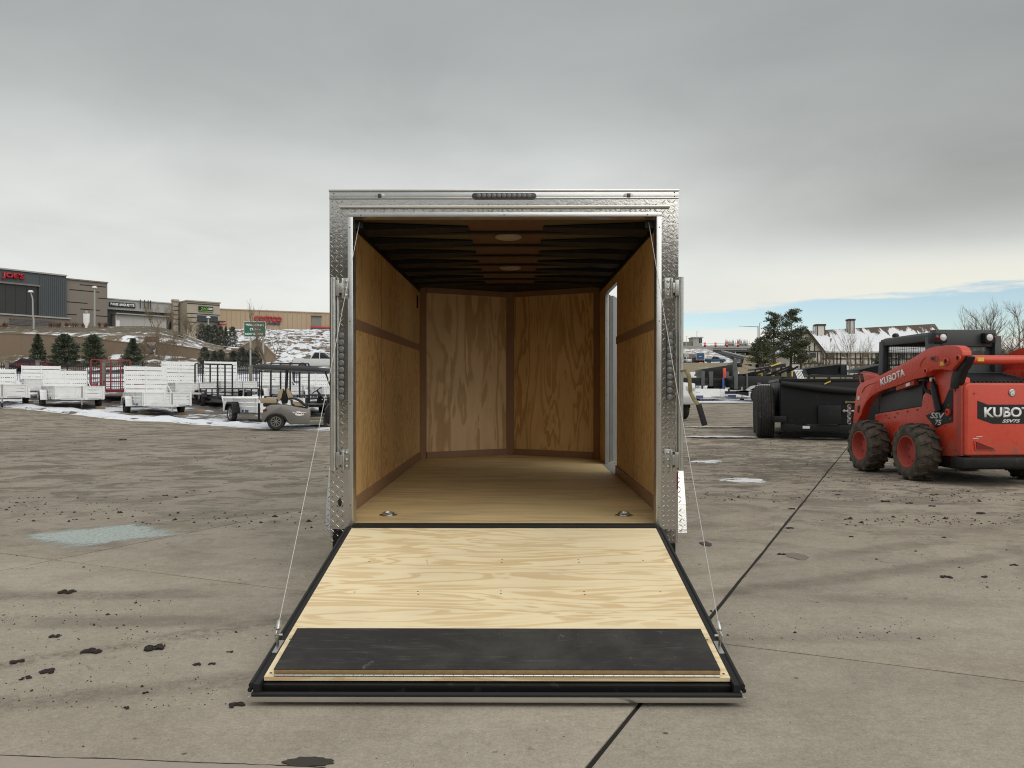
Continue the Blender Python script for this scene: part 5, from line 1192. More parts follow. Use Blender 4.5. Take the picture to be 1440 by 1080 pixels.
def aluminium_trailer(label, fender='whitealu', rimm='blackpaint', spokes=0, gate='up', L0=-1.62, L1=1.92, W=.96, gh=1.22):
    t = thing('utility_trailer', label, 'utility trailer', (0,0,0), 0, 'white aluminium utility trailers on the snowy yard')
    b = MB()
    for s in (-1, 1): b.box(s*W, s*(W-.06), L0, L1, .40, .50)
    for y in frange(L0, L1, .6): b.box(-W+.06, W-.06, y-.02, y+.02, .42, .48)
    b.build('frame', 'whitealu', t)
    b = MB(); n = 9
    for k in range(n): x0 = -W+.07+(2*W-.14)*k/n; b.box(x0, x0+(2*W-.14)/n-.006, L0, L1, .482, .50)
    o = b.build('deck_boards', 'whitealu', t); tag(o, kind='stuff')
    # side and front boards, three planks high
    for k in range(3):
        z0 = .505+.150*k
        for s in (-1, 1): b = MB(); b.box(s*W, s*(W-.035), L0, L1, z0, z0+.130); b.build('side_board', 'whitealu', t, .006, seg=1)
        b = MB(); b.box(-W+.036, W-.036, L1-.035, L1, z0, z0+.130); b.build('front_board', 'whitealu', t, .006, seg=1)
    for s in (-1, 1):
        for y in (L0+.04, -.55, .62, L1-.30, L1-.04): b = MB(); b.box(s*(W+.002), s*(W+.035), y-.03, y+.03, .40, .965); b.build('stake', 'whitealu', t, .004, seg=1)
        for x in (.12, W-.04): b = MB(); b.box(s*x-.03, s*x+.03, L1+.002, L1+.035, .40, .955); b.build('stake', 'whitealu', t, .004, seg=1)
        b = MB(); b.box(s*(W-.05), s*(W+.04), L0, L1, .945, .968); b.build('top_rail', 'whitealu', t)
    b = MB(); b.box(-W, W, L1-.05, L1+.04, .945, .968); b.build('top_rail', 'whitealu', t)
    # rear gate of slats
    g0 = Vector((0, L0-.03, .50)); tilt = Vector((0, -.06, 1)).normalized() if gate == 'up' else Vector((0, -.75, -.45)).normalized()
    if gate == 'fold': tilt = Vector((0, -.45, .75)).normalized()
    gl = gh if gate == 'up' else 1.15
    if gate == 'fold': gl = .62
    b = MB(); b.bar(g0, g0+tilt*gl, .05, .045, (1, 0, 0)); gf = b.build('gate', 'whitealu', t)
    for s in (-1, 1): b = MB(); b.bar(g0+Vector((s*(W-.06), 0, 0)), g0+Vector((s*(W-.06), 0, 0))+tilt*gl, .05, .045, (1, 0, 0)); b.build('gate_stile', 'whitealu', gf)
    ns = (8 if gl > 1.5 else 6) if gl > 1 else 3
    for k in range(ns):
        a0 = gl*(k+.06)/ns; a1 = a0+gl/ns*.84
        nv = Vector((0, -tilt.z, tilt.y))*.03
        p = [g0+tilt*a0, g0+tilt*a1]
        b = MB(); b.hexa([p[0]+Vector((-W+.05,0,0)), p[0]+Vector((W-.05,0,0)), p[0]+Vector((W-.05,0,0))+nv, p[0]+Vector((-W+.05,0,0))+nv, p[1]+Vector((-W+.05,0,0)), p[1]+Vector((W-.05,0,0)), p[1]+Vector((W-.05,0,0))+nv, p[1]+Vector((-W+.05,0,0))+nv])
        b.build('slat', 'whitealu', gf)
    if gate == 'up':
        for s in (-1, 1): b = MB(); b.bar((s*(W-.02), L0-.05, 1.25), (s*(W-.02), L0+.55, .96), .035); b.build('gate_brace', 'whitealu', t)
    for s in (-1, 1):
        wheel(t, s*(W+.17), -.25, .335, .21, s, 'tyre', rimm, spokes)
        b = MB(); prof = [(-.72,.45),(-.66,.66),(-.50,.80),(.02,.80),(.16,.66),(.24,.36)]
        for (y0,z0),(y1,z1) in zip(prof, prof[1:]):
            b.hexa([(s*(W+.04),y0,z0),(s*(W+.31),y0,z0),(s*(W+.31),y1,z1),(s*(W+.04),y1,z1),(s*(W+.04),y0,z0+.012),(s*(W+.31),y0,z0+.012),(s*(W+.31),y1+.012,z1+.012),(s*(W+.04),y1+.012,z1+.012)])
        b.prism(prof+[(.17,.36),(.10,.62),(-.01,.74),(-.48,.74),(-.60,.64),(-.65,.45)], lambda a, c, q: (q, a, c), s*(W+.30), s*(W+.312))
        b.build('fender', fender, t, 0, 30)
        b = MB(); b.box(s*(W+.003), s*(W+.012), .32, .98, .405, .495); b.build('label_plate', 'bluelabel', t)
    b = MB(); b.bar((-W+.1, L1-.3, .42), (0, L1+1.25, .42), .07, .09); b.bar((W-.1, L1-.3, .42), (0, L1+1.25, .42), .07, .09); b.box(-.05, .05, L1+1.2, L1+1.45, .39, .47); b.box(-W, W, -.29, -.21, .30, .37); b.build('tongue', 'whitealu', t)
    b = MB(); b.tube([(.09, L1+1.05, .16), (.09, L1+1.05, .95)], .032, 8); b.bar((.09, L1+1.05, .90), (.30, L1+1.05, .90), .03); j = b.build('jack', 'zinc', t)
    b = MB(); b.lathe([(.02,-.03),(.085,-.03),(.09,0),(.085,.03),(.02,.03)], (.09, L1+1.05, .09), 'x', 12); b.build('jack_wheel', 'tyre', j)
    return t
HEAD = math.radians(-143)
t0 = aluminium_trailer('white aluminium trailer cut off by the left edge, first of the front row')
t3 = aluminium_trailer('white aluminium trailer with black fender, spoked wheel and folded ramp next to the golf cart', 'blackpaint', 'alu', 7, 'fold')
def put(o, p, rz, label=None): o.location = (p.x, p.y, p.z-.01); o.rotation_euler = (0, 0, rz); (label and tag(o, label))
def axle_at(px, py, d): p = at(px, py, d); return Vector((p.x, p.y, hgt(p.x, p.y)))
put(t0, axle_at(-4, 574, 37.2), HEAD)
put(copy_tree(t0), axle_at(101, 574, 37.2), HEAD, 'white aluminium trailer with raised closed gate, in front of the dark red parked car')
t2 = aluminium_trailer('white aluminium trailer with the tallest front row gate, right of the red gate', gh=1.66)
put(t2, axle_at(219, 574, 36.4), HEAD)
put(t3, axle_at(368, 585, 34.0), math.radians(-140))
BK = [(263, 43.5, 'white aluminium trailer whose gate rises right behind the tallest front row gate'),
      (322, 46.5, 'white aluminium trailer whose gate shows through the tall black gate'),
      (402, 46.0, 'white aluminium trailer in the second row behind the rear golf cart post'),
      (460, 45.0, 'white aluminium trailer in the second row behind the golf cart steering wheel'),
      (62, 43.0, 'white aluminium trailer with low gate just left of the raised closed gate')]
for px, d, lab in BK: put(copy_tree(t2 if px in (263, 322) else t0), axle_at(px, 560, d), math.radians(-146), lab)
for k, (px, py, lab) in enumerate(((258, 585, 'wood block under the tyre of the trailer right of the red gate'), (282, 582, 'dark wood block right of the pale one, under the trailer right of the red gate'), (141, 576, 'wood block beside the far tyre of the closed gate trailer'), (202, 583, 'reddish wood plank in the snow at the near tyre of the trailer with dark gaps'), (40, 568, 'wood block beside the tyre of the leftmost trailer'))):
    p = hit(px, py, 20, 60); b = MB(); b.box(-.2, .2, -.09, .09, 0, .12); o = b.build('wood_block', 'woodblock', None, .008); o.location = (p.x, p.y, p.z+.03); o.rotation_euler = (0, 0, .3*k); tag(o, lab, 'wood block', 'wood blocks under the trailers')
# ---- tube-rail landscape trailers, black and red
def rail_trailer(label, m, W=.95, L0=-2.3, L1=2.2, gh=1.55, bars=4, name='landscape_trailer'):
    t = thing(name, label, 'utility trailer', (0,0,0), 0)
    b = MB(); b.box(-W, W, L0, L1, .46, .52)
    for s in (-1, 1): b.box(s*W-.03, s*W+.03, L0, L1, .42, .54)
    b.bar((-W+.1, L1, .46), (0, L1+1.3, .46), .07, .1); b.bar((W-.1, L1, .46), (0, L1+1.3, .46), .07, .1); b.build('frame', m, t)
    for s in (-1, 1):
        b = MB(); b.bar((s*W, L0, .92), (s*W, L1, .92), .055); b.bar((s*W, L0, .74), (s*W, L1, .74), .03); b.build('side_rail', m, t)
        for y in frange(L0+.03, L1-.03, (L1-L0)/4): b = MB(); b.box(s*W-.025, s*W+.025, y-.025, y+.025, .54, .90); b.build('rail_post', m, t)
        wheel(t, s*(W+.16), -.2, .34, .2, s, 'tyre', 'blackpaint'); wheel(t, s*(W+.16), -.92, .34, .2, s, 'tyre', 'blackpaint')
        b = MB(); pr = [(-1.40,.50),(-1.32,.74),(-1.1,.84),(-.05,.84),(.16,.74),(.24,.50)]
        for (y0,z0),(y1,z1) in zip(pr, pr[1:]): b.hexa([(s*(W+.03),y0,z0),(s*(W+.28),y0,z0),(s*(W+.28),y1,z1),(s*(W+.03),y1,z1),(s*(W+.03),y0,z0+.014),(s*(W+.28),y0,z0+.014),(s*(W+.28),y1,z1+.014),(s*(W+.03),y1,z1+.014)])
        b.build('fender', m, t, 0, 30)
    b = MB(); b.bar((-W, L1, .92), (W, L1, .92), .055); b.build('front_rail', m, t)
    b = MB(); g = L0-.05; b.bar((-W, g, .5+gh), (W, g, .5+gh), .06); gf = b.build('gate', m, t); b = MB(); b.bar((-W, g, .52), (W, g, .52), .06); b.build('gate_rail', m, gf)
    for k in range(bars+1): x = -W+2*W*k/bars; b = MB(); b.box(x-.035, x+.035, g-.03, g+.03, .55, .47+gh); b.build('gate_bar', m, gf)
    b = MB()
    for k in range(8): z = .62+gh/8.5*k; b.tube([(-W, g+.035, z), (W, g+.035, z)], .006, 4)
    o = b.build('gate_mesh', m, gf); tag(o, kind='stuff')
    b = MB(); b.tube([(.09, L1+1.1, .05), (.09, L1+1.1, .95)], .032, 8); b.build('jack', 'zinc', t)
    return t
bt = rail_trailer('black tube rail trailer with a tall open gate of vertical bars, amid the white trailers', 'blackiron', gh=1.72, bars=5)
put(bt, axle_at(318, 560, 41.5), math.radians(-146))
bt2 = rail_trailer('black tube rail trailer with tall gate bars seen through the golf cart', 'blackiron', gh=1.95, bars=4, L1=2.6)
put(bt2, axle_at(432, 560, 38.5), math.radians(-146))
rt = rail_trailer('dark red tube rail trailer with an upright barred gate behind the white trailers', 'rediron', gh=1.62, bars=4)
put(rt, axle_at(166, 560, 42.0), math.radians(-146))

# ------------------------------------------------------------------ grey golf cart
gp = hit(388, 605, 10, 60); GD = gp.y+.55
gc = thing('golf_cart', 'grey golf cart with black canopy and tan seats, half hidden by the cargo trailer post', 'golf cart', (at(388, 605, gp.y).x, gp.y, gp.z), math.radians(13))
gk = gp.y/F
def GX(px): return (px-388)*gk
def GZ(py): return (605-py)*gk
M['cartgrey'] = mat('metallic grey cart paint', (.185, .178, .162), .36, .25, .08, 3, 0, 0, .06, (.14, .12, .10), .05, .3)
M['tan'] = mat('tan vinyl', (.36, .28, .18), .55, 0, .12, 8)
M['canopy'] = mat('charcoal canopy', (.034, .037, .040), .42, 0, .15, 4)
M['cartblack'] = mat('black cart trim', (.016, .016, .018), .45, 0, .2, 10)
def gpr(name, m, pix, y0, y1, par=gc, bevel=.01):
    b = MB(); b.prism([(GX(px), GZ(py)) for px, py in pix], lambda a, c, t: (a, t, c), y0, y1); return b.build(name, m, par, bevel)
body = gpr('body', 'cartgrey', [(368,592),(369,585),(371,577),(375,572),(381,569.2),(396,568.5),(410,571),(424,573.8),(434.5,575.5),(435,590.5),(432,596.6),(407,596.6),(403,591),(400,586),(395,582.5),(388,581.5),(381,582.5),(376,586),(372,592.5)], .0, 1.15, bevel=.03)
gpr('wheel_arch', 'cartblack', [(372,593),(376,586),(381,582.5),(388,581.5),(395,582.5),(400,586),(404,592.5),(402.3,593.5),(398.6,588),(394,584.8),(388,583.8),(382,584.8),(377.6,588),(374,594)], -.02, .10, body, .004)
gpr('sill', 'cartgrey', [(401,592),(405,590.6),(456,590.6),(456,596.8),(407,597)], .02, 1.13)
gpr('rear_bumper', 'cartblack', [(351,589),(351,592.6),(368,593.6),(372,590)], .05, 1.1)
gpr('footrest_bracket', 'cartblack', [(363,567),(366,567),(366,590),(363,590)], .15, .25); 
gpr('seat_base', 'cartblack', [(370,567.5),(389,567.5),(396,569.5),(380,572),(371,572)], .06, 1.09)
gpr('rear_cushion', 'tan', [(366,561),(368,559.5),(388,560.5),(389.5,566),(387,567.6),(367,567)], .08, 1.07, bevel=.035)
gpr('front_cushion', 'tan', [(408,565),(426,566.5),(427,572),(409,571)], .08, 1.07, bevel=.03)
gpr('rear_backrest', 'tan', [(394,547),(397,546),(397.5,549),(395.5,559),(392.5,564),(390,563),(389.4,558)], .08, 1.07, bevel=.03)
gpr('front_backrest', 'tan', [(401.5,546.5),(403.5,545.5),(409,554),(410.5,560.5),(408.5,562.5),(404.5,561),(402,552)], .08, 1.07, bevel=.03)
gpr('backrest_frame', 'cartblack', [(397,549),(402,549),(404,560),(402,568),(396,568),(394,561)], .15, 1.0)
b = MB()
for y in (.06, 1.07): b.tube([(GX(px), y, GZ(py)) for px, py in ((405,561.5),(408,560.2),(414,561),(421,564.5),(427,569.5),(431,574.5))], .028, 8); b.tube([(GX(px), y, GZ(py)) for px, py in ((408,563),(410,568),(414,571.5),(422,573.5),(430,575))], .025, 8)
b.build('armrest', 'cartblack', gc)
b = MB()
for y in (.10, 1.05):
    b.bar((GX(366), y, GZ(520)), (GX(365), y, GZ(562)), .035); b.bar((GX(402), y, GZ(521)), (GX(400.5), y, GZ(562)), .055)
    b.bar((GX(456), y, GZ(523)), (GX(468), y, GZ(556)), .04)
b.build('canopy_posts', 'cartblack', gc, .004)
gpr('canopy', 'canopy', [(356.5,515.5),(359,513.5),(368,512),(400,513),(440,515.5),(464,518),(470,521),(470,523.4),(440,522),(400,520.6),(362,518.8),(357,517.6)], -.08, 1.23, bevel=.03)
b = MB(); c0 = Vector((GX(444), .32, GZ(549))); ax_ = Vector((-.55, 0, .83)).normalized(); e1 = ax_.cross(Vector((0,1,0))); n = 18
b.tube([c0+(Vector((0,1,0))*math.cos(2*PI*k/n)+e1*math.sin(2*PI*k/n))*.17 for k in range(n+1)], .016, 6, False); b.tube([c0, (GX(459), .32, GZ(569))], .03, 8); b.build('steering_wheel', 'cartblack', gc)
gpr('cowl', 'cartblack', [(455,577),(460,570),(466,566),(475,566),(480,575),(482,590),(478,596),(456,596)], .0, 1.15, bevel=.03)
gpr('floor_mat', 'olive', [(434,588.5),(456,587.5),(456,590.4),(434,590.4)], .04, 1.1)
gpr('tail_light', 'redlens', [(370,576),(376,574.5),(376.5,577),(371,579)], -.02, .05, body, .004)
# winged emblem on the side with small red lettering
q = MB()
q.prism([(GX(px), GZ(py)) for px, py in ((410,579),(414,579.8),(417,578.5),(420,578.6),(424,580),(429.5,580.3),(426,584),(420,585),(415,584)) ], lambda a, c, t: (a, t, c), -.006, -.0005)
lg = q.build('wing_emblem', 'lettering', body)
for k, (pa, pb, h0, h1) in enumerate(((413.2,414.4,580.1,582.4),(414.8,416.2,580.0,580.9),(417.0,418.4,580.6,582.2),(418.9,420.4,581.0,582.4),(420.9,422.6,581.0,582.3),(424.0,425.4,580.9,582.7),(426,428.2,581.2,582.7))):
    mb = MB(); mb.box(GX(pa), GX(pb), -.009, -.006, GZ(h1), GZ(h0)); mb.build('emblem_stroke', 'redlens', lg)
M['cartrim'] = mat('grey wheel cover', (.20, .19, .175), .5, .4, .2, 12)
RW = 12.0*gk
for px in (388, 464):
    for y, s in ((.11, -1), (1.04, 1)): wheel(gc, GX(px), y, RW, .21, s, 'tyre', 'cartrim', 9, 'y')
# ------------------------------------------------------------------ yard fence
fn = thing('picket_fence', 'black metal picket fence between the trailer yard and the road', 'fence', (0, 50.5, 0), 0)
b = MB(); x = -34.0; k = 0
def fz(x): return hgt(x, 50.5)
while x < -10.8: b.box(x-.012, x+.012, -.012, .012, fz(x)+.05, fz(x)+1.62+(.05 if k%2 else 0)); x += .125; k += 1
o = b.build('pickets', 'blackiron', fn, 0, 0); tag(o, kind='stuff')
for dz in (.2, 1.42):
    b = MB()
    for x in frange(-34, -11, 1.0): b.bar((x, .0, fz(x)+dz), (x+1.0, .0, fz(x+1)+dz), .035, .04)
    b.build('fence_rail', 'blackiron', fn)
for x in frange(-34, -11, 2.4): b = MB(); b.box(x-.035, x+.035, -.035, .035, fz(x)-.1, fz(x)+1.72); b.build('fence_post', 'blackiron', fn)
M['stone'] = mat('grey stone', (.20, .185, .16), .8, 0, .2, 8, .2, 40)
for px, lab in ((53, 'grey stone fence pillar in front of the red car'), (146, 'grey stone fence pillar seen through the red gate'), (229, 'grey stone fence pillar behind the white gates'), (352.5, 'grey stone fence pillar left of the golf cart canopy'), (10.0, 'grey stone fence pillar nearest the left edge')):
    p = onground(px, 50.35); t = thing('fence_pillar', lab, 'pillar', p, 0, 'stone pillars along the picket fence'); b = MB(); b.box(-.085, .085, -.085, .085, -.1, 1.72); b.build('shaft', 'stone', t, .01); b = MB(); b.box(-.11, .11, -.11, .11, 1.722, 1.79); b.build('cap', 'stone', t, .02)
# ------------------------------------------------------------------ vehicles (small in the picture)
M['carred'] = mat('dark red car paint', (.105, .008, .014), .25, .2, .06, 3, 0, 0, .05, None, 0, .5)
M['carwhite'] = mat('white car paint', (.66, .66, .65), .3, 0, .05, 3)
M['cargrey'] = mat('grey car paint', (.10, .105, .115), .3, .3, .06, 3)
M['carblue'] = mat('blue car paint', (.05, .11, .20), .3, .2, .06, 3)
def car(name, label, cat, col, kind='sedan', group=None, W=.88):
    t = thing(name, label, cat, (0,0,0), 0, group)
    if kind == 'sedan':
        low = [(-2.2,.35),(-2.28,.55),(-2.22,.85),(-1.3,.95),(1.3,.95),(2.1,.98),(2.25,.85),(2.3,.5),(2.2,.35)]; cabn = [(-1.25,.94),(-.45,1.40),(.55,1.44),(1.35,1.22),(1.75,.96)]; wx = (-1.38, 1.38)
    elif kind == 'suv':
        low = [(-2.2,.42),(-2.28,.65),(-2.2,1.02),(-1.1,1.10),(2.2,1.12),(2.28,.8),(2.22,.42)]; cabn = [(-1.1,1.09),(-.5,1.66),(.3,1.72),(1.9,1.68),(2.18,1.10)]; wx = (-1.4, 1.38)
    else:
        low = [(-2.75,.5),(-2.82,.75),(-2.72,1.18),(-1.2,1.24),(2.75,1.26),(2.8,.9),(2.75,.5)]; cabn = [(-1.25,1.23),(-.55,1.86),(.55,1.90),(.95,1.24)]; wx = (-1.75, 1.75)
    r = .33 if kind == 'sedan' else .39
    b = MB(); b.prism(low, lambda a, c, q: (a, q, c), -W, W); body = b.build('body', col, t, .05, 50)
    b = MB(); n = len(cabn)
    mid = Vector((sum(p[0] for p in cabn)/n, 0)); q0 = [(a, -W*.96, c) for a, c in cabn]; 
    vs = [(a, -W*(.96 if c < 1.3 else .80), c) for a, c in cabn]+[(a, W*(.96 if c < 1.3 else .80), c) for a, c in cabn]
    b.add(vs, [tuple(range(n-1,-1,-1)), tuple(range(n,2*n))]+[(i,(i+1)%n,n+(i+1)%n,n+i) for i in range(n)]); b.build('cabin', 'darkglass', t, .03, 50)
    top = max(c for a, c in cabn); rf = [(a, c) for a, c in cabn if c > top-.32]
    b = MB(); b.hexa([(rf[0][0]-.06,-W*.80,rf[0][1]),(rf[-1][0]+.06,-W*.80,rf[-1][1]),(rf[-1][0]+.06,W*.80,rf[-1][1]),(rf[0][0]-.06,W*.80,rf[0][1]),(rf[0][0],-W*.76,rf[0][1]+.05),(rf[-1][0],-W*.76,rf[-1][1]+.05),(rf[-1][0],W*.76,rf[-1][1]+.05),(rf[0][0],W*.76,rf[0][1]+.05)]); b.build('roof', col, t, .02)
    for s in (-1, 1):
        mx = (rf[0][0]+rf[-1][0])/2
        for pa, pb, w_ in (((cabn[0][0], s*W*.97, cabn[0][1]), (rf[0][0], s*W*.81, rf[0][1]+.03), .07), ((cabn[-1][0], s*W*.97, cabn[-1][1]), (rf[-1][0], s*W*.81, rf[-1][1]+.03), .09), ((mx, s*W*.97, low[3][1]), (mx, s*W*.81, top), .07)): b = MB(); b.bar(pa, pb, w_); b.build('window_pillar', col, t)
        for x in wx:
            wheel(t, x, s*(W-.08), r, .22, s, 'tyre', 'zinc', 5, 'y')
            b = MB(); m_ = 10; b.add([(x+(r+.07)*math.cos(PI*k/m_), s*(W+.012), r+(r+.07)*math.sin(PI*k/m_)) for k in range(m_+1)], [tuple(range(m_+1))]); b.build('wheel_arch', 'dark', body, 0, 0)
        b = MB(); b.box(-low[0][0]-.0-4.5 if False else low[0][0]-.06, low[0][0]+.12, s*(W-.30), s*(W-.04), low[2][1]-.22, low[2][1]-.08); b.build('headlight', 'lens', t, .02)
        b = MB(); b.box(low[-1][0]-.05, low[-1][0]+.10, s*(W-.26), s*(W-.03), low[2][1]-.25, low[2][1]-.05); b.build('tail_light', 'redlens', t, .02)
    if kind == 'pickup':
        b = MB(); b.box(.98, 2.68, -W+.1, W-.1, 1.255, 1.275); b.build('bed_cover', 'decal', t)
    return t
c = car('parked_car', 'dark red sedan parked on the snowy road behind the picket fence', 'car', 'carred'); c.location = hit(39, 522.5, 60, 120)+Vector((0, .4, 0)); c.rotation_euler = (0, 0, math.radians(4))
c = car('pickup_truck', 'white pickup on the road beyond the golf cart canopy, cut off by the trailer post', 'pickup', 'carwhite', 'pickup'); p = onground(452, 86); c.location = p+Vector((0,0,.02)); c.rotation_euler = (0, 0, math.radians(180))
# ------------------------------------------------------------------ foliage makers
def leafmat(name, a, b_):
    m, b, bs = newmat(name)
    P = b.node('ShaderNodeNewGeometry').outputs['Position']; n = b.noise(P, 2.2, 4, .6); n2 = b.noise(P, 23, 2, .6)
    c = b.mix(b.ss(.35, .65, b.m('ADD', b.m('MULTIPLY', n, .6), b.m('MULTIPLY', n2, .4))), a, b_)
    b.put(bs.inputs['Base Color'], c); bs.inputs['Roughness'].default_value = .7; return m
M['spruce'] = leafmat('spruce needles', (.075, .095, .060), (.15, .165, .108))
M['juniper'] = leafmat('juniper foliage', (.10, .112, .090), (.19, .195, .155))
M['pine'] = leafmat('pine needles', (.045, .064, .032), (.115, .130, .070))
M['bark'] = mat('bark', (.10, .078, .058), .9, 0, .3, 6, .4, 30)
M['palebark'] = mat('pale bark', (.26, .225, .18), .85, 0, .3, 6)
M['twig'] = mat('brown twigs', (.165, .125, .088), .85, 0, .3, 3)
M['drytwig'] = mat('dry shrub stems', (.20, .155, .105), .85, 0, .3, 3)
M['redtwig'] = mat('reddish dry shrub', (.16, .075, .050), .85, 0, .3, 3)
def cards(mb, rnd, c, d, ln, wd):
    """one small leaf spray: a bent pair of triangles along d"""
    d = d.normalized(); s = d.cross(Vector((rnd.uniform(-1,1), rnd.uniform(-1,1), rnd.uniform(-1,1)))).normalized()*wd
    m_ = c+d*ln*.5+d.cross(s).normalized()*ln*.12*rnd.uniform(-1, 1)
    mb.add([c-s*.5, m_-s, c+d*ln, m_+s, c+s*.5], [(0,1,2),(0,2,3),(0,3,4)])
def conifer(name, label, h, r, seed, n=900, mm='spruce', group=None, round_=False, cat='evergreen'):
    rnd = random.Random(seed); t = thing(name, label, cat, (0,0,0), 0, group)
    b = MB(); b.tube([(0,0,-.2), (0,0,h*.9)], [r*.09, .012], 6); b.build('trunk', 'bark', t)
    b = MB()
    for k in range(n):
        a = rnd.random()**(.8); z = h*(.03+.97*a); prof = (1-a)**.75 if not round_ else math.sqrt(max(0, 1-(a*1.02-.25)**2/.6))*.9
        th = rnd.uniform(0, 2*PI); tier = 1+.30*math.sin(a*h*9+3*mnoise.noise(Vector((math.cos(th)*2, math.sin(th)*2, seed))))+.62*mnoise.noise(Vector((math.cos(th)*1.8, math.sin(th)*1.8, a*4+seed*3.3)))
        rr_ = r*prof*tier*rnd.uniform(.45, 1.0)**.5
        out = Vector((math.cos(th), math.sin(th), 0)); c = out*rr_+Vector((0,0,z))
        cards(b, rnd, c-out*.1, out+Vector((rnd.uniform(-.6,.6), rnd.uniform(-.6,.6), rnd.uniform(-.35,.55) if not round_ else rnd.uniform(-.1,.9))), rnd.uniform(.22,.42)*max(.5, r/1.1), rnd.uniform(.05,.10)*max(.6, r/1.1))
    b.build('crown', mm, t, 0, 0, recalc=False)
    return t
for k, (px, bt_, tp, wpx, lab) in enumerate(((53,502,470.5,24,'dark evergreen leftmost of the four in front of the tan retaining wall'),(91,504,471.5,32,'broad dark evergreen second from the left in front of the retaining wall'),(131,505,472,27,'ragged dark evergreen third from the left in front of the retaining wall'),(187,504,477,27,'pale tipped spruce in front of the retaining wall, right of the other three'))):
    p = onground(px, 94); zt_ = H+(550-tp)*94/F; zb = H+(550-bt_)*94/F; p.z = min(p.z, zb)
    t = conifer('evergreen_tree', lab, zt_-p.z, wpx/2*94/F, k+1, 2600, 'spruce', 'evergreens before the retaining wall', round_=(k in (1, 2))); t.location = p
rnd = random.Random(4)
JUN = [(288,489,511,17),(302,494,512,16),(311,492,513,15),(328,494,513,17),(341,489,511,18),(352,491,512,16),(362,488,510,17)]
for k, (px, tp, bt_, wpx) in enumerate(JUN):
    p = onground(px, 92); zt_ = H+(550-tp)*92/F; p.z = min(p.z, H+(550-bt_)*92/F)
    side = ('leftmost and tallest juniper of the clump below the notch in the wall', 'second juniper from the left in the clump below the wall notch', 'juniper just left of the notch in the brown walls', 'juniper just right of the notch in the brown walls', 'juniper left of the highway sign post under the gabled wall', 'juniper between the two highway sign posts', 'juniper right of the highway sign posts')[k]
    conifer('juniper_bush', side, zt_-p.z, wpx/2*92/F, 20+k, 1700, 'juniper', 'junipers at the foot of the wall', True, 'juniper').location = p
for k, (px, tp, w_) in enumerate(((284,456,13),(293,458,13),(302,457.5,12),(310,459,11),(317.5,459,10),(327,460,11))):
    p = onground(px, 128); p.z -= .8; zt_ = H+(550-tp)*128/F
    lab = ('leftmost dark bush below the green shop sign', 'second dark bush below the green shop sign', 'third dark bush below the green shop sign', 'dark bush under the right corner of the tan shop', 'narrow dark bush right of the tan shop corner', 'rightmost dark bush on the terrace edge by the bare tree')[k]
    conifer('terrace_bush', lab, zt_-p.z, w_/1.55*128/F, 40+k, 1500, 'juniper', 'dark bushes along the terrace', k != 4, 'bush').location = p
# bare trees: recursive limbs
def bare_tree(name, label, cat, h, spread, seed, mm='twig', levels=5, trunk=.09, lean=(0,0), group=None, multi=1, fork=.28, kids=3):
    rnd = random.Random(seed); t = thing(name, label, cat, (0,0,0), 0, group); tb = MB(); cb = MB()
    def grow(p, d, ln, r, lv):
        n = 3; pts = [p]; q = p; dd = d.copy()
        for i in range(n):
            dd = (dd+Vector((rnd.uniform(-1,1), rnd.uniform(-1,1), rnd.uniform(-.5,.8)))*.16).normalized(); q = q+dd*ln/n; pts.append(q)
        rs = [lerp(r, r*.62, i/n) for i in range(n+1)]
        (tb if lv == levels else cb).tube(pts, rs, 6 if lv >= levels-1 else 3, False)
        if lv == 0: return
        for k in range(kids if lv < levels else kids+1):
            a = rnd.uniform(.35, 1.0) if lv < levels else rnd.uniform(fork*1.6, 1.0)
            pp = pts[0].lerp(pts[-1], a) if a < .99 else pts[-1]; i = min(n-1, int(a*n)); pp = pts[i].lerp(pts[i+1], a*n-i)
            ax_ = Vector((rnd.uniform(-1,1), rnd.uniform(-1,1), rnd.uniform(-.2,.6))).normalized()
            nd = (dd+ax_*spread*rnd.uniform(.6,1.2)).normalized(); nd.z = abs(nd.z)*.8+.10 if nd.z < .05 else nd.z
            grow(pp, nd.normalized(), ln*rnd.uniform(.50,.74), max(r*.5*rnd.uniform(.8,1.15), trunk*.035), lv-1)
        grow(pts[-1], (dd+Vector((rnd.uniform(-.3,.3), rnd.uniform(-.3,.3), .2))).normalized(), ln*.7, r*.6, lv-1)
    for m_ in range(multi):
        d0 = Vector((lean[0]+(rnd.uniform(-.5,.5) if multi > 1 else 0), lean[1]+(rnd.uniform(-.5,.5) if multi > 1 else 0), 1)).normalized()
        grow(Vector((rnd.uniform(-.3,.3)*(multi > 1), rnd.uniform(-.3,.3)*(multi > 1), -.2)), d0, h*.40, trunk, levels)
    tb.build('trunk', mm if trunk < .07 else 'bark' if mm == 'twig' else mm, t, 0, 50, recalc=False); cb.build('crown', mm, t, 0, 0, recalc=False); return t
bare_tree('bare_tree', 'bare leaning tree beside the green highway sign, trunk behind the golf cart canopy', 'tree', 6.6, .85, 5, 'twig', 4, .13, (-.85, 0)).location = onground(388, 66)
for k, (px, d, h_, lab) in enumerate(((206,97,3.6,'thin bare shrub by the little gate in the retaining wall'),(226,96,5.2,'tall bare shrub in front of the brown wall below the shop pilaster'),(244,96.5,4.2,'bare shrub before the brown wall, left of the junipers'),(216,120,4.2,'bare tree before the white shop wall on the terrace'),(236,124,4.4,'bare tree in front of the tan shop pilaster'),(262,126,3.6,'bare shrub at the left foot of the tan shop'),(274,125,3.2,'bare pale shrub beside the dark terrace bushes'))):
    bare_tree('bare_shrub', lab, 'bare shrub', h_, .62, 60+k, 'drytwig', 4, .05, (0,0), 'bare shrubs on the hill', 3).location = onground(px, d)+Vector((0,0,-.1))
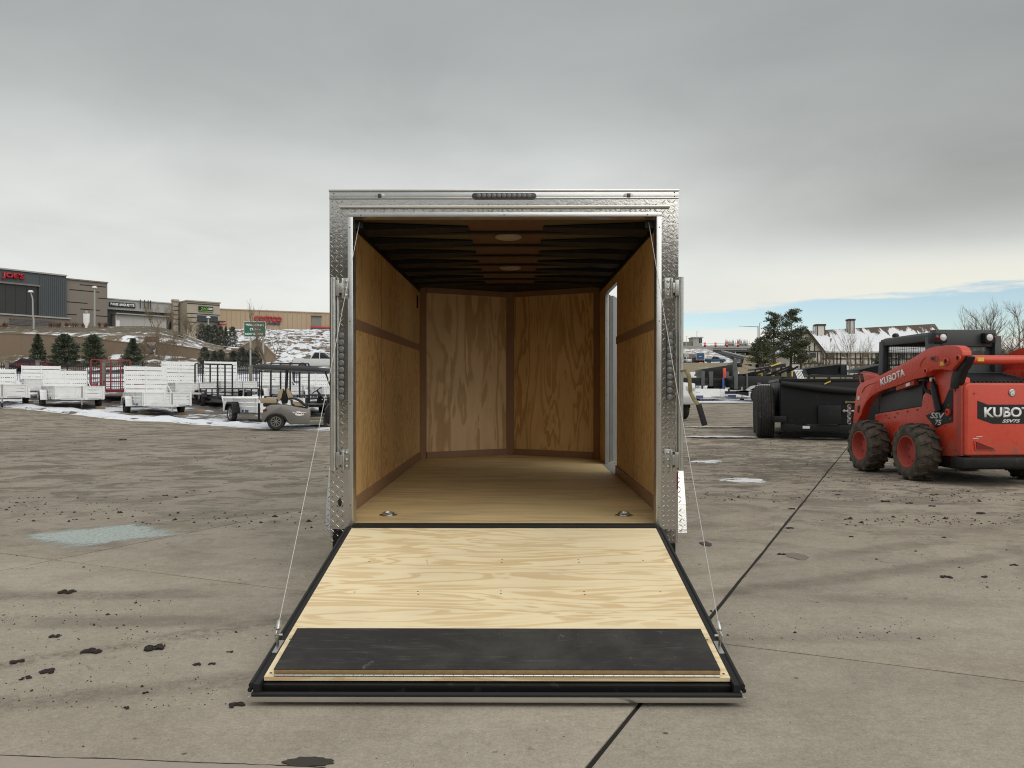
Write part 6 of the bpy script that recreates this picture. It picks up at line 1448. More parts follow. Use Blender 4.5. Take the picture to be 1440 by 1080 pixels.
for k, (px, lab) in enumerate(((6,'small reddish shrub at the left edge below the dark store'),(72,'reddish shrub right of the stone base of the dark store'),(82,'reddish shrub below the corner of the dark store'),(92,'reddish shrub where the dark and the tan block meet'),(106,'reddish shrub left of the white pylon'),(117,'reddish shrub next to the white pylon foot'),(142,'reddish shrub right of the tall lamp on the tan block'),(150,'reddish shrub at the right corner of the tan block'))):
    bare_tree('low_shrub', lab, 'shrub', 1.15, 1.0, 90+k, 'redtwig', 3, .035, (0,0), 'reddish shrubs along the stores', 5, kids=4).location = onground(px, 122)+Vector((0,0,.0))
# ------------------------------------------------------------------ retaining walls
M['tanwall'] = mat('tan block wall', (.215, .158, .108), .85, 0, .12, 1.2, .25, 12)
def pixwall(name, label, pts, d, thick=.6, base=1.0, m='tanwall'):
    t = thing(name, label, 'retaining wall', (at(pts[0][0], 550, d).x, d, 0), 0); ox = t.location.x
    for (pa, ya, *_), (pb, yb, *_) in zip(pts, pts[1:]):
        A, B = at(pa, ya, d), at(pb, yb, d); b = MB()
        zb = min(hgt(A.x, d-.5), hgt(B.x, d-.5))-base
        b.hexa([(A.x-ox,0,zb),(B.x-ox-.012,0,zb),(B.x-ox-.012,thick,zb),(A.x-ox,thick,zb),(A.x-ox,0,A.z),(B.x-ox-.012,0,B.z),(B.x-ox-.012,thick,B.z),(A.x-ox,thick,A.z)]); b.build('wall_section', m, t, 0, 0)
        b = MB(); b.hexa([(A.x-ox,-.06,A.z),(B.x-ox,-.06,B.z),(B.x-ox,thick,B.z),(A.x-ox,thick,A.z),(A.x-ox,-.06,A.z+.10),(B.x-ox,-.06,B.z+.10),(B.x-ox,thick,B.z+.10),(A.x-ox,thick,A.z+.10)]); b.build('coping', m, t, 0, 0)
    return t
pixwall('retaining_wall', 'long tan retaining wall behind the four evergreens on the left', [(-70,466),(30,470),(76,472.5),(116,475),(160,480),(203,485)], 99)
pixwall('retaining_wall', 'brown retaining wall stepping down to the notch behind the junipers', [(220,482),(245,486),(272,490),(296,494),(319,498)], 99)
pixwall('retaining_wall', 'brown gabled retaining wall behind the green highway sign posts', [(319.5,498),(332,493),(347,484),(360,477.5),(372,486),(386,500)], 98.4)
t = thing('wall_gate', 'small framed gate with a red top rail between the two retaining walls', 'gate', at(204, 503, 99), 0)
k_ = 99/F; b = MB(); b.box(0, .08, 0, .3, -.6, 2.6); b.box(15*k_, 15*k_+.08, 0, .3, -.6, 2.6); b.build('gate_post', 'tanwall', t)
b = MB(); b.box(.09, 15*k_-.01, .05, .2, 1.9, 2.5); b.build('top_rail', 'redtwig', t); b = MB(); b.box(.09, 15*k_-.01, .10, .14, -.5, 1.85); b.build('gate_panel', 'riprap', t); b = MB(); b.box(-.1, 15*k_+.3, -.1, .3, -.62, -.5); b.build('sill', 'stone', t)
# ------------------------------------------------------------------ shops on the hill
class Fac:
    def __init__(s, px0, d0, px1, d1, t):
        s.P0 = Vector(((px0-720)/F*d0, d0, 0)); s.P1 = Vector(((px1-720)/F*d1, d1, 0)); s.L = (s.P1-s.P0).length
        s.U = (s.P1-s.P0).normalized(); s.N = Vector((s.U.y, -s.U.x, 0)); s.t = t; t.location = s.P0; t.rotation_euler = (0, 0, math.atan2(s.U.y, s.U.x))
    def u(s, px):
        t = (px-720)/F; return (t*s.P0.y-s.P0.x)/(s.U.x-t*s.U.y)
    def z(s, px, py): d = s.P0.y+s.U.y*s.u(px); return H-(py-550)*d/F
    def box(s, name, m, pa, pb, z0, z1, o0, o1, par=None, bevel=0):     # o: outward distance from the facade
        b = MB(); b.box(s.u(pa), s.u(pb), -o0, -o1, z0, z1); return b.build(name, m, par or s.t, bevel, 0)
    def text(s, body, px0, px1, z0, z1, o, m, par, bold=.03, ex=.12):
        a, b_ = s.u(px0), s.u(px1); return text(body, b_-a, z1-z0, ((a+b_)/2, -o, (z0+z1)/2), (1,0,0), (0,0,1), m, par, ex, bold)
def shop(name, label, px0, d0, px1, d1): return Fac(px0, d0, px1, d1, thing(name, label, 'store'))
M['slate'] = mat('slate blue metal cladding', (.072, .082, .090), .5, .1, .08, .6)
M['slatedark'] = mat('dark bronze glazing', (.030, .030, .029), .35, 0, .2, .8)
M['taupe'] = mat('taupe stucco', (.215, .185, .155), .8, 0, .06, .5)
M['palegrey'] = mat('pale grey stucco', (.36, .355, .335), .75, 0, .06, .5)
M['offwhite'] = mat('off white stucco', (.45, .44, .42), .75, 0, .08, .5)
M['shadeband'] = mat('charcoal fascia', (.045, .046, .047), .6, 0, .1, .6)
M['cream'] = mat('cream stucco', (.40, .35, .275), .8, 0, .06, .6)
M['costcotan'] = mat('warm tan wall panels', (.40, .295, .195), .8, 0, .05, .25)
M['signred'] = mat('red sign letters', (.42, .012, .022), .4)
M['signblue'] = mat('blue sign letters', (.03, .035, .12), .5)
M['signgreen'] = mat('green sign', (.012, .11, .065), .45, 0, .08, 4)
M['limegreen'] = mat('lime letters', (.20, .40, .08), .45)
M['ledge'] = mat('grey stone base', (.13, .12, .115), .8, 0, .3, 2.5, .3, 10)
A = shop('dark_store', 'slate grey big box store with red letters on the hill at the left edge', -110, 116.7, 93, 132.7)
zt_, zb = A.z(93, 388.8), A.z(93, 447.5)
ov = A.u(53); A.box('wall', 'slate', -110, 93, 7, zt_, 0, -26)
A.box('opening', 'slatedark', -90, 53, zb+.01, A.z(53, 403.5), .06, .02); A.box('opening_frame', 'stone', -90, 54.5, A.z(53, 403.4), A.z(53, 401.2), .5, .0); A.box('opening_frame', 'slate', 53.1, 54.5, zb+.02, A.z(53, 403.5), .45, .0)
for k, px in enumerate([56+2.9*i for i in range(13)]): A.box('cladding_panel', 'slate', px, px+2.5, zb+.05, zt_-.4, .14, .0)
for px in (8, 22, 37): A.box('mullion', 'shadeband', px, px+.7, zb+.05, A.z(53, 404), .14, .07)
A.box('parapet_cap', 'palegrey', -110, 93.3, zt_, zt_+.22, .3, -26)
A.box('ledge', 'palegrey', -110, 95, A.z(93, 449.5), zb, 1.2, .0); A.box('base_wall', 'taupe', -110, 95, A.z(93, 464), A.z(93, 449.6), .9, .0)
for r_ in range(5):
    for k in range(12): A.box('stone_block', 'ledge', 9+5.4*k+(r_%2)*2.4, 14.1+5.4*k+(r_%2)*2.4, A.z(60, 459.5-1.75*r_), A.z(60, 458-1.75*r_), 1.05, .92)
for r_ in range(1): A.text("JOE'S", 1.8, 33, A.z(18, 394), A.z(18, 384), .12, 'signred', A.t, .045, .3)
B_ = shop('tan_block', 'plain taupe store block with thin dark grooves, right of the slate grey store', 93.2, 133.2, 151, 138.2)
zt_ = B_.z(93.2, 392.8); B_.box('wall', 'taupe', 93.2, 151, 9, zt_, 0, -22); B_.box('parapet_cap', 'taupe', 93.2, 151.4, zt_, zt_+.2, .25, -22)
for pa, pb, py in ((112,149,402),(97.5,139.6,409),(138,150.5,419.7),(94,123,425.5),(113,140,435.5),(94,108,442.2),(135,151,444.5)): z = B_.z((pa+pb)/2, py); B_.box('groove', 'dark', pa, pb, z-.07, z+.07, .02, -.03)
C_ = shop('bakery_store', 'pale grey store with a dark fascia and a small black name board', 151.2, 141, 262.5, 151)
zt_ = C_.z(151.2, 420.4); zf = C_.z(151.2, 434.5); C_.box('fascia', 'palegrey', 151.2, 262.5, zf, zt_, .0, -20); C_.box('wall', 'shadeband', 151.2, 262.5, 9, zf-.01, -.6, -20); C_.box('parapet_cap', 'offwhite', 151.2, 262.5, zt_, zt_+.18, .2, -20)
C_.box('front_wall', 'offwhite', 159.5, 231, 9, C_.z(160, 442.2), .9, -.58); C_.box('awning', 'palegrey', 158.5, 233, C_.z(160, 442.1), C_.z(160, 440.6), 1.6, -.5)
C_.box('door', 'lettering', 159.9, 165.2, C_.z(162, 460), C_.z(162, 451), .95, .91)
for px in (196, 202, 207, 210.5): C_.box('roof_pipe', 'shadeband', px, px+.7, C_.z(200, 434), C_.z(200, 421.8), .4, .2)
for px in (185, 200, 214): C_.box('wall_joint', 'palegrey', px, px+.5, 10, C_.z(160, 442.6), .93, .91)
sg = C_.box('name_board', 'decal', 153, 189.5, C_.z(160, 431.4), C_.z(160, 424.8), .25, .02); C_.text('PARIS BAGUETTE', 154.5, 188, C_.z(160, 429.9), C_.z(160, 426.1), .26, 'lettering', sg, .05, .05)
pl_ = C_.box('pilaster', 'cream', 241, 248, 9, C_.z(245, 422.2), .8, .02); C_.box('pilaster_cap', 'cream', 240.4, 248.8, C_.z(245, 424.6), C_.z(245, 421.6), 1.0, .0)
for py in (431, 437, 443, 449, 456): z = C_.z(245, py); C_.box('joint', 'dark', 240.9, 248.1, z-.06, z+.06, .84, .78, pl_)
C_.box('window', 'darkglass', 249.5, 256.5, 10, C_.z(250, 440.5), -.3, -.55); C_.box('side_wall', 'palegrey', 257, 262.4, 9, zf-.03, .05, -.5)
D_ = shop('tan_shop', 'cream shop front with a small green sign board and dark window', 262.8, 147, 309, 151)
zt_ = D_.z(263, 423.6); D_.box('wall', 'cream', 262.8, 309, 9, zt_, 0, -20); D_.box('cornice', 'cream', 262.2, 309.6, zt_, zt_+.22, .35, -20); z = D_.z(285, 428); D_.box('groove', 'dark', 263, 308.8, z-.06, z+.06, .05, .01)
for py, pb in ((440.8, 308.8),(446.5,276.5),(453,276.5)): z = D_.z(270, py); D_.box('groove', 'dark', 263, pb, z-.06, z+.06, .05, .01)
sg = D_.box('sign_board', 'decal', 279, 299, D_.z(289, 438.4), D_.z(289, 431.2), .25, .02); D_.text('ZAO', 281.5, 291.5, D_.z(286, 436.6), D_.z(286, 432.4), .26, 'limegreen', sg, .03, .05)
D_.box('sign_stripe', 'limegreen', 279.5, 298.5, D_.z(289, 438.2), D_.z(289, 437.3), .27, .252, sg)
for py in (433.6, 435.4): D_.box('sign_line', 'greyletter', 292.2, 298, D_.z(295, py+.6), D_.z(295, py-.5), .27, .252, sg)
D_.box('window', 'darkglass', 277.2, 306.2, D_.z(290, 450.6), D_.z(290, 444), .05, .01); D_.box('canopy', 'shadeband', 276.5, 313, D_.z(290, 452.4), D_.z(290, 450.8), 1.4, .0); D_.box('lower_front', 'palegrey', 277.2, 307, 10, D_.z(290, 452.5), .06, .01); D_.box('red_canopy', 'signred', 305.5, 313, D_.z(308, 457.6), D_.z(308, 455.8), 1.8, .1)
E_ = shop('warehouse_store', 'long tan warehouse store with red letters above the snowy rocks', 300, 199.4, 500, 213.4)
zt_ = E_.z(309, 435.2); E_.box('wall', 'costcotan', 300, 500, 10, zt_, 0, -60); E_.box('parapet_cap', 'costcotan', 300, 500, zt_, zt_+.25, .2, -60)
for k in range(24): px = 312+6.6*k; E_.box('panel_joint', 'taupe', px, px+.35, 14, zt_-.3, .03, .0)
nm = E_.text('COSTCO', 357, 396, E_.z(376, 453), E_.z(376, 445), .12, 'signred', E_.t, .06, .3); E_.text('WHOLESALE', 374.8, 394, E_.z(385, 457), E_.z(385, 454), .12, 'signblue', E_.t, .03, .15)
E_.box('block_bay', 'stone', 438.5, 451.5, E_.z(445, 459.3), E_.z(445, 445.8), .3, .0); E_.box('bay_cap', 'shadeband', 437.8, 452.2, E_.z(445, 445.7), E_.z(445, 444.4), .6, .0); E_.box('red_band', 'signred', 437, 470, E_.z(445, 461.4), E_.z(445, 459.4), .6, .0); E_.box('base_blocks', 'stone', 439, 452, 15, E_.z(445, 461.5), .3, .0)
E_.box('bay_post', 'shadeband', 464.2, 465.2, E_.z(464, 461), E_.z(464, 445), .3, .0)
# lamps, pylon, highway sign
def lamp(label, px, d, ytop, ybot, kink=False, head='lens'):
    p = at(px, ybot, d); t = thing('lamp_post', label, 'lamp post', (p.x, d, min(p.z, hgt(p.x, d))), 0, 'lamp posts on the terrace'); h_ = H+(550-ytop)*d/F-t.location.z
    b = MB()
    if kink: b.tube([(0,0,0), (0,0,h_*.27), (-.10,0,h_*.34), (-.14,0,h_*.80), (-.30,0,h_*.90), (-.42,0,h_*.97)], [.13,.13,.11,.10,.09,.09], 8)
    else: b.tube([(0,0,0), (0,0,h_)], [.16,.12], 8)
    b.build('pole', 'palegrey', t)
    b = MB(); xo = -.42 if kink else 0; b.lathe([(.12, h_*.96), (.36, h_*.97), (.36, h_), (.2, h_+.12)], (xo, 0, 0), 'z', 12); b.build('lamp_head', 'lettering', t)
lamp('bent pale lamp post in front of the dark store opening', 47.3, 118, 409.5, 460.5, True); lamp('tall straight lamp post on the taupe block', 133, 126, 403.5, 461)
lamp('small lamp post in front of the cream shop window', 293, 135, 446, 470)
p = at(121.7, 462, 120); t = thing('white_pylon', 'white pylon with a small cap light in front of the taupe block', 'pylon', (p.x, 120, min(p.z, hgt(p.x, 120)))); h_ = H+(550-441)*120/F-t.location.z
b = MB(); b.prism([(-.42,h_),(.42,h_),(.42,h_*.42),(.14,h_*.14),(.12,0),(-.12,0),(-.14,h_*.14),(-.42,h_*.42)], lambda a, c, q: (a, q, c), -.12, .12); b.build('panel', 'lettering', t, .02); b = MB(); b.lathe([(.1,h_),(.22,h_+.1),(.22,h_+.32),(.05,h_+.42)], (0,0,0), 'z', 10); b.build('cap_light', 'palegrey', t)
sp = at(343, 474, 72); t = thing('highway_sign', 'green highway sign with white lettering on two posts behind the golf cart', 'road sign', (sp.x, 72, hgt(sp.x, 72))); k_ = 72/F; zz0 = H+(550-473.8)*k_-t.location.z; zz1 = H+(550-452.2)*k_-t.location.z; w_ = 31*k_
b = MB(); b.box(0, w_, -.03, 0, zz0, zz1); sgn = b.build('panel', 'lettering', t, .01); b = MB(); b.box(.035, w_-.035, -.036, -.031, zz0+.035, zz1-.035); b.build('sign_face', 'signgreen', sgn)
for body, xa, xb, ya, yb in (('Woodmen', .08, .90, .70, .86), ('Drive', .28, .76, .42, .58), ('NEXT SIGNAL', .07, .88, .12, .26)): text(body, w_*(xb-xa), (zz1-zz0)*(yb-ya), (w_*(xa+xb)/2, -.0365, zz0+(zz1-zz0)*(ya+yb)/2), (1,0,0), (0,0,1), 'lettering', sgn, .008, .03)
for px in (352, 370): x = (px-343)*k_; b = MB(); b.box(x-.06, x+.06, .005, .11, -.3, zz1-.15); b.build('post', 'zinc', t)
# ------------------------------------------------------------------ right background: house, pines, overpass, equipment
M['housewall'] = mat('white render', (.56, .54, .50), .8, 0, .07, 1.2)
M['timber'] = mat('dark brown timber', (.045, .030, .022), .7, 0, .2, 5)
def roofmat():
    m, b, bs = newmat('snow streaked brown roof')
    oc = b.node('ShaderNodeTexCoord').outputs['Object']; x, y, z = b.sep(oc)[:3]
    n1 = b.noise(b.comb(b.m('MULTIPLY', x, .55), 0.0, b.m('MULTIPLY', z, .16)), 1.0, 6, .7, .5); n2 = b.noise(oc, 3, 4, .7)
    v = b.m('ADD', b.m('MULTIPLY', n1, 1.0), b.m('MULTIPLY', n2, .18))
    thr = b.m('ADD', .36, b.m('MULTIPLY', b.ss(.30, 1.1, b.m('DIVIDE', b.m('SUBTRACT', z, 8.2), 5.0)), .33))
    s = b.ss(-.02, .03, b.m('SUBTRACT', v, thr))
    st = b.noise(b.vm('MULTIPLY', oc, (2., 2., 14.)), 1, 3, .6)
    br = b.mix(st, (.055, .036, .025), (.13, .088, .060))
    b.put(bs.inputs['Base Color'], b.mix(s, br, (.74, .755, .78))); bs.inputs['Roughness'].default_value = .8
    b.put(bs.inputs['Normal'], b.bump(b.m('ADD', s, st), .6, .12)); return m
M['snowroof'] = roofmat()
HD = 146.0; hk = HD/F
def hx(px): return (px-1153)*hk
def hz(py): return H-(py-550)*hk
ho = at(1153, 550, HD); base_z = hgt(ho.x, HD)
hs = thing('tudor_house', 'half timbered white house with a steep brown roof streaked with snow', 'house', (ho.x, HD, 0), 0)
ez, rz0, rz1 = hz(494), hz(462.5), hz(451.5)
Lh = hx(1336); dep = 12.0
b = MB(); b.box(-.0, Lh, 0, dep, base_z-1, ez-.05); b.build('wall', 'housewall', hs, 0, 0)
def win(px0, px1, py0, py1, y=-.0, par=hs):
    b = MB(); b.box(hx(px0)-.08, hx(px1)+.08, y-.10, y-.01, hz(py1)-.08, hz(py0)+.08); f = b.build('window', 'timber', par, 0, 0)
    n = 2 if px1-px0 > 5 else 1
    for k in range(n): a = lerp(px0, px1, k/n)+.3; c = lerp(px0, px1, (k+1)/n)-.3; b = MB(); b.box(hx(a), hx(c), y-.115, y-.101, hz(py1), hz(py0)); b.build('pane', 'darkglass', f, 0, 0)
for px0, px1, py0, py1 in ((1163,1171,496,503),(1184.5,1190,496,500.5),(1214,1220,496.5,501.5),(1246,1252,497,502),(1266,1272,497,502.5),(1284,1290,497,502.5),(1302,1308,497,502.5),(1320,1326,497,502.5)): win(px0, px1, py0, py1)
def beam(px0, py0, px1, py1, w_=.22, y=-.02): b = MB(); b.bar((hx(px0), y, hz(py0)), (hx(px1), y, hz(py1)), .08, w_, (0,0,1) if abs(px1-px0) > abs(py1-py0) else (1,0,0)); b.build('timber', 'timber', hs, 0, 0)
for py in (495.5, 504.6, 513.2): beam(1153.5, py, 1336, py)
for px in (1153.8,1157.5,1161.6,1166.5,1172.5,1177,1182,1191.5,1196,1203,1210,1213,1221,1226,1232,1238,1244,1254,1260,1264,1275,1281,1292,1298,1311,1317,1329,1335.5): beam(px, 495, px, 513)
b = MB()
ov = .7; b.hexa([(-ov, -ov, ez-.25), (Lh+ov, -ov, ez-.25), (Lh+ov*.5, dep/2, rz1-.12), (-ov-1.0, dep/2, rz0-.12), (-ov, -ov, ez), (Lh+ov, -ov, ez), (Lh+ov*.5, dep/2, rz1), (-ov-1.0, dep/2, rz0)])
b.hexa([(-ov-1.0, dep/2+.01, rz0-.12), (Lh+ov*.5, dep/2+.01, rz1-.12), (Lh+ov, dep+ov, ez-.25), (-ov, dep+ov, ez-.25), (-ov-1.0, dep/2+.01, rz0), (Lh+ov*.5, dep/2+.01, rz1), (Lh+ov, dep+ov, ez), (-ov, dep+ov, ez)])
rf = b.build('roof', 'snowroof', hs, 0, 0)
b = MB(); b.add([(Lh, .02, ez-.1), (Lh, dep-.02, ez-.1), (Lh, dep/2, rz1-.3), (Lh-.2, .02, ez-.1), (Lh-.2, dep-.02, ez-.1), (Lh-.2, dep/2, rz1-.3)], [(0,1,2),(5,4,3),(0,3,4,1),(1,4,5,2),(2,5,3,0)]); b.build('gable_wall', 'timber', hs, 0, 0)
# cross gable at the left end, facing the camera
gx0, gx1, gm = hx(1106), hx(1152.5), hx(1130)
b = MB(); b.prism([(gx0, base_z-1), (gx1, base_z-1), (gx1, ez-.1), (gm, hz(464.8)), (gx0, ez-.1)], lambda a, c, t: (a, t, c), -1.2, 7.0); b.build('cross_wing', 'housewall', hs, 0, 0)
for s, xe in ((-1, gx0-.6), (1, gx1+.35)):
    b = MB(); b.hexa([(gm, -1.7, hz(463.5)-.02), (xe, -1.7, ez-.35), (xe, 7.2, ez-.35), (gm, 7.2, hz(463.5)-.02), (gm, -1.7, hz(463.5)+.24), (xe, -1.7, ez-.08), (xe, 7.2, ez-.08), (gm, 7.2, hz(463.5)+.24)]); b.build('wing_roof', 'snowroof', hs, 0, 0)
    b = MB(); b.bar((gm, -1.74, hz(464.5)), (xe, -1.74, ez-.30), .10, .32); b.build('barge_board', 'timber', hs, 0, 0)
for px, y0, y1 in ((1135,487,494),(1142,483,494),(1125,478,494),(1118,484,494),(1114,498,511),(1119,498,511),(1126,498,511),(1146,496,511),(1151,496,511)): beam(px, y0, px, y1, .2, -1.22)
for py in (494.6, 511.4): beam(1107, py, 1152, py, .24, -1.22)
win(1135.5, 1143, 497, 502.5, -1.22)
for px0, px1, py0, py1, mm in ((1161.5,1173,455.5,462.5,'housewall'),(1208.5,1215.5,448,465,'housewall')):
    b = MB(); b.box(hx(px0), hx(px1), 4.2, 5.6, hz(py1)-1.5, hz(py0)); ch = b.build('chimney', mm, hs, 0, 0)
    b = MB(); b.box(hx(px0)-.15, hx(px1)+.15, 4.05, 5.75, hz(py0)+.01, hz(py0)+.32); b.build('chimney_cap', 'timber', ch, 0, 0)
    for xx in (hx(px0)+.06, hx(px1)-.06): b = MB(); b.box(xx-.09, xx+.09, 4.17, 4.195, hz(py1)-1, hz(py0)-.02); b.build('chimney_strip', 'timber', ch, 0, 0)
for px, py in ((1158, 454.5), (1206.5, 448.5)): b = MB(); b.tube([(hx(px), 5, hz(466)), (hx(px), 5, hz(py))], .11, 8); b.build('flue', 'zinc', hs)
b = MB(); q = [(1173,482.5),(1178,482),(1180.5,476),(1175.5,476.5)]
def on_roof(px, py):
    t = (hz(py)-ez)/(lerp(rz0, rz1, .2)-ez); y = lerp(-ov, dep/2, t); return (hx(px)*(1+y/HD), y-.10, hz(py)+.06+ (hz(py)-H)*y/HD)
b.prism([0,1,2,3] and [(0,0)]*0 or [(on_roof(px, py)[0], on_roof(px, py)[2]) for px, py in q], lambda a, c, t: (a, lerp(-ov, dep/2, (c-ez)/(lerp(rz0, rz1, .2)-ez))-t, c), .02, .16); b.build('skylight', 'stone', hs, 0, 0)
# second wing to the right behind the loader cab
# ---- pines
def pine(label, px, d, ytop, ybot, wpx, seed, dens=46):
    rnd = random.Random(seed); p = onground(px, d); h_ = H+(550-ytop)*d/F-p.z; r = wpx/2*d/F
    t = thing('pine_tree', label, 'pine tree', p, 0, 'pines beside the white house'); tb = MB(); lx = rnd.uniform(-.5, .5)
    pts = [Vector((lx*math.sin(k/6*2)*.6, 0, h_*k/6-.3*(k == 0))) for k in range(7)]; tb.tube(pts, [.22*(1-k/6)+.03 for k in range(7)], 7)
    cb = MB()
    for k in range(dens):
        a = rnd.uniform(.26, 1.0); z = h_*a; th = rnd.uniform(0, 2*PI)
        rr_ = r*(.45+1.05*(1-a)**.7)*rnd.uniform(.35, 1.05)*(1.0 if a < .85 else .75)
        base = pts[min(6, int(a*6))].copy(); base.z = z-.25*rr_; e = Vector((base.x+rr_*math.cos(th), base.y+rr_*math.sin(th), z+rnd.uniform(-.1, .5)))
        tb.tube([base, base.lerp(e, .6)+Vector((0,0,.1)), e], [.05, .035, .015], 4, False)
        for q in range(4):   # a few flat-ish needle clumps along the outer half of each limb
            c = base.lerp(e, rnd.uniform(.5, 1.05))+Vector((rnd.gauss(0, .25), rnd.gauss(0, .25), rnd.uniform(0, .3))); cr = rnd.uniform(.35, .75)*r/2.2
            for m_ in range(24):
                dv = Vector((rnd.gauss(0, 1), rnd.gauss(0, 1), rnd.gauss(.25, .55))).normalized(); cards(cb, rnd, c+Vector((dv.x*cr*.75, dv.y*cr*.75, dv.z*cr*.42))*rnd.random()**.4, dv+Vector((0,0,.35)), rnd.uniform(.20, .38), rnd.uniform(.03, .06))
    tb.build('trunk', 'bark', t, 0, 50, recalc=False); cb.build('crown', 'pine', t, 0, 0, recalc=False); return t
pine('left pine of the pair of tall pines, with the narrower pointed top', 1090, 126, 445, 517, 38, 1, 58)
pine('right pine of the pair of tall pines, broad and open with sky between its limbs', 1111, 128, 440.5, 517, 52, 2, 64)
pine('lower dense pine filling the gap right of the tall pair, against the house gable', 1127, 125, 462, 517, 34, 3, 40)
pine('low bushy pine left of the tall pair, in front of the overpass', 1071, 120, 480, 518, 34, 4, 40)
conifer('evergreen_tree', 'dark spruce in front of the white house, cut by the loader cab', 3.6, 1.5, 77, 1800, 'spruce').location = onground(1240, 120)
# ---- bare trees
bare_tree('bare_tree', 'tall bare tree behind the right rear lamp of the loader cab', 'tree', 9.6, .85, 31, 'twig', 5, .16, (.1, 0), None, 2).location = onground(1378, 104)
bare_tree('bare_tree', 'bare tree with ascending limbs at the right edge of the picture', 'tree', 9.4, .95, 35, 'twig', 5, .17, (.15, 0)).location = onground(1424, 98)
bare_tree('bare_tree', 'bare tree between the house end and the tall bare tree', 'tree', 6.8, .8, 37, 'twig', 4, .1, (-.2, 0), None, 2).location = onground(1352, 110)
bare_tree('bare_tree', 'pale bare birch standing before the white house front', 'tree', 7.6, .55, 33, 'palebark', 4, .08, (0, 0), None, 2).location = onground(1193, 128)
bare_tree('bare_tree', 'smaller bare tree left of the pale birch before the house front', 'tree', 6.0, .6, 36, 'twig', 4, .06, (0, 0), None, 2).location = onground(1176, 128)
bare_tree('bare_tree', 'thin bare tree before the house wall near the loader cab', 'tree', 6.2, .6, 39, 'palebark', 4, .06, (0, 0), None, 2).location = onground(1222, 128)
for k, (px, h_, lab) in enumerate(((1356,4.0,'dense brown thicket left of the tall bare tree'),(1376,4.6,'dense brown thicket below the tall bare tree'),(1396,4.4,'dense brown thicket right of the loader cab lamp'),(1414,4.6,'dense brown thicket above the torque tube of the loader'),(1434,4.8,'dense brown thicket at the right edge of the picture'))):
    bare_tree('thicket', lab, 'thicket', h_, 1.1, 120+k, 'redtwig' if k % 2 else 'drytwig', 4, .05, (0,0), 'brown thickets behind the loader', 7, kids=4).location = onground(px, 100)
for k, (px, h_, lab) in enumerate(((1136,3.4,'leafless bush below the cross gable of the white house'),(1148,3.0,'leafless bush at the corner of cross gable and house front'),(1206,2.8,'leafless bush at the foot of the house front, middle'))):
    bare_tree('bare_shrub', lab, 'bare shrub', h_, .9, 140+k, 'drytwig', 4, .05, (0,0), None, 5).location = onground(px, 132)
# ---- overpass
OD = 300.0; ok = OD/F
def ox(px): return (px-985)*ok
def oz(py): return H-(py-550)*ok
M['bridgeconc'] = mat('bridge concrete', (.36, .345, .325), .8, 0, .12, .3)
M['girder'] = mat('bridge girder', (.05, .058, .068), .6, 0, .1, .5)
oo = at(985, 550, OD); ov_ = thing('overpass', 'concrete road overpass with dark girders over the highway', 'bridge', (oo.x, OD, 0), 0)
b = MB(); b.box(ox(730), ox(1120), 0, 12, oz(489.8), oz(486.3)); b.build('parapet', 'bridgeconc', ov_, 0, 0)
b = MB(); b.box(ox(1003.2), ox(1120), .3, 11.7, oz(492.2), oz(489.9)); b.build('deck', 'bridgeconc', ov_, 0, 0)
for k in range(4): b = MB(); b.box(ox(1003.2), ox(1120), .5+3.4*k, 1.1+3.4*k, oz(494.6), oz(492.25)); b.build('girder', 'girder', ov_, 0, 0)
b = MB(); b.hexa([(ox(730),0,oz(512)),(ox(1000),0,oz(512)),(ox(1000),12,oz(512)),(ox(730),12,oz(512)),(ox(730),0.01,oz(489.9)),(ox(1003),0.01,oz(489.9)),(ox(1003),12,oz(489.9)),(ox(730),12,oz(489.9))]); b.build('abutment', 'bridgeconc', ov_, 0, 0)
b = MB(); b.hexa([(ox(1013),-1,oz(494.8)),(ox(1050),-14,oz(509.5)),(ox(1054),-14,oz(509.5)),(ox(1017),-1,oz(494.8)),(ox(1013),-1,oz(493.2)),(ox(1050),-14,oz(508)),(ox(1054),-14,oz(508)),(ox(1017),-1,oz(493.2))]); b.build('slope_rail', 'bridgeconc', ov_, 0, 0)
b = MB(); b.hexa([(ox(1003),-1,oz(496)),(ox(1036),-12,oz(508.5)),(ox(1049),-12,oz(509.5)),(ox(1014),-1,oz(496)),(ox(1003),-1,oz(494.8)),(ox(1036),-12,oz(507.5)),(ox(1049),-12,oz(508)),(ox(1014),-1,oz(494.9))]); b.build('slope_paving', 'girder', ov_, 0, 0)
for px in (1010.5, 1033): b = MB(); b.box(ox(px), ox(px+1.4), -.6, -.3, oz(509), oz(494.7)); b.build('sign_pole', 'bridgeconc', ov_, 0, 0)
M['embank'] = snowygrass('snowy embankment', (.23, .19, .14), (.30, .255, .195), .46, .55, .5)
tb = MB()
n = 14; pa, pb, pc, pd2 = at(730, 490.5, 297), at(994, 490.5, 297), at(1042, 511.5, 256), at(730, 514, 250)
for i in range(n+1):
    for j in range(n+1):
        l = pa.lerp(pd2, j/n); r_ = pb.lerp(pc, j/n); p = l.lerp(r_, i/n); tb.v.append((p.x, p.y, p.z+.18*mnoise.noise(p*.4)))
for i in range(n):
    for j in range(n): k = i*(n+1)+j; tb.f.append((k, k+1, k+n+2, k+n+1))
tag(tb.build('embankment', 'embank', None, 0, 180), kind='structure')
tb = MB(); pa, pb, pc, pd2 = at(1050, 494.6, 316), at(1110, 494.6, 316), at(1120, 512, 268), at(1044, 512, 268)
tb.quad(pa, pb, pc, pd2); tag(tb.build('embankment', 'drygrass', None, 0, 0), kind='structure')
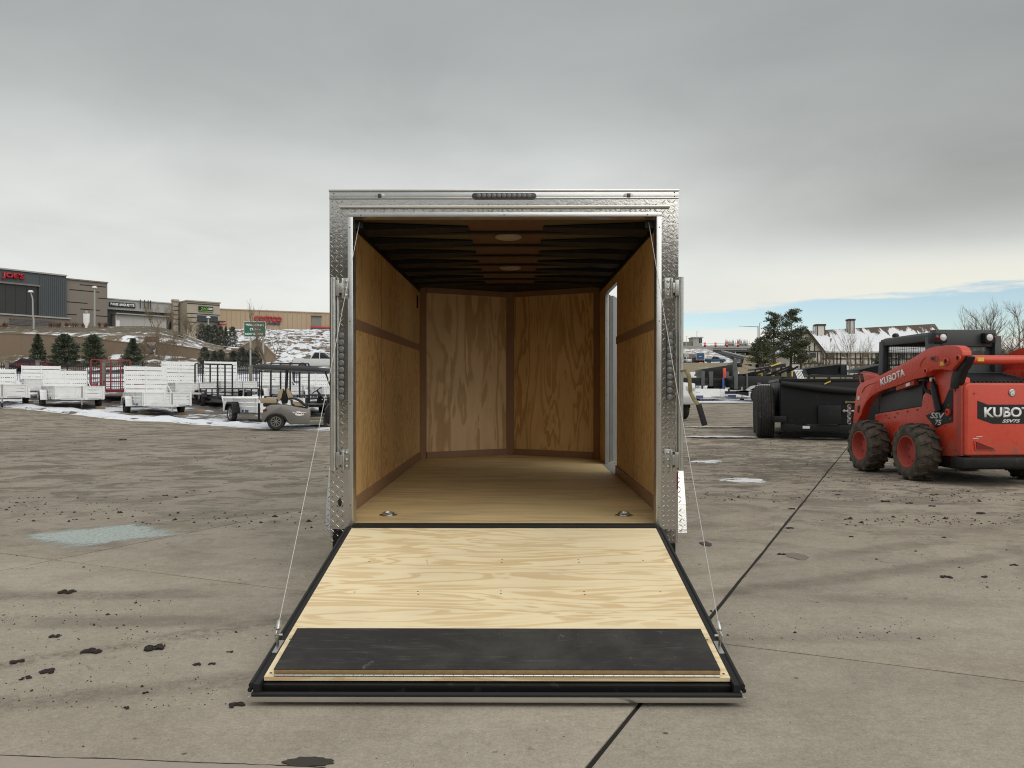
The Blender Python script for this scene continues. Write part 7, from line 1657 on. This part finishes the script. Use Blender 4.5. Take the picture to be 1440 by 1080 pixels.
# signals on a mast arm over the road
M['redlight'] = bpy.data.materials.new('lit red signal'); M['redlight'].use_nodes = True
bs = next(n for n in M['redlight'].node_tree.nodes if n.type == 'BSDF_PRINCIPLED'); bs.inputs['Base Color'].default_value = (.6, .02, .02, 1); bs.inputs['Emission Color'].default_value = (1, .10, .09, 1); bs.inputs['Emission Strength'].default_value = 1.3
SD = 290.0; sk = SD/F
p0 = at(1066, 486, SD); ma = thing('signal_mast', 'signal pole with a long mast arm over the overpass road, beside the pines', 'signal mast', (p0.x, SD, hgt(p0.x, SD)))
zz = lambda py: H-(py-550)*sk-ma.location.z
b = MB(); b.tube([(0,0,0), (0,0,zz(458.7))], [.24,.15], 8); b.build('pole', 'girder', ma); b = MB(); b.tube([(0,0,zz(482.6)), ((985-1066)*sk,0,zz(482.8))], [.14,.08], 6); b.build('mast_arm', 'zinc', ma); b = MB(); b.tube([(0,0,zz(459.6)), ((1040-1066)*sk,0,zz(458.6))], [.10,.06], 6); b.build('lamp_arm', 'girder', ma)
b = MB(); b.box((1039.5-1066)*sk, (1044-1066)*sk, -.15, .15, zz(459), zz(458.2)); b.build('lamp_head', 'zinc', ma)
for k, px in enumerate((991, 1006, 1022, 1037.3)):
    lab = ('leftmost of the four red signals over the overpass', 'second red signal from the left over the overpass', 'third red signal from the left over the overpass', 'rightmost of the four red signals, nearest the pines')[k]
    t = thing('traffic_signal', lab, 'traffic signal', ((px-1066)*sk+p0.x, SD-.22, zz(485.2)+ma.location.z), 0, 'red signals on the mast arm')
    b = MB(); b.box(-.34, .34, -.1, .1, -.62, .62); b.build('housing', 'decal', t, .03); b = MB(); b.lathe([(.30, -.105), (.28, -.14), (.001, -.16)], (0, 0, .22), 'y', 12); b.build('red_lamp', 'redlight', t); b = MB(); b.box(-.40, .40, -.09, -.085, .63, .85); b.build('backplate', 'redlight' if False else 'signred', t)
p = onground(1068.3, 240); t = thing('lamp_post', 'thin street lamp right of the signal pole, short arm to the right', 'street lamp', p); h_ = H+(550-454)*240/F-p.z; b = MB(); b.tube([(0,0,0),(0,0,h_)], [.11,.07], 6); b.build('pole', 'girder', t); b = MB(); b.tube([(0,0,h_-.03),(.55,0,h_+.03)], .05, 6); b.build('arm', 'girder', t)
for k, (px, yt, d, lab) in enumerate(((980,466,312,'thin light pole by the small flat roofed building'),(965,473,310,'short light pole at the left end of the overpass'))):
    p = at(px, 490, d); t = thing('light_pole', lab, 'light pole', p, 0); b = MB(); b.tube([(0,0,-1),(0,0,(490-yt)*d/F)], .09, 6); b.build('pole', 'zinc', t); b = MB(); b.box(-.1, .5, -.1, .1, (490-yt)*d/F, (490-yt)*d/F+.1); b.build('head', 'zinc', t)
p = at(975, 488, 335); k_ = 335/F; t = thing('flat_building', 'small flat roofed building with tall windows beyond the overpass', 'building', p); b = MB(); b.box(-12*k_, 11*k_, 0, 8, -12, 7.5*k_); b.build('low_block', 'taupe', t); b = MB(); b.box(-1*k_, 12*k_, -.6, 7, 0, 13*k_); b.build('tower', 'palegrey', t); b = MB(); b.box(-2.2*k_, 13.4*k_, -1.2, 7.4, 13.02*k_, 14*k_); b.build('roof', 'offwhite', t)
for q in (7.6, 9.8): b = MB(); b.box(q*k_, (q+1.7)*k_, -.66, -.61, 5.2*k_, 12*k_); b.build('window', 'darkglass', t)
M['hazeline'] = leafmat('distant bare woods', (.16, .15, .14), (.25, .235, .22))
b = MB(); rnd = random.Random(8)
for k in range(900):
    px = rnd.uniform(955, 1110); d = rnd.uniform(380, 420); p = onground(px, d); cards(b, rnd, p, Vector((rnd.uniform(-.06,.06), 0, 1)), (H+(550-rnd.uniform(484, 488))*d/F-p.z)*(1.22 if 1020 < px < 1052 and rnd.random() < .3 else 1), rnd.uniform(.5, 1.2))
tag(b.build('far_woods', 'hazeline', None, 0, 0, recalc=False), kind='stuff')
# ---- vehicles on the highway
def place(o, px, d, rz): p = onground(px, d); o.location = p+Vector((0,0,.04)); o.rotation_euler = (0,0,rz)
VD = 232
place(car('parked_car', 'white car first in the line of traffic below the overpass, next to the trailer post', 'car', 'carwhite', 'suv', 'traffic below the overpass'), 963, VD, math.radians(-68))
place(car('parked_car', 'dark grey car behind the white one in the traffic below the overpass', 'car', 'cargrey', 'suv', 'traffic below the overpass'), 974, VD+3, math.radians(-60))
place(car('pickup_truck', 'blue pickup in the traffic below the overpass, right of the box truck', 'pickup', 'carblue', 'pickup', 'traffic below the overpass'), 1006, VD, math.radians(158))
t = thing('box_truck', 'box truck with blue rear door and white side in the traffic below the overpass', 'truck', (0,0,0), 0, 'traffic below the overpass')
b = MB(); b.box(-1.2, 1.2, 0, 6, .95, 3.0); b.build('cargo_box', 'carwhite', t, .03); b = MB(); b.box(-1.08, 1.02, -.05, -.005, 1.05, 2.85); dr = b.build('rear_door', 'carblue', t); b = MB(); b.box(-.35, .35, -.07, -.055, 1.85, 2.0); b.build('door_label', 'greyletter', dr); b = MB(); b.box(-1.1, 1.1, 6.1, 7.9, .6, 2.3); b.build('cab', 'carwhite', t, .08); b = MB(); b.box(-1.0, 1.0, .1, 6, .55, .94); b.build('chassis', 'decal', t); b = MB(); b.box(-1.1, 1.1, -.12, -.01, .6, .9); b.build('rear_bumper', 'redlens', t)
for x in (-1.0, 1.0):
    for y in (1.2, 6.9): wheel(t, x, y, .45, .28, 1 if x > 0 else -1)
place(t, 985, VD-1, math.radians(-12))
t = thing('box_trailer', 'grey box trailer parked behind the white car below the overpass', 'box trailer', (0,0,0), 0); b = MB(); b.box(0, 4.6, 0, 2.4, .9, 3.0); b.build('cargo_box', 'taupe', t, .03); b = MB(); b.box(.05, 1.4, -.03, -.005, 1.0, 2.9); b.build('door', 'offwhite', t); b = MB(); b.box(.2, 4.4, .2, 2.2, .5, .89); b.build('chassis', 'decal', t)
for x in (1.2, 3.2):
    for y in (.15, 2.25): wheel(t, x, y, .45, .28, -1 if y < 1 else 1, axis='y')
place(t, 962, VD+7, 0)
# ---- equipment rows on the snowy apron
def eq(px, d): return onground(px, d)
def gtrailer(name, label, px0, px1, d, ztop_py, zbot_py, m, group=None, rail=False, posts=(), cat='flatbed trailer', wheels=(), thick=1.9):
    p = eq(px0, d); t = thing(name, label, cat, p, 0, group); k_ = d/F; L_ = (px1-px0)*k_
    z1 = H-(ztop_py-550)*k_-p.z; z0 = H-(zbot_py-550)*k_-p.z
    b = MB(); b.box(0, L_, 0, thick, z0, z1); b.build('bed', m, t, .01)
    b = MB(); b.box(.1, L_-.1, -.06, -.01, z0-.06, z0+.10); b.build('side_beam', 'blackpaint', t)
    for px, yt, w_ in posts: x = (px-px0)*k_; zt2 = H-(yt-550)*k_-p.z; b = MB(); b.box(x-w_*k_/2, x+w_*k_/2, -.12, .02, z0-.1, zt2); b.build('stake', 'eqgrey', t, .01)
    for px in wheels: x = (px-px0)*k_; wheel(t, x, .1, .36, .22, -1, axis='y'); wheel(t, x, thick-.1, .36, .22, 1, axis='y')
    b = MB()
    for x in (.15*L_, .85*L_): b.box(x-.05, x+.05, .2, .3, -.05, z0+.02)
    b.build('landing_leg', 'blackpaint', t); return t
M['eqgrey'] = mat('grey green steel', (.085, .09, .082), .6, .2, .15, 4)
M['bluepaint'] = mat('blue paint', (.03, .06, .26), .5, 0, .15, 5)
gtrailer('flatbed_trailer', 'black flatbed trailer with grey stakes behind the low silver trailers, left of the black deckover', 950, 1030, 52, 531, 541, 'blackpaint', None, posts=((988,521.5,5),(999.5,522.5,5.5),(1021.5,522.5,5.5),(1033,505.5,5.5)), wheels=(970,1012))
gtrailer('flatbed_trailer', 'long black deckover trailer with white edge in front of the yellow attachments', 1031, 1098, 50, 529, 545, 'blackpaint', None, posts=((1034.5,522,5),(1050,525,2.2),(1066.5,538,5)), wheels=(1045,1085))
gtrailer('flatbed_trailer', 'upper black flatbed with a snowy deck behind the staked flatbeds', 985, 1090, 57, 525.5, 530.5, 'blackpaint')
b = MB()
t = thing('tilt_trailer', 'black tilted trailer bed rising to the right behind the stakes', 'tilt trailer', eq(986, 56)); k_ = 56/F; zz = lambda py: H-(py-550)*k_-t.location.z
b.hexa([(0,0,zz(530)),(51*k_,0,zz(529)),(51*k_,1.8,zz(529)),(0,1.8,zz(530)),(0,0,zz(519.5)),(51*k_,0,zz(511.5)),(51*k_,1.8,zz(511.5)),(0,1.8,zz(519.5))]); b.build('bed', 'blackpaint', t, .02); b = MB(); b.hexa([(46*k_,-.1,zz(513)),(58*k_,-.1,zz(516)),(58*k_,1.9,zz(516)),(46*k_,1.9,zz(513)),(48*k_,-.1,zz(509)),(56*k_,-.1,zz(511)),(56*k_,1.9,zz(511)),(48*k_,1.9,zz(509))]); b.build('gooseneck', 'blackpaint', t, .02); b = MB(); b.box(2*k_, 4*k_, .2, .4, -.05, zz(529)); b.box(44*k_, 47*k_, .2, .4, -.05, zz(528)); b.build('stand', 'blackpaint', t)
for px, yt, yb, m_, nm, lab in ((1017.3,531,546,'bluepaint','blue_post','blue upright post among the black flatbeds'),(1019,517.5,530,'redpaint','red_post','red upright marker post above the blue one')):
    p = eq(px, 49); k_ = 49/F; t = thing(nm, lab, 'post', p); b = MB(); b.box(-.045 if m_ == 'bluepaint' else -.08, .045 if m_ == 'bluepaint' else .08, 0, .09, -.05 if m_ == 'bluepaint' else H-(531-550)*k_-p.z, H-(yt-550)*k_-p.z); b.build('shaft', m_, t, .01)
    if m_ != 'bluepaint': b = MB(); b.box(-.03, .03, .1, .16, -.05, H-(531-550)*k_-p.z+.2); b.build('stem', 'blackpaint', t)
# white bales / crates on the apron
for k, (px, yt, yb, w_, lab) in enumerate(((975,523,533,7.5,'white wrapped crate by the trailer post, tallest of three'),(986,526,532,5,'white wrapped crate right of the tallest one'),(976.5,529,536,6,'white block stack in front of the tallest crate'),(1036.5,523,531,6,'white tank between the tall grey stakes'))):
    d = 60 if k != 2 else 54; p = eq(px, d); k_ = d/F; t = thing('white_crate', lab, 'crate', p); z1 = H-(yt-550)*k_-p.z; b = MB(); b.box(-w_*k_/2, w_*k_/2, 0, .9, 0, z1); b.build('shell', 'lettering', t, .05)
    b = MB(); b.box(-w_*k_/2-.02, w_*k_/2+.02, -.02, .92, z1*.45, z1*.5); b.build('band', 'zinc', t)
# low silver trailers
def silver(px0, px1, d, yt, ym, label, seed):
    p = eq(px0, d); t = thing('low_silver_trailer', label, 'utility trailer', p, 0, 'low silver trailers on the right'); k_ = d/F; L_ = (px1-px0)*k_; zt_ = H-(yt-550)*k_-p.z; zm = H-(ym-550)*k_-p.z
    for k in range(2): b = MB(); z0 = lerp(zm, zt_, k/2); b.box(0, L_*.84, 0, .05, z0, lerp(zm, zt_, (k+1)/2)-.012); b.build('side_board', 'whitealu', t); b = MB(); b.box(L_*.845, L_, 0, .05, z0, lerp(zm, zt_, (k+1)/2)-.012); b.build('side_board', 'whitealu', t)
    b = MB(); b.box(0, L_, .06, 1.9, zm, zm+.06); b.box(0, L_, 1.9, 1.95, zm, zt_); b.build('bed', 'whitealu', t)
    b = MB(); b.bar((0,.0,zm-.10),(L_+1.6,.9,zm-.10),.07); b.bar((0,1.9,zm-.10),(L_+1.6,.95,zm-.10),.07); b.build('frame', 'zinc', t)
    b = MB(); b.tube([(L_+1.0,.9,.18),(L_+1.0,.9,zm+.5)], .03, 6); j = b.build('jack', 'zinc', t); b = MB(); b.lathe([(.02,-.04),(.11,-.04),(.11,.04),(.02,.04)], (L_+1.0,.9,.11), 'y', 12); b.build('jack_wheel', 'tyre', j)
    b = MB(); b.box(L_*.18, L_*.48, -.012, -.002, zm-.12, zm+.05); b.build('label_plate', 'bluelabel', t); b = MB(); b.box(L_*.25, L_*.28, .3, .36, -.03, zm); b.build('landing_leg', 'zinc', t); wheel(t, L_*.4, 1.0, .3, .2, -1, axis='y'); return t
silver(957, 1023.5, 44, 546.5, 557.5, 'low silver trailer with double board sides beside the cargo trailer post', 1)
t2 = silver(1012, 1060, 46.5, 550.5, 556.5, 'low silver trailer behind the first, running to the spoked wheel', 2)
p = eq(1066, 43.2); t = thing('car_hauler', 'silver car hauler with grey fender and white spoked wheel, behind the dump trailer', 'trailer', p); k_ = 43.2/F
wheel(t, 0, .1, .36, .24, -1, 'tyre', 'lettering', 8, 'y'); wheel(t, .85, .1, .36, .24, -1, 'tyre', 'lettering', 8, 'y')
b = MB(); pr = [(-.60,.62),(-.30,.84),(.25,.92),(1.1,.92),(1.3,.62)]
for (x0,z0),(x1,z1) in zip(pr, pr[1:]): b.hexa([(x0,-.05,z0),(x1,-.05,z1),(x1,.28,z1),(x0,.28,z0),(x0,-.05,z0+.03),(x1,-.05,z1+.03),(x1,.28,z1+.03),(x0,.28,z0+.03)])
b.prism(pr+[(1.2,.62),(1.02,.84),(.27,.84),(-.25,.77),(-.5,.62)], lambda a, c, q: (a, q, c), -.06, -.05); b.build('fender', 'zinc', t); b = MB(); b.box(-.9, 4, .3, 2.2, .55, .66); b.build('deck', 'whitealu', t); b = MB(); b.box(-1.6, -.55, .4, .55, .45, .60); b.hexa([(-1.0,.3,.45),(-.4,.3,.35),(-.4,.5,.35),(-1.0,.5,.45),(-1.0,.3,.62),(-.4,.3,.68),(-.4,.5,.68),(-1.0,.5,.62)]); b.build('tongue', 'blackpaint', t)
# attachments with yellow fittings: each a small frame with tines
rnd = random.Random(12)
ATT = ['leftmost','second','third','fourth','fifth','sixth','seventh','eighth']
for k in range(8):
    px = 1052+8.5*k; d = 53+rnd.uniform(-1.5, 1.5); p = eq(px, d); k_ = d/F
    t = thing('loader_attachment', 'black loader attachment with yellow fittings, %s from the left in its row' % ATT[k], 'attachment', p, rnd.uniform(-.3, .3), 'loader attachments in a row'); zt_ = H-(rnd.uniform(514, 521)-550)*k_-p.z
    b = MB(); b.box(-.45, .45, 0, .1, .1, zt_*.8); b.hexa([(-.5,-.5,0),(.5,-.5,0),(.5,.1,.0),(-.5,.1,.0),(-.5,-.6,.12),(.5,-.6,.12),(.5,.1,.5),(-.5,.1,.5)]); b.build('frame', 'blackpaint', t, .02)
    b = MB(); b.bar((-.3, -.05, zt_*.75), (rnd.uniform(.2,.7), -.5, zt_*rnd.uniform(.85, 1.0)), .12); b.build('boom', 'blackpaint', t)
    if k not in (1, 3): b = MB(); b.box(-.22, .12, -.10, -.01, zt_*.62, zt_*.80); b.build('hydraulic_motor', 'yellow' if k % 3 else 'olive', t, .02)
    for x in (-.35, 0, .35): b = MB(); b.bar((x, -.55, .1), (x, -1.0, .02), .06, .04); b.build('tine', 'eqgrey', t)
p = eq(1060, 57); k_ = 57/F; t = thing('tilt_ramp', 'dark slanted deck with a pale yellow edge, standing above the attachments', 'ramp', p); zz = lambda py: H-(py-550)*k_-p.z
b = MB(); b.hexa([(0,0,zz(521)),(45*k_,0,zz(516)),(45*k_,1.5,zz(516)),(0,1.5,zz(521)),(0,0,zz(519)),(45*k_,0,zz(511)),(45*k_,1.5,zz(511)),(0,1.5,zz(519))]); b.build('deck', 'blackpaint', t); b = MB(); b.bar((24*k_,-.04,zz(515)), (38*k_,-.04,zz(510)), .08); b.build('edge_strip', 'yellow', t); b = MB(); b.box(40*k_, 42*k_, .3, .45, -.05, zz(515)); b.box(4*k_, 5*k_, .3, .45, -.05, zz(520)); b.build('legs', 'blackpaint', t)
# black dump bodies beyond the black dump trailer
for px0, px1, yl, yr, yb, lab in ((1131,1179,518.5,512.5,526.5,'black tapered dump body left of the dark spreader, beyond the dump trailer'),(1206,1243,520,511,524,'black tapered dump body partly behind the raised loader arm')):
    d = 58; p = eq(px0, d); k_ = d/F; t = thing('hopper_box', lab, 'dump hopper', p); zz = lambda py: H-(py-550)*k_-p.z; W_ = (px1-px0)*k_
    b = MB(); b.hexa([(.1*W_,0,zz(yb)),(W_*.95,0,zz(yb+1)),(W_*.95,2,zz(yb+1)),(.1*W_,2,zz(yb)),(0,-.2,zz(yl)),(W_,-.2,zz(yr)),(W_,2.2,zz(yr)),(0,2.2,zz(yl))]); b.build('shell', 'dumpblack', t, .03); b = MB(); b.bar((0,-.24,zz(yl)+.03),(W_,-.24,zz(yr)+.03),.09); b.build('rim', 'eqgrey', t); b = MB()
    for x in (.2*W_, .8*W_): b.box(x-.08, x+.08, .4, .6, -.05, zz(yb)+.05)
    b.build('stand', 'blackpaint', t)
d = 58; p = eq(1182, d); k_ = d/F; t = thing('spreader', 'dark spreader box between the two black dump bodies', 'spreader', p); zz = lambda py: H-(py-550)*k_-p.z
b = MB(); b.box(0, 10*k_, 0, 1.2, zz(528), zz(512.5)); b.build('hopper', 'dumpblack', t, .05); b = MB(); b.box(1*k_, 2*k_, .1, .2, -.05, zz(528)); b.box(8*k_, 9*k_, .1, .2, -.05, zz(528)); b.build('legs', 'eqgrey', t); b = MB(); b.box(8*k_, 9*k_, -.1, 0, zz(520), zz(513)); b.build('handle', 'zinc', t)
gtrailer('flatbed_trailer', 'long dark flatbed with pale rub rails, right behind the black dump trailer rim', 1135, 1215, 54, 527.5, 529.5, 'eqgrey')
gtrailer('flatbed_trailer', 'black low trailer behind the loader arm, right of the long dark flatbed', 1216, 1300, 55, 525.5, 533, 'blackpaint')
d = 50; p = eq(1121, d); k_ = d/F; t = thing('plastic_chair', 'white slatted garden chair standing above the dump trailer rim', 'chair', p); zz = lambda py: H-(py-550)*k_-p.z
for k in range(5): b = MB(); x = k*2.0*k_; b.hexa([(x+.04,.0,zz(532)),(x+1.3*k_+.02,.0,zz(532)),(x+1.3*k_+.02,.05,zz(532)),(x+.04,.05,zz(532)),(x-.06,.25,zz(521)),(x+1.3*k_-.08,.25,zz(521)),(x+1.3*k_-.08,.3,zz(521)),(x-.06,.3,zz(521))]); b.build('back_slat', 'lettering', t)
b = MB(); b.box(-.08, 9.6*k_, .24, .31, zz(521), zz(519.8)); b.build('top_rail', 'lettering', t); b = MB(); b.box(0, 9.5*k_, -.4, .05, zz(533.5), zz(532.3)); b.build('seat', 'lettering', t)
for x in (.03, 9*k_):
    for y in (-.36, .02): b = MB(); b.box(x-.02, x+.02, y-.02, y+.02, -.02, zz(533.5)); b.build('leg', 'lettering', t)
# white pickup whose front wheel shows beside the trailer post
pk = car('pickup_truck', 'white pickup just beyond the cargo trailer, its wheel showing beside the rear post', 'pickup', 'carwhite', 'pickup'); q = hit(963, 590, 18, 40)
pk.location = (q.x-1.02, q.y+1.85, q.z); pk.rotation_euler = (0, 0, math.radians(97))
# ---- the dealer's workshop behind the camera, mirrored in the trailer's metal
wk = thing('workshop_building', 'long dark workshop building behind the camera, seen only mirrored in the tread plate', 'building', (0, -19, 0))
b = MB(); b.box(-26, 26, -12, 0, 0, 6.1); b.build('wall', 'backwall', wk)
for k in range(5): b = MB(); x = -20+9*k; b.box(x, x+4.2, .01, .06, 0, 4.3); b.build('bay_door', 'taupe', wk)
b = MB(); b.box(-26.3, 26.3, -12.3, .6, 6.11, 6.4); b.build('roof', 'shadeband', wk)
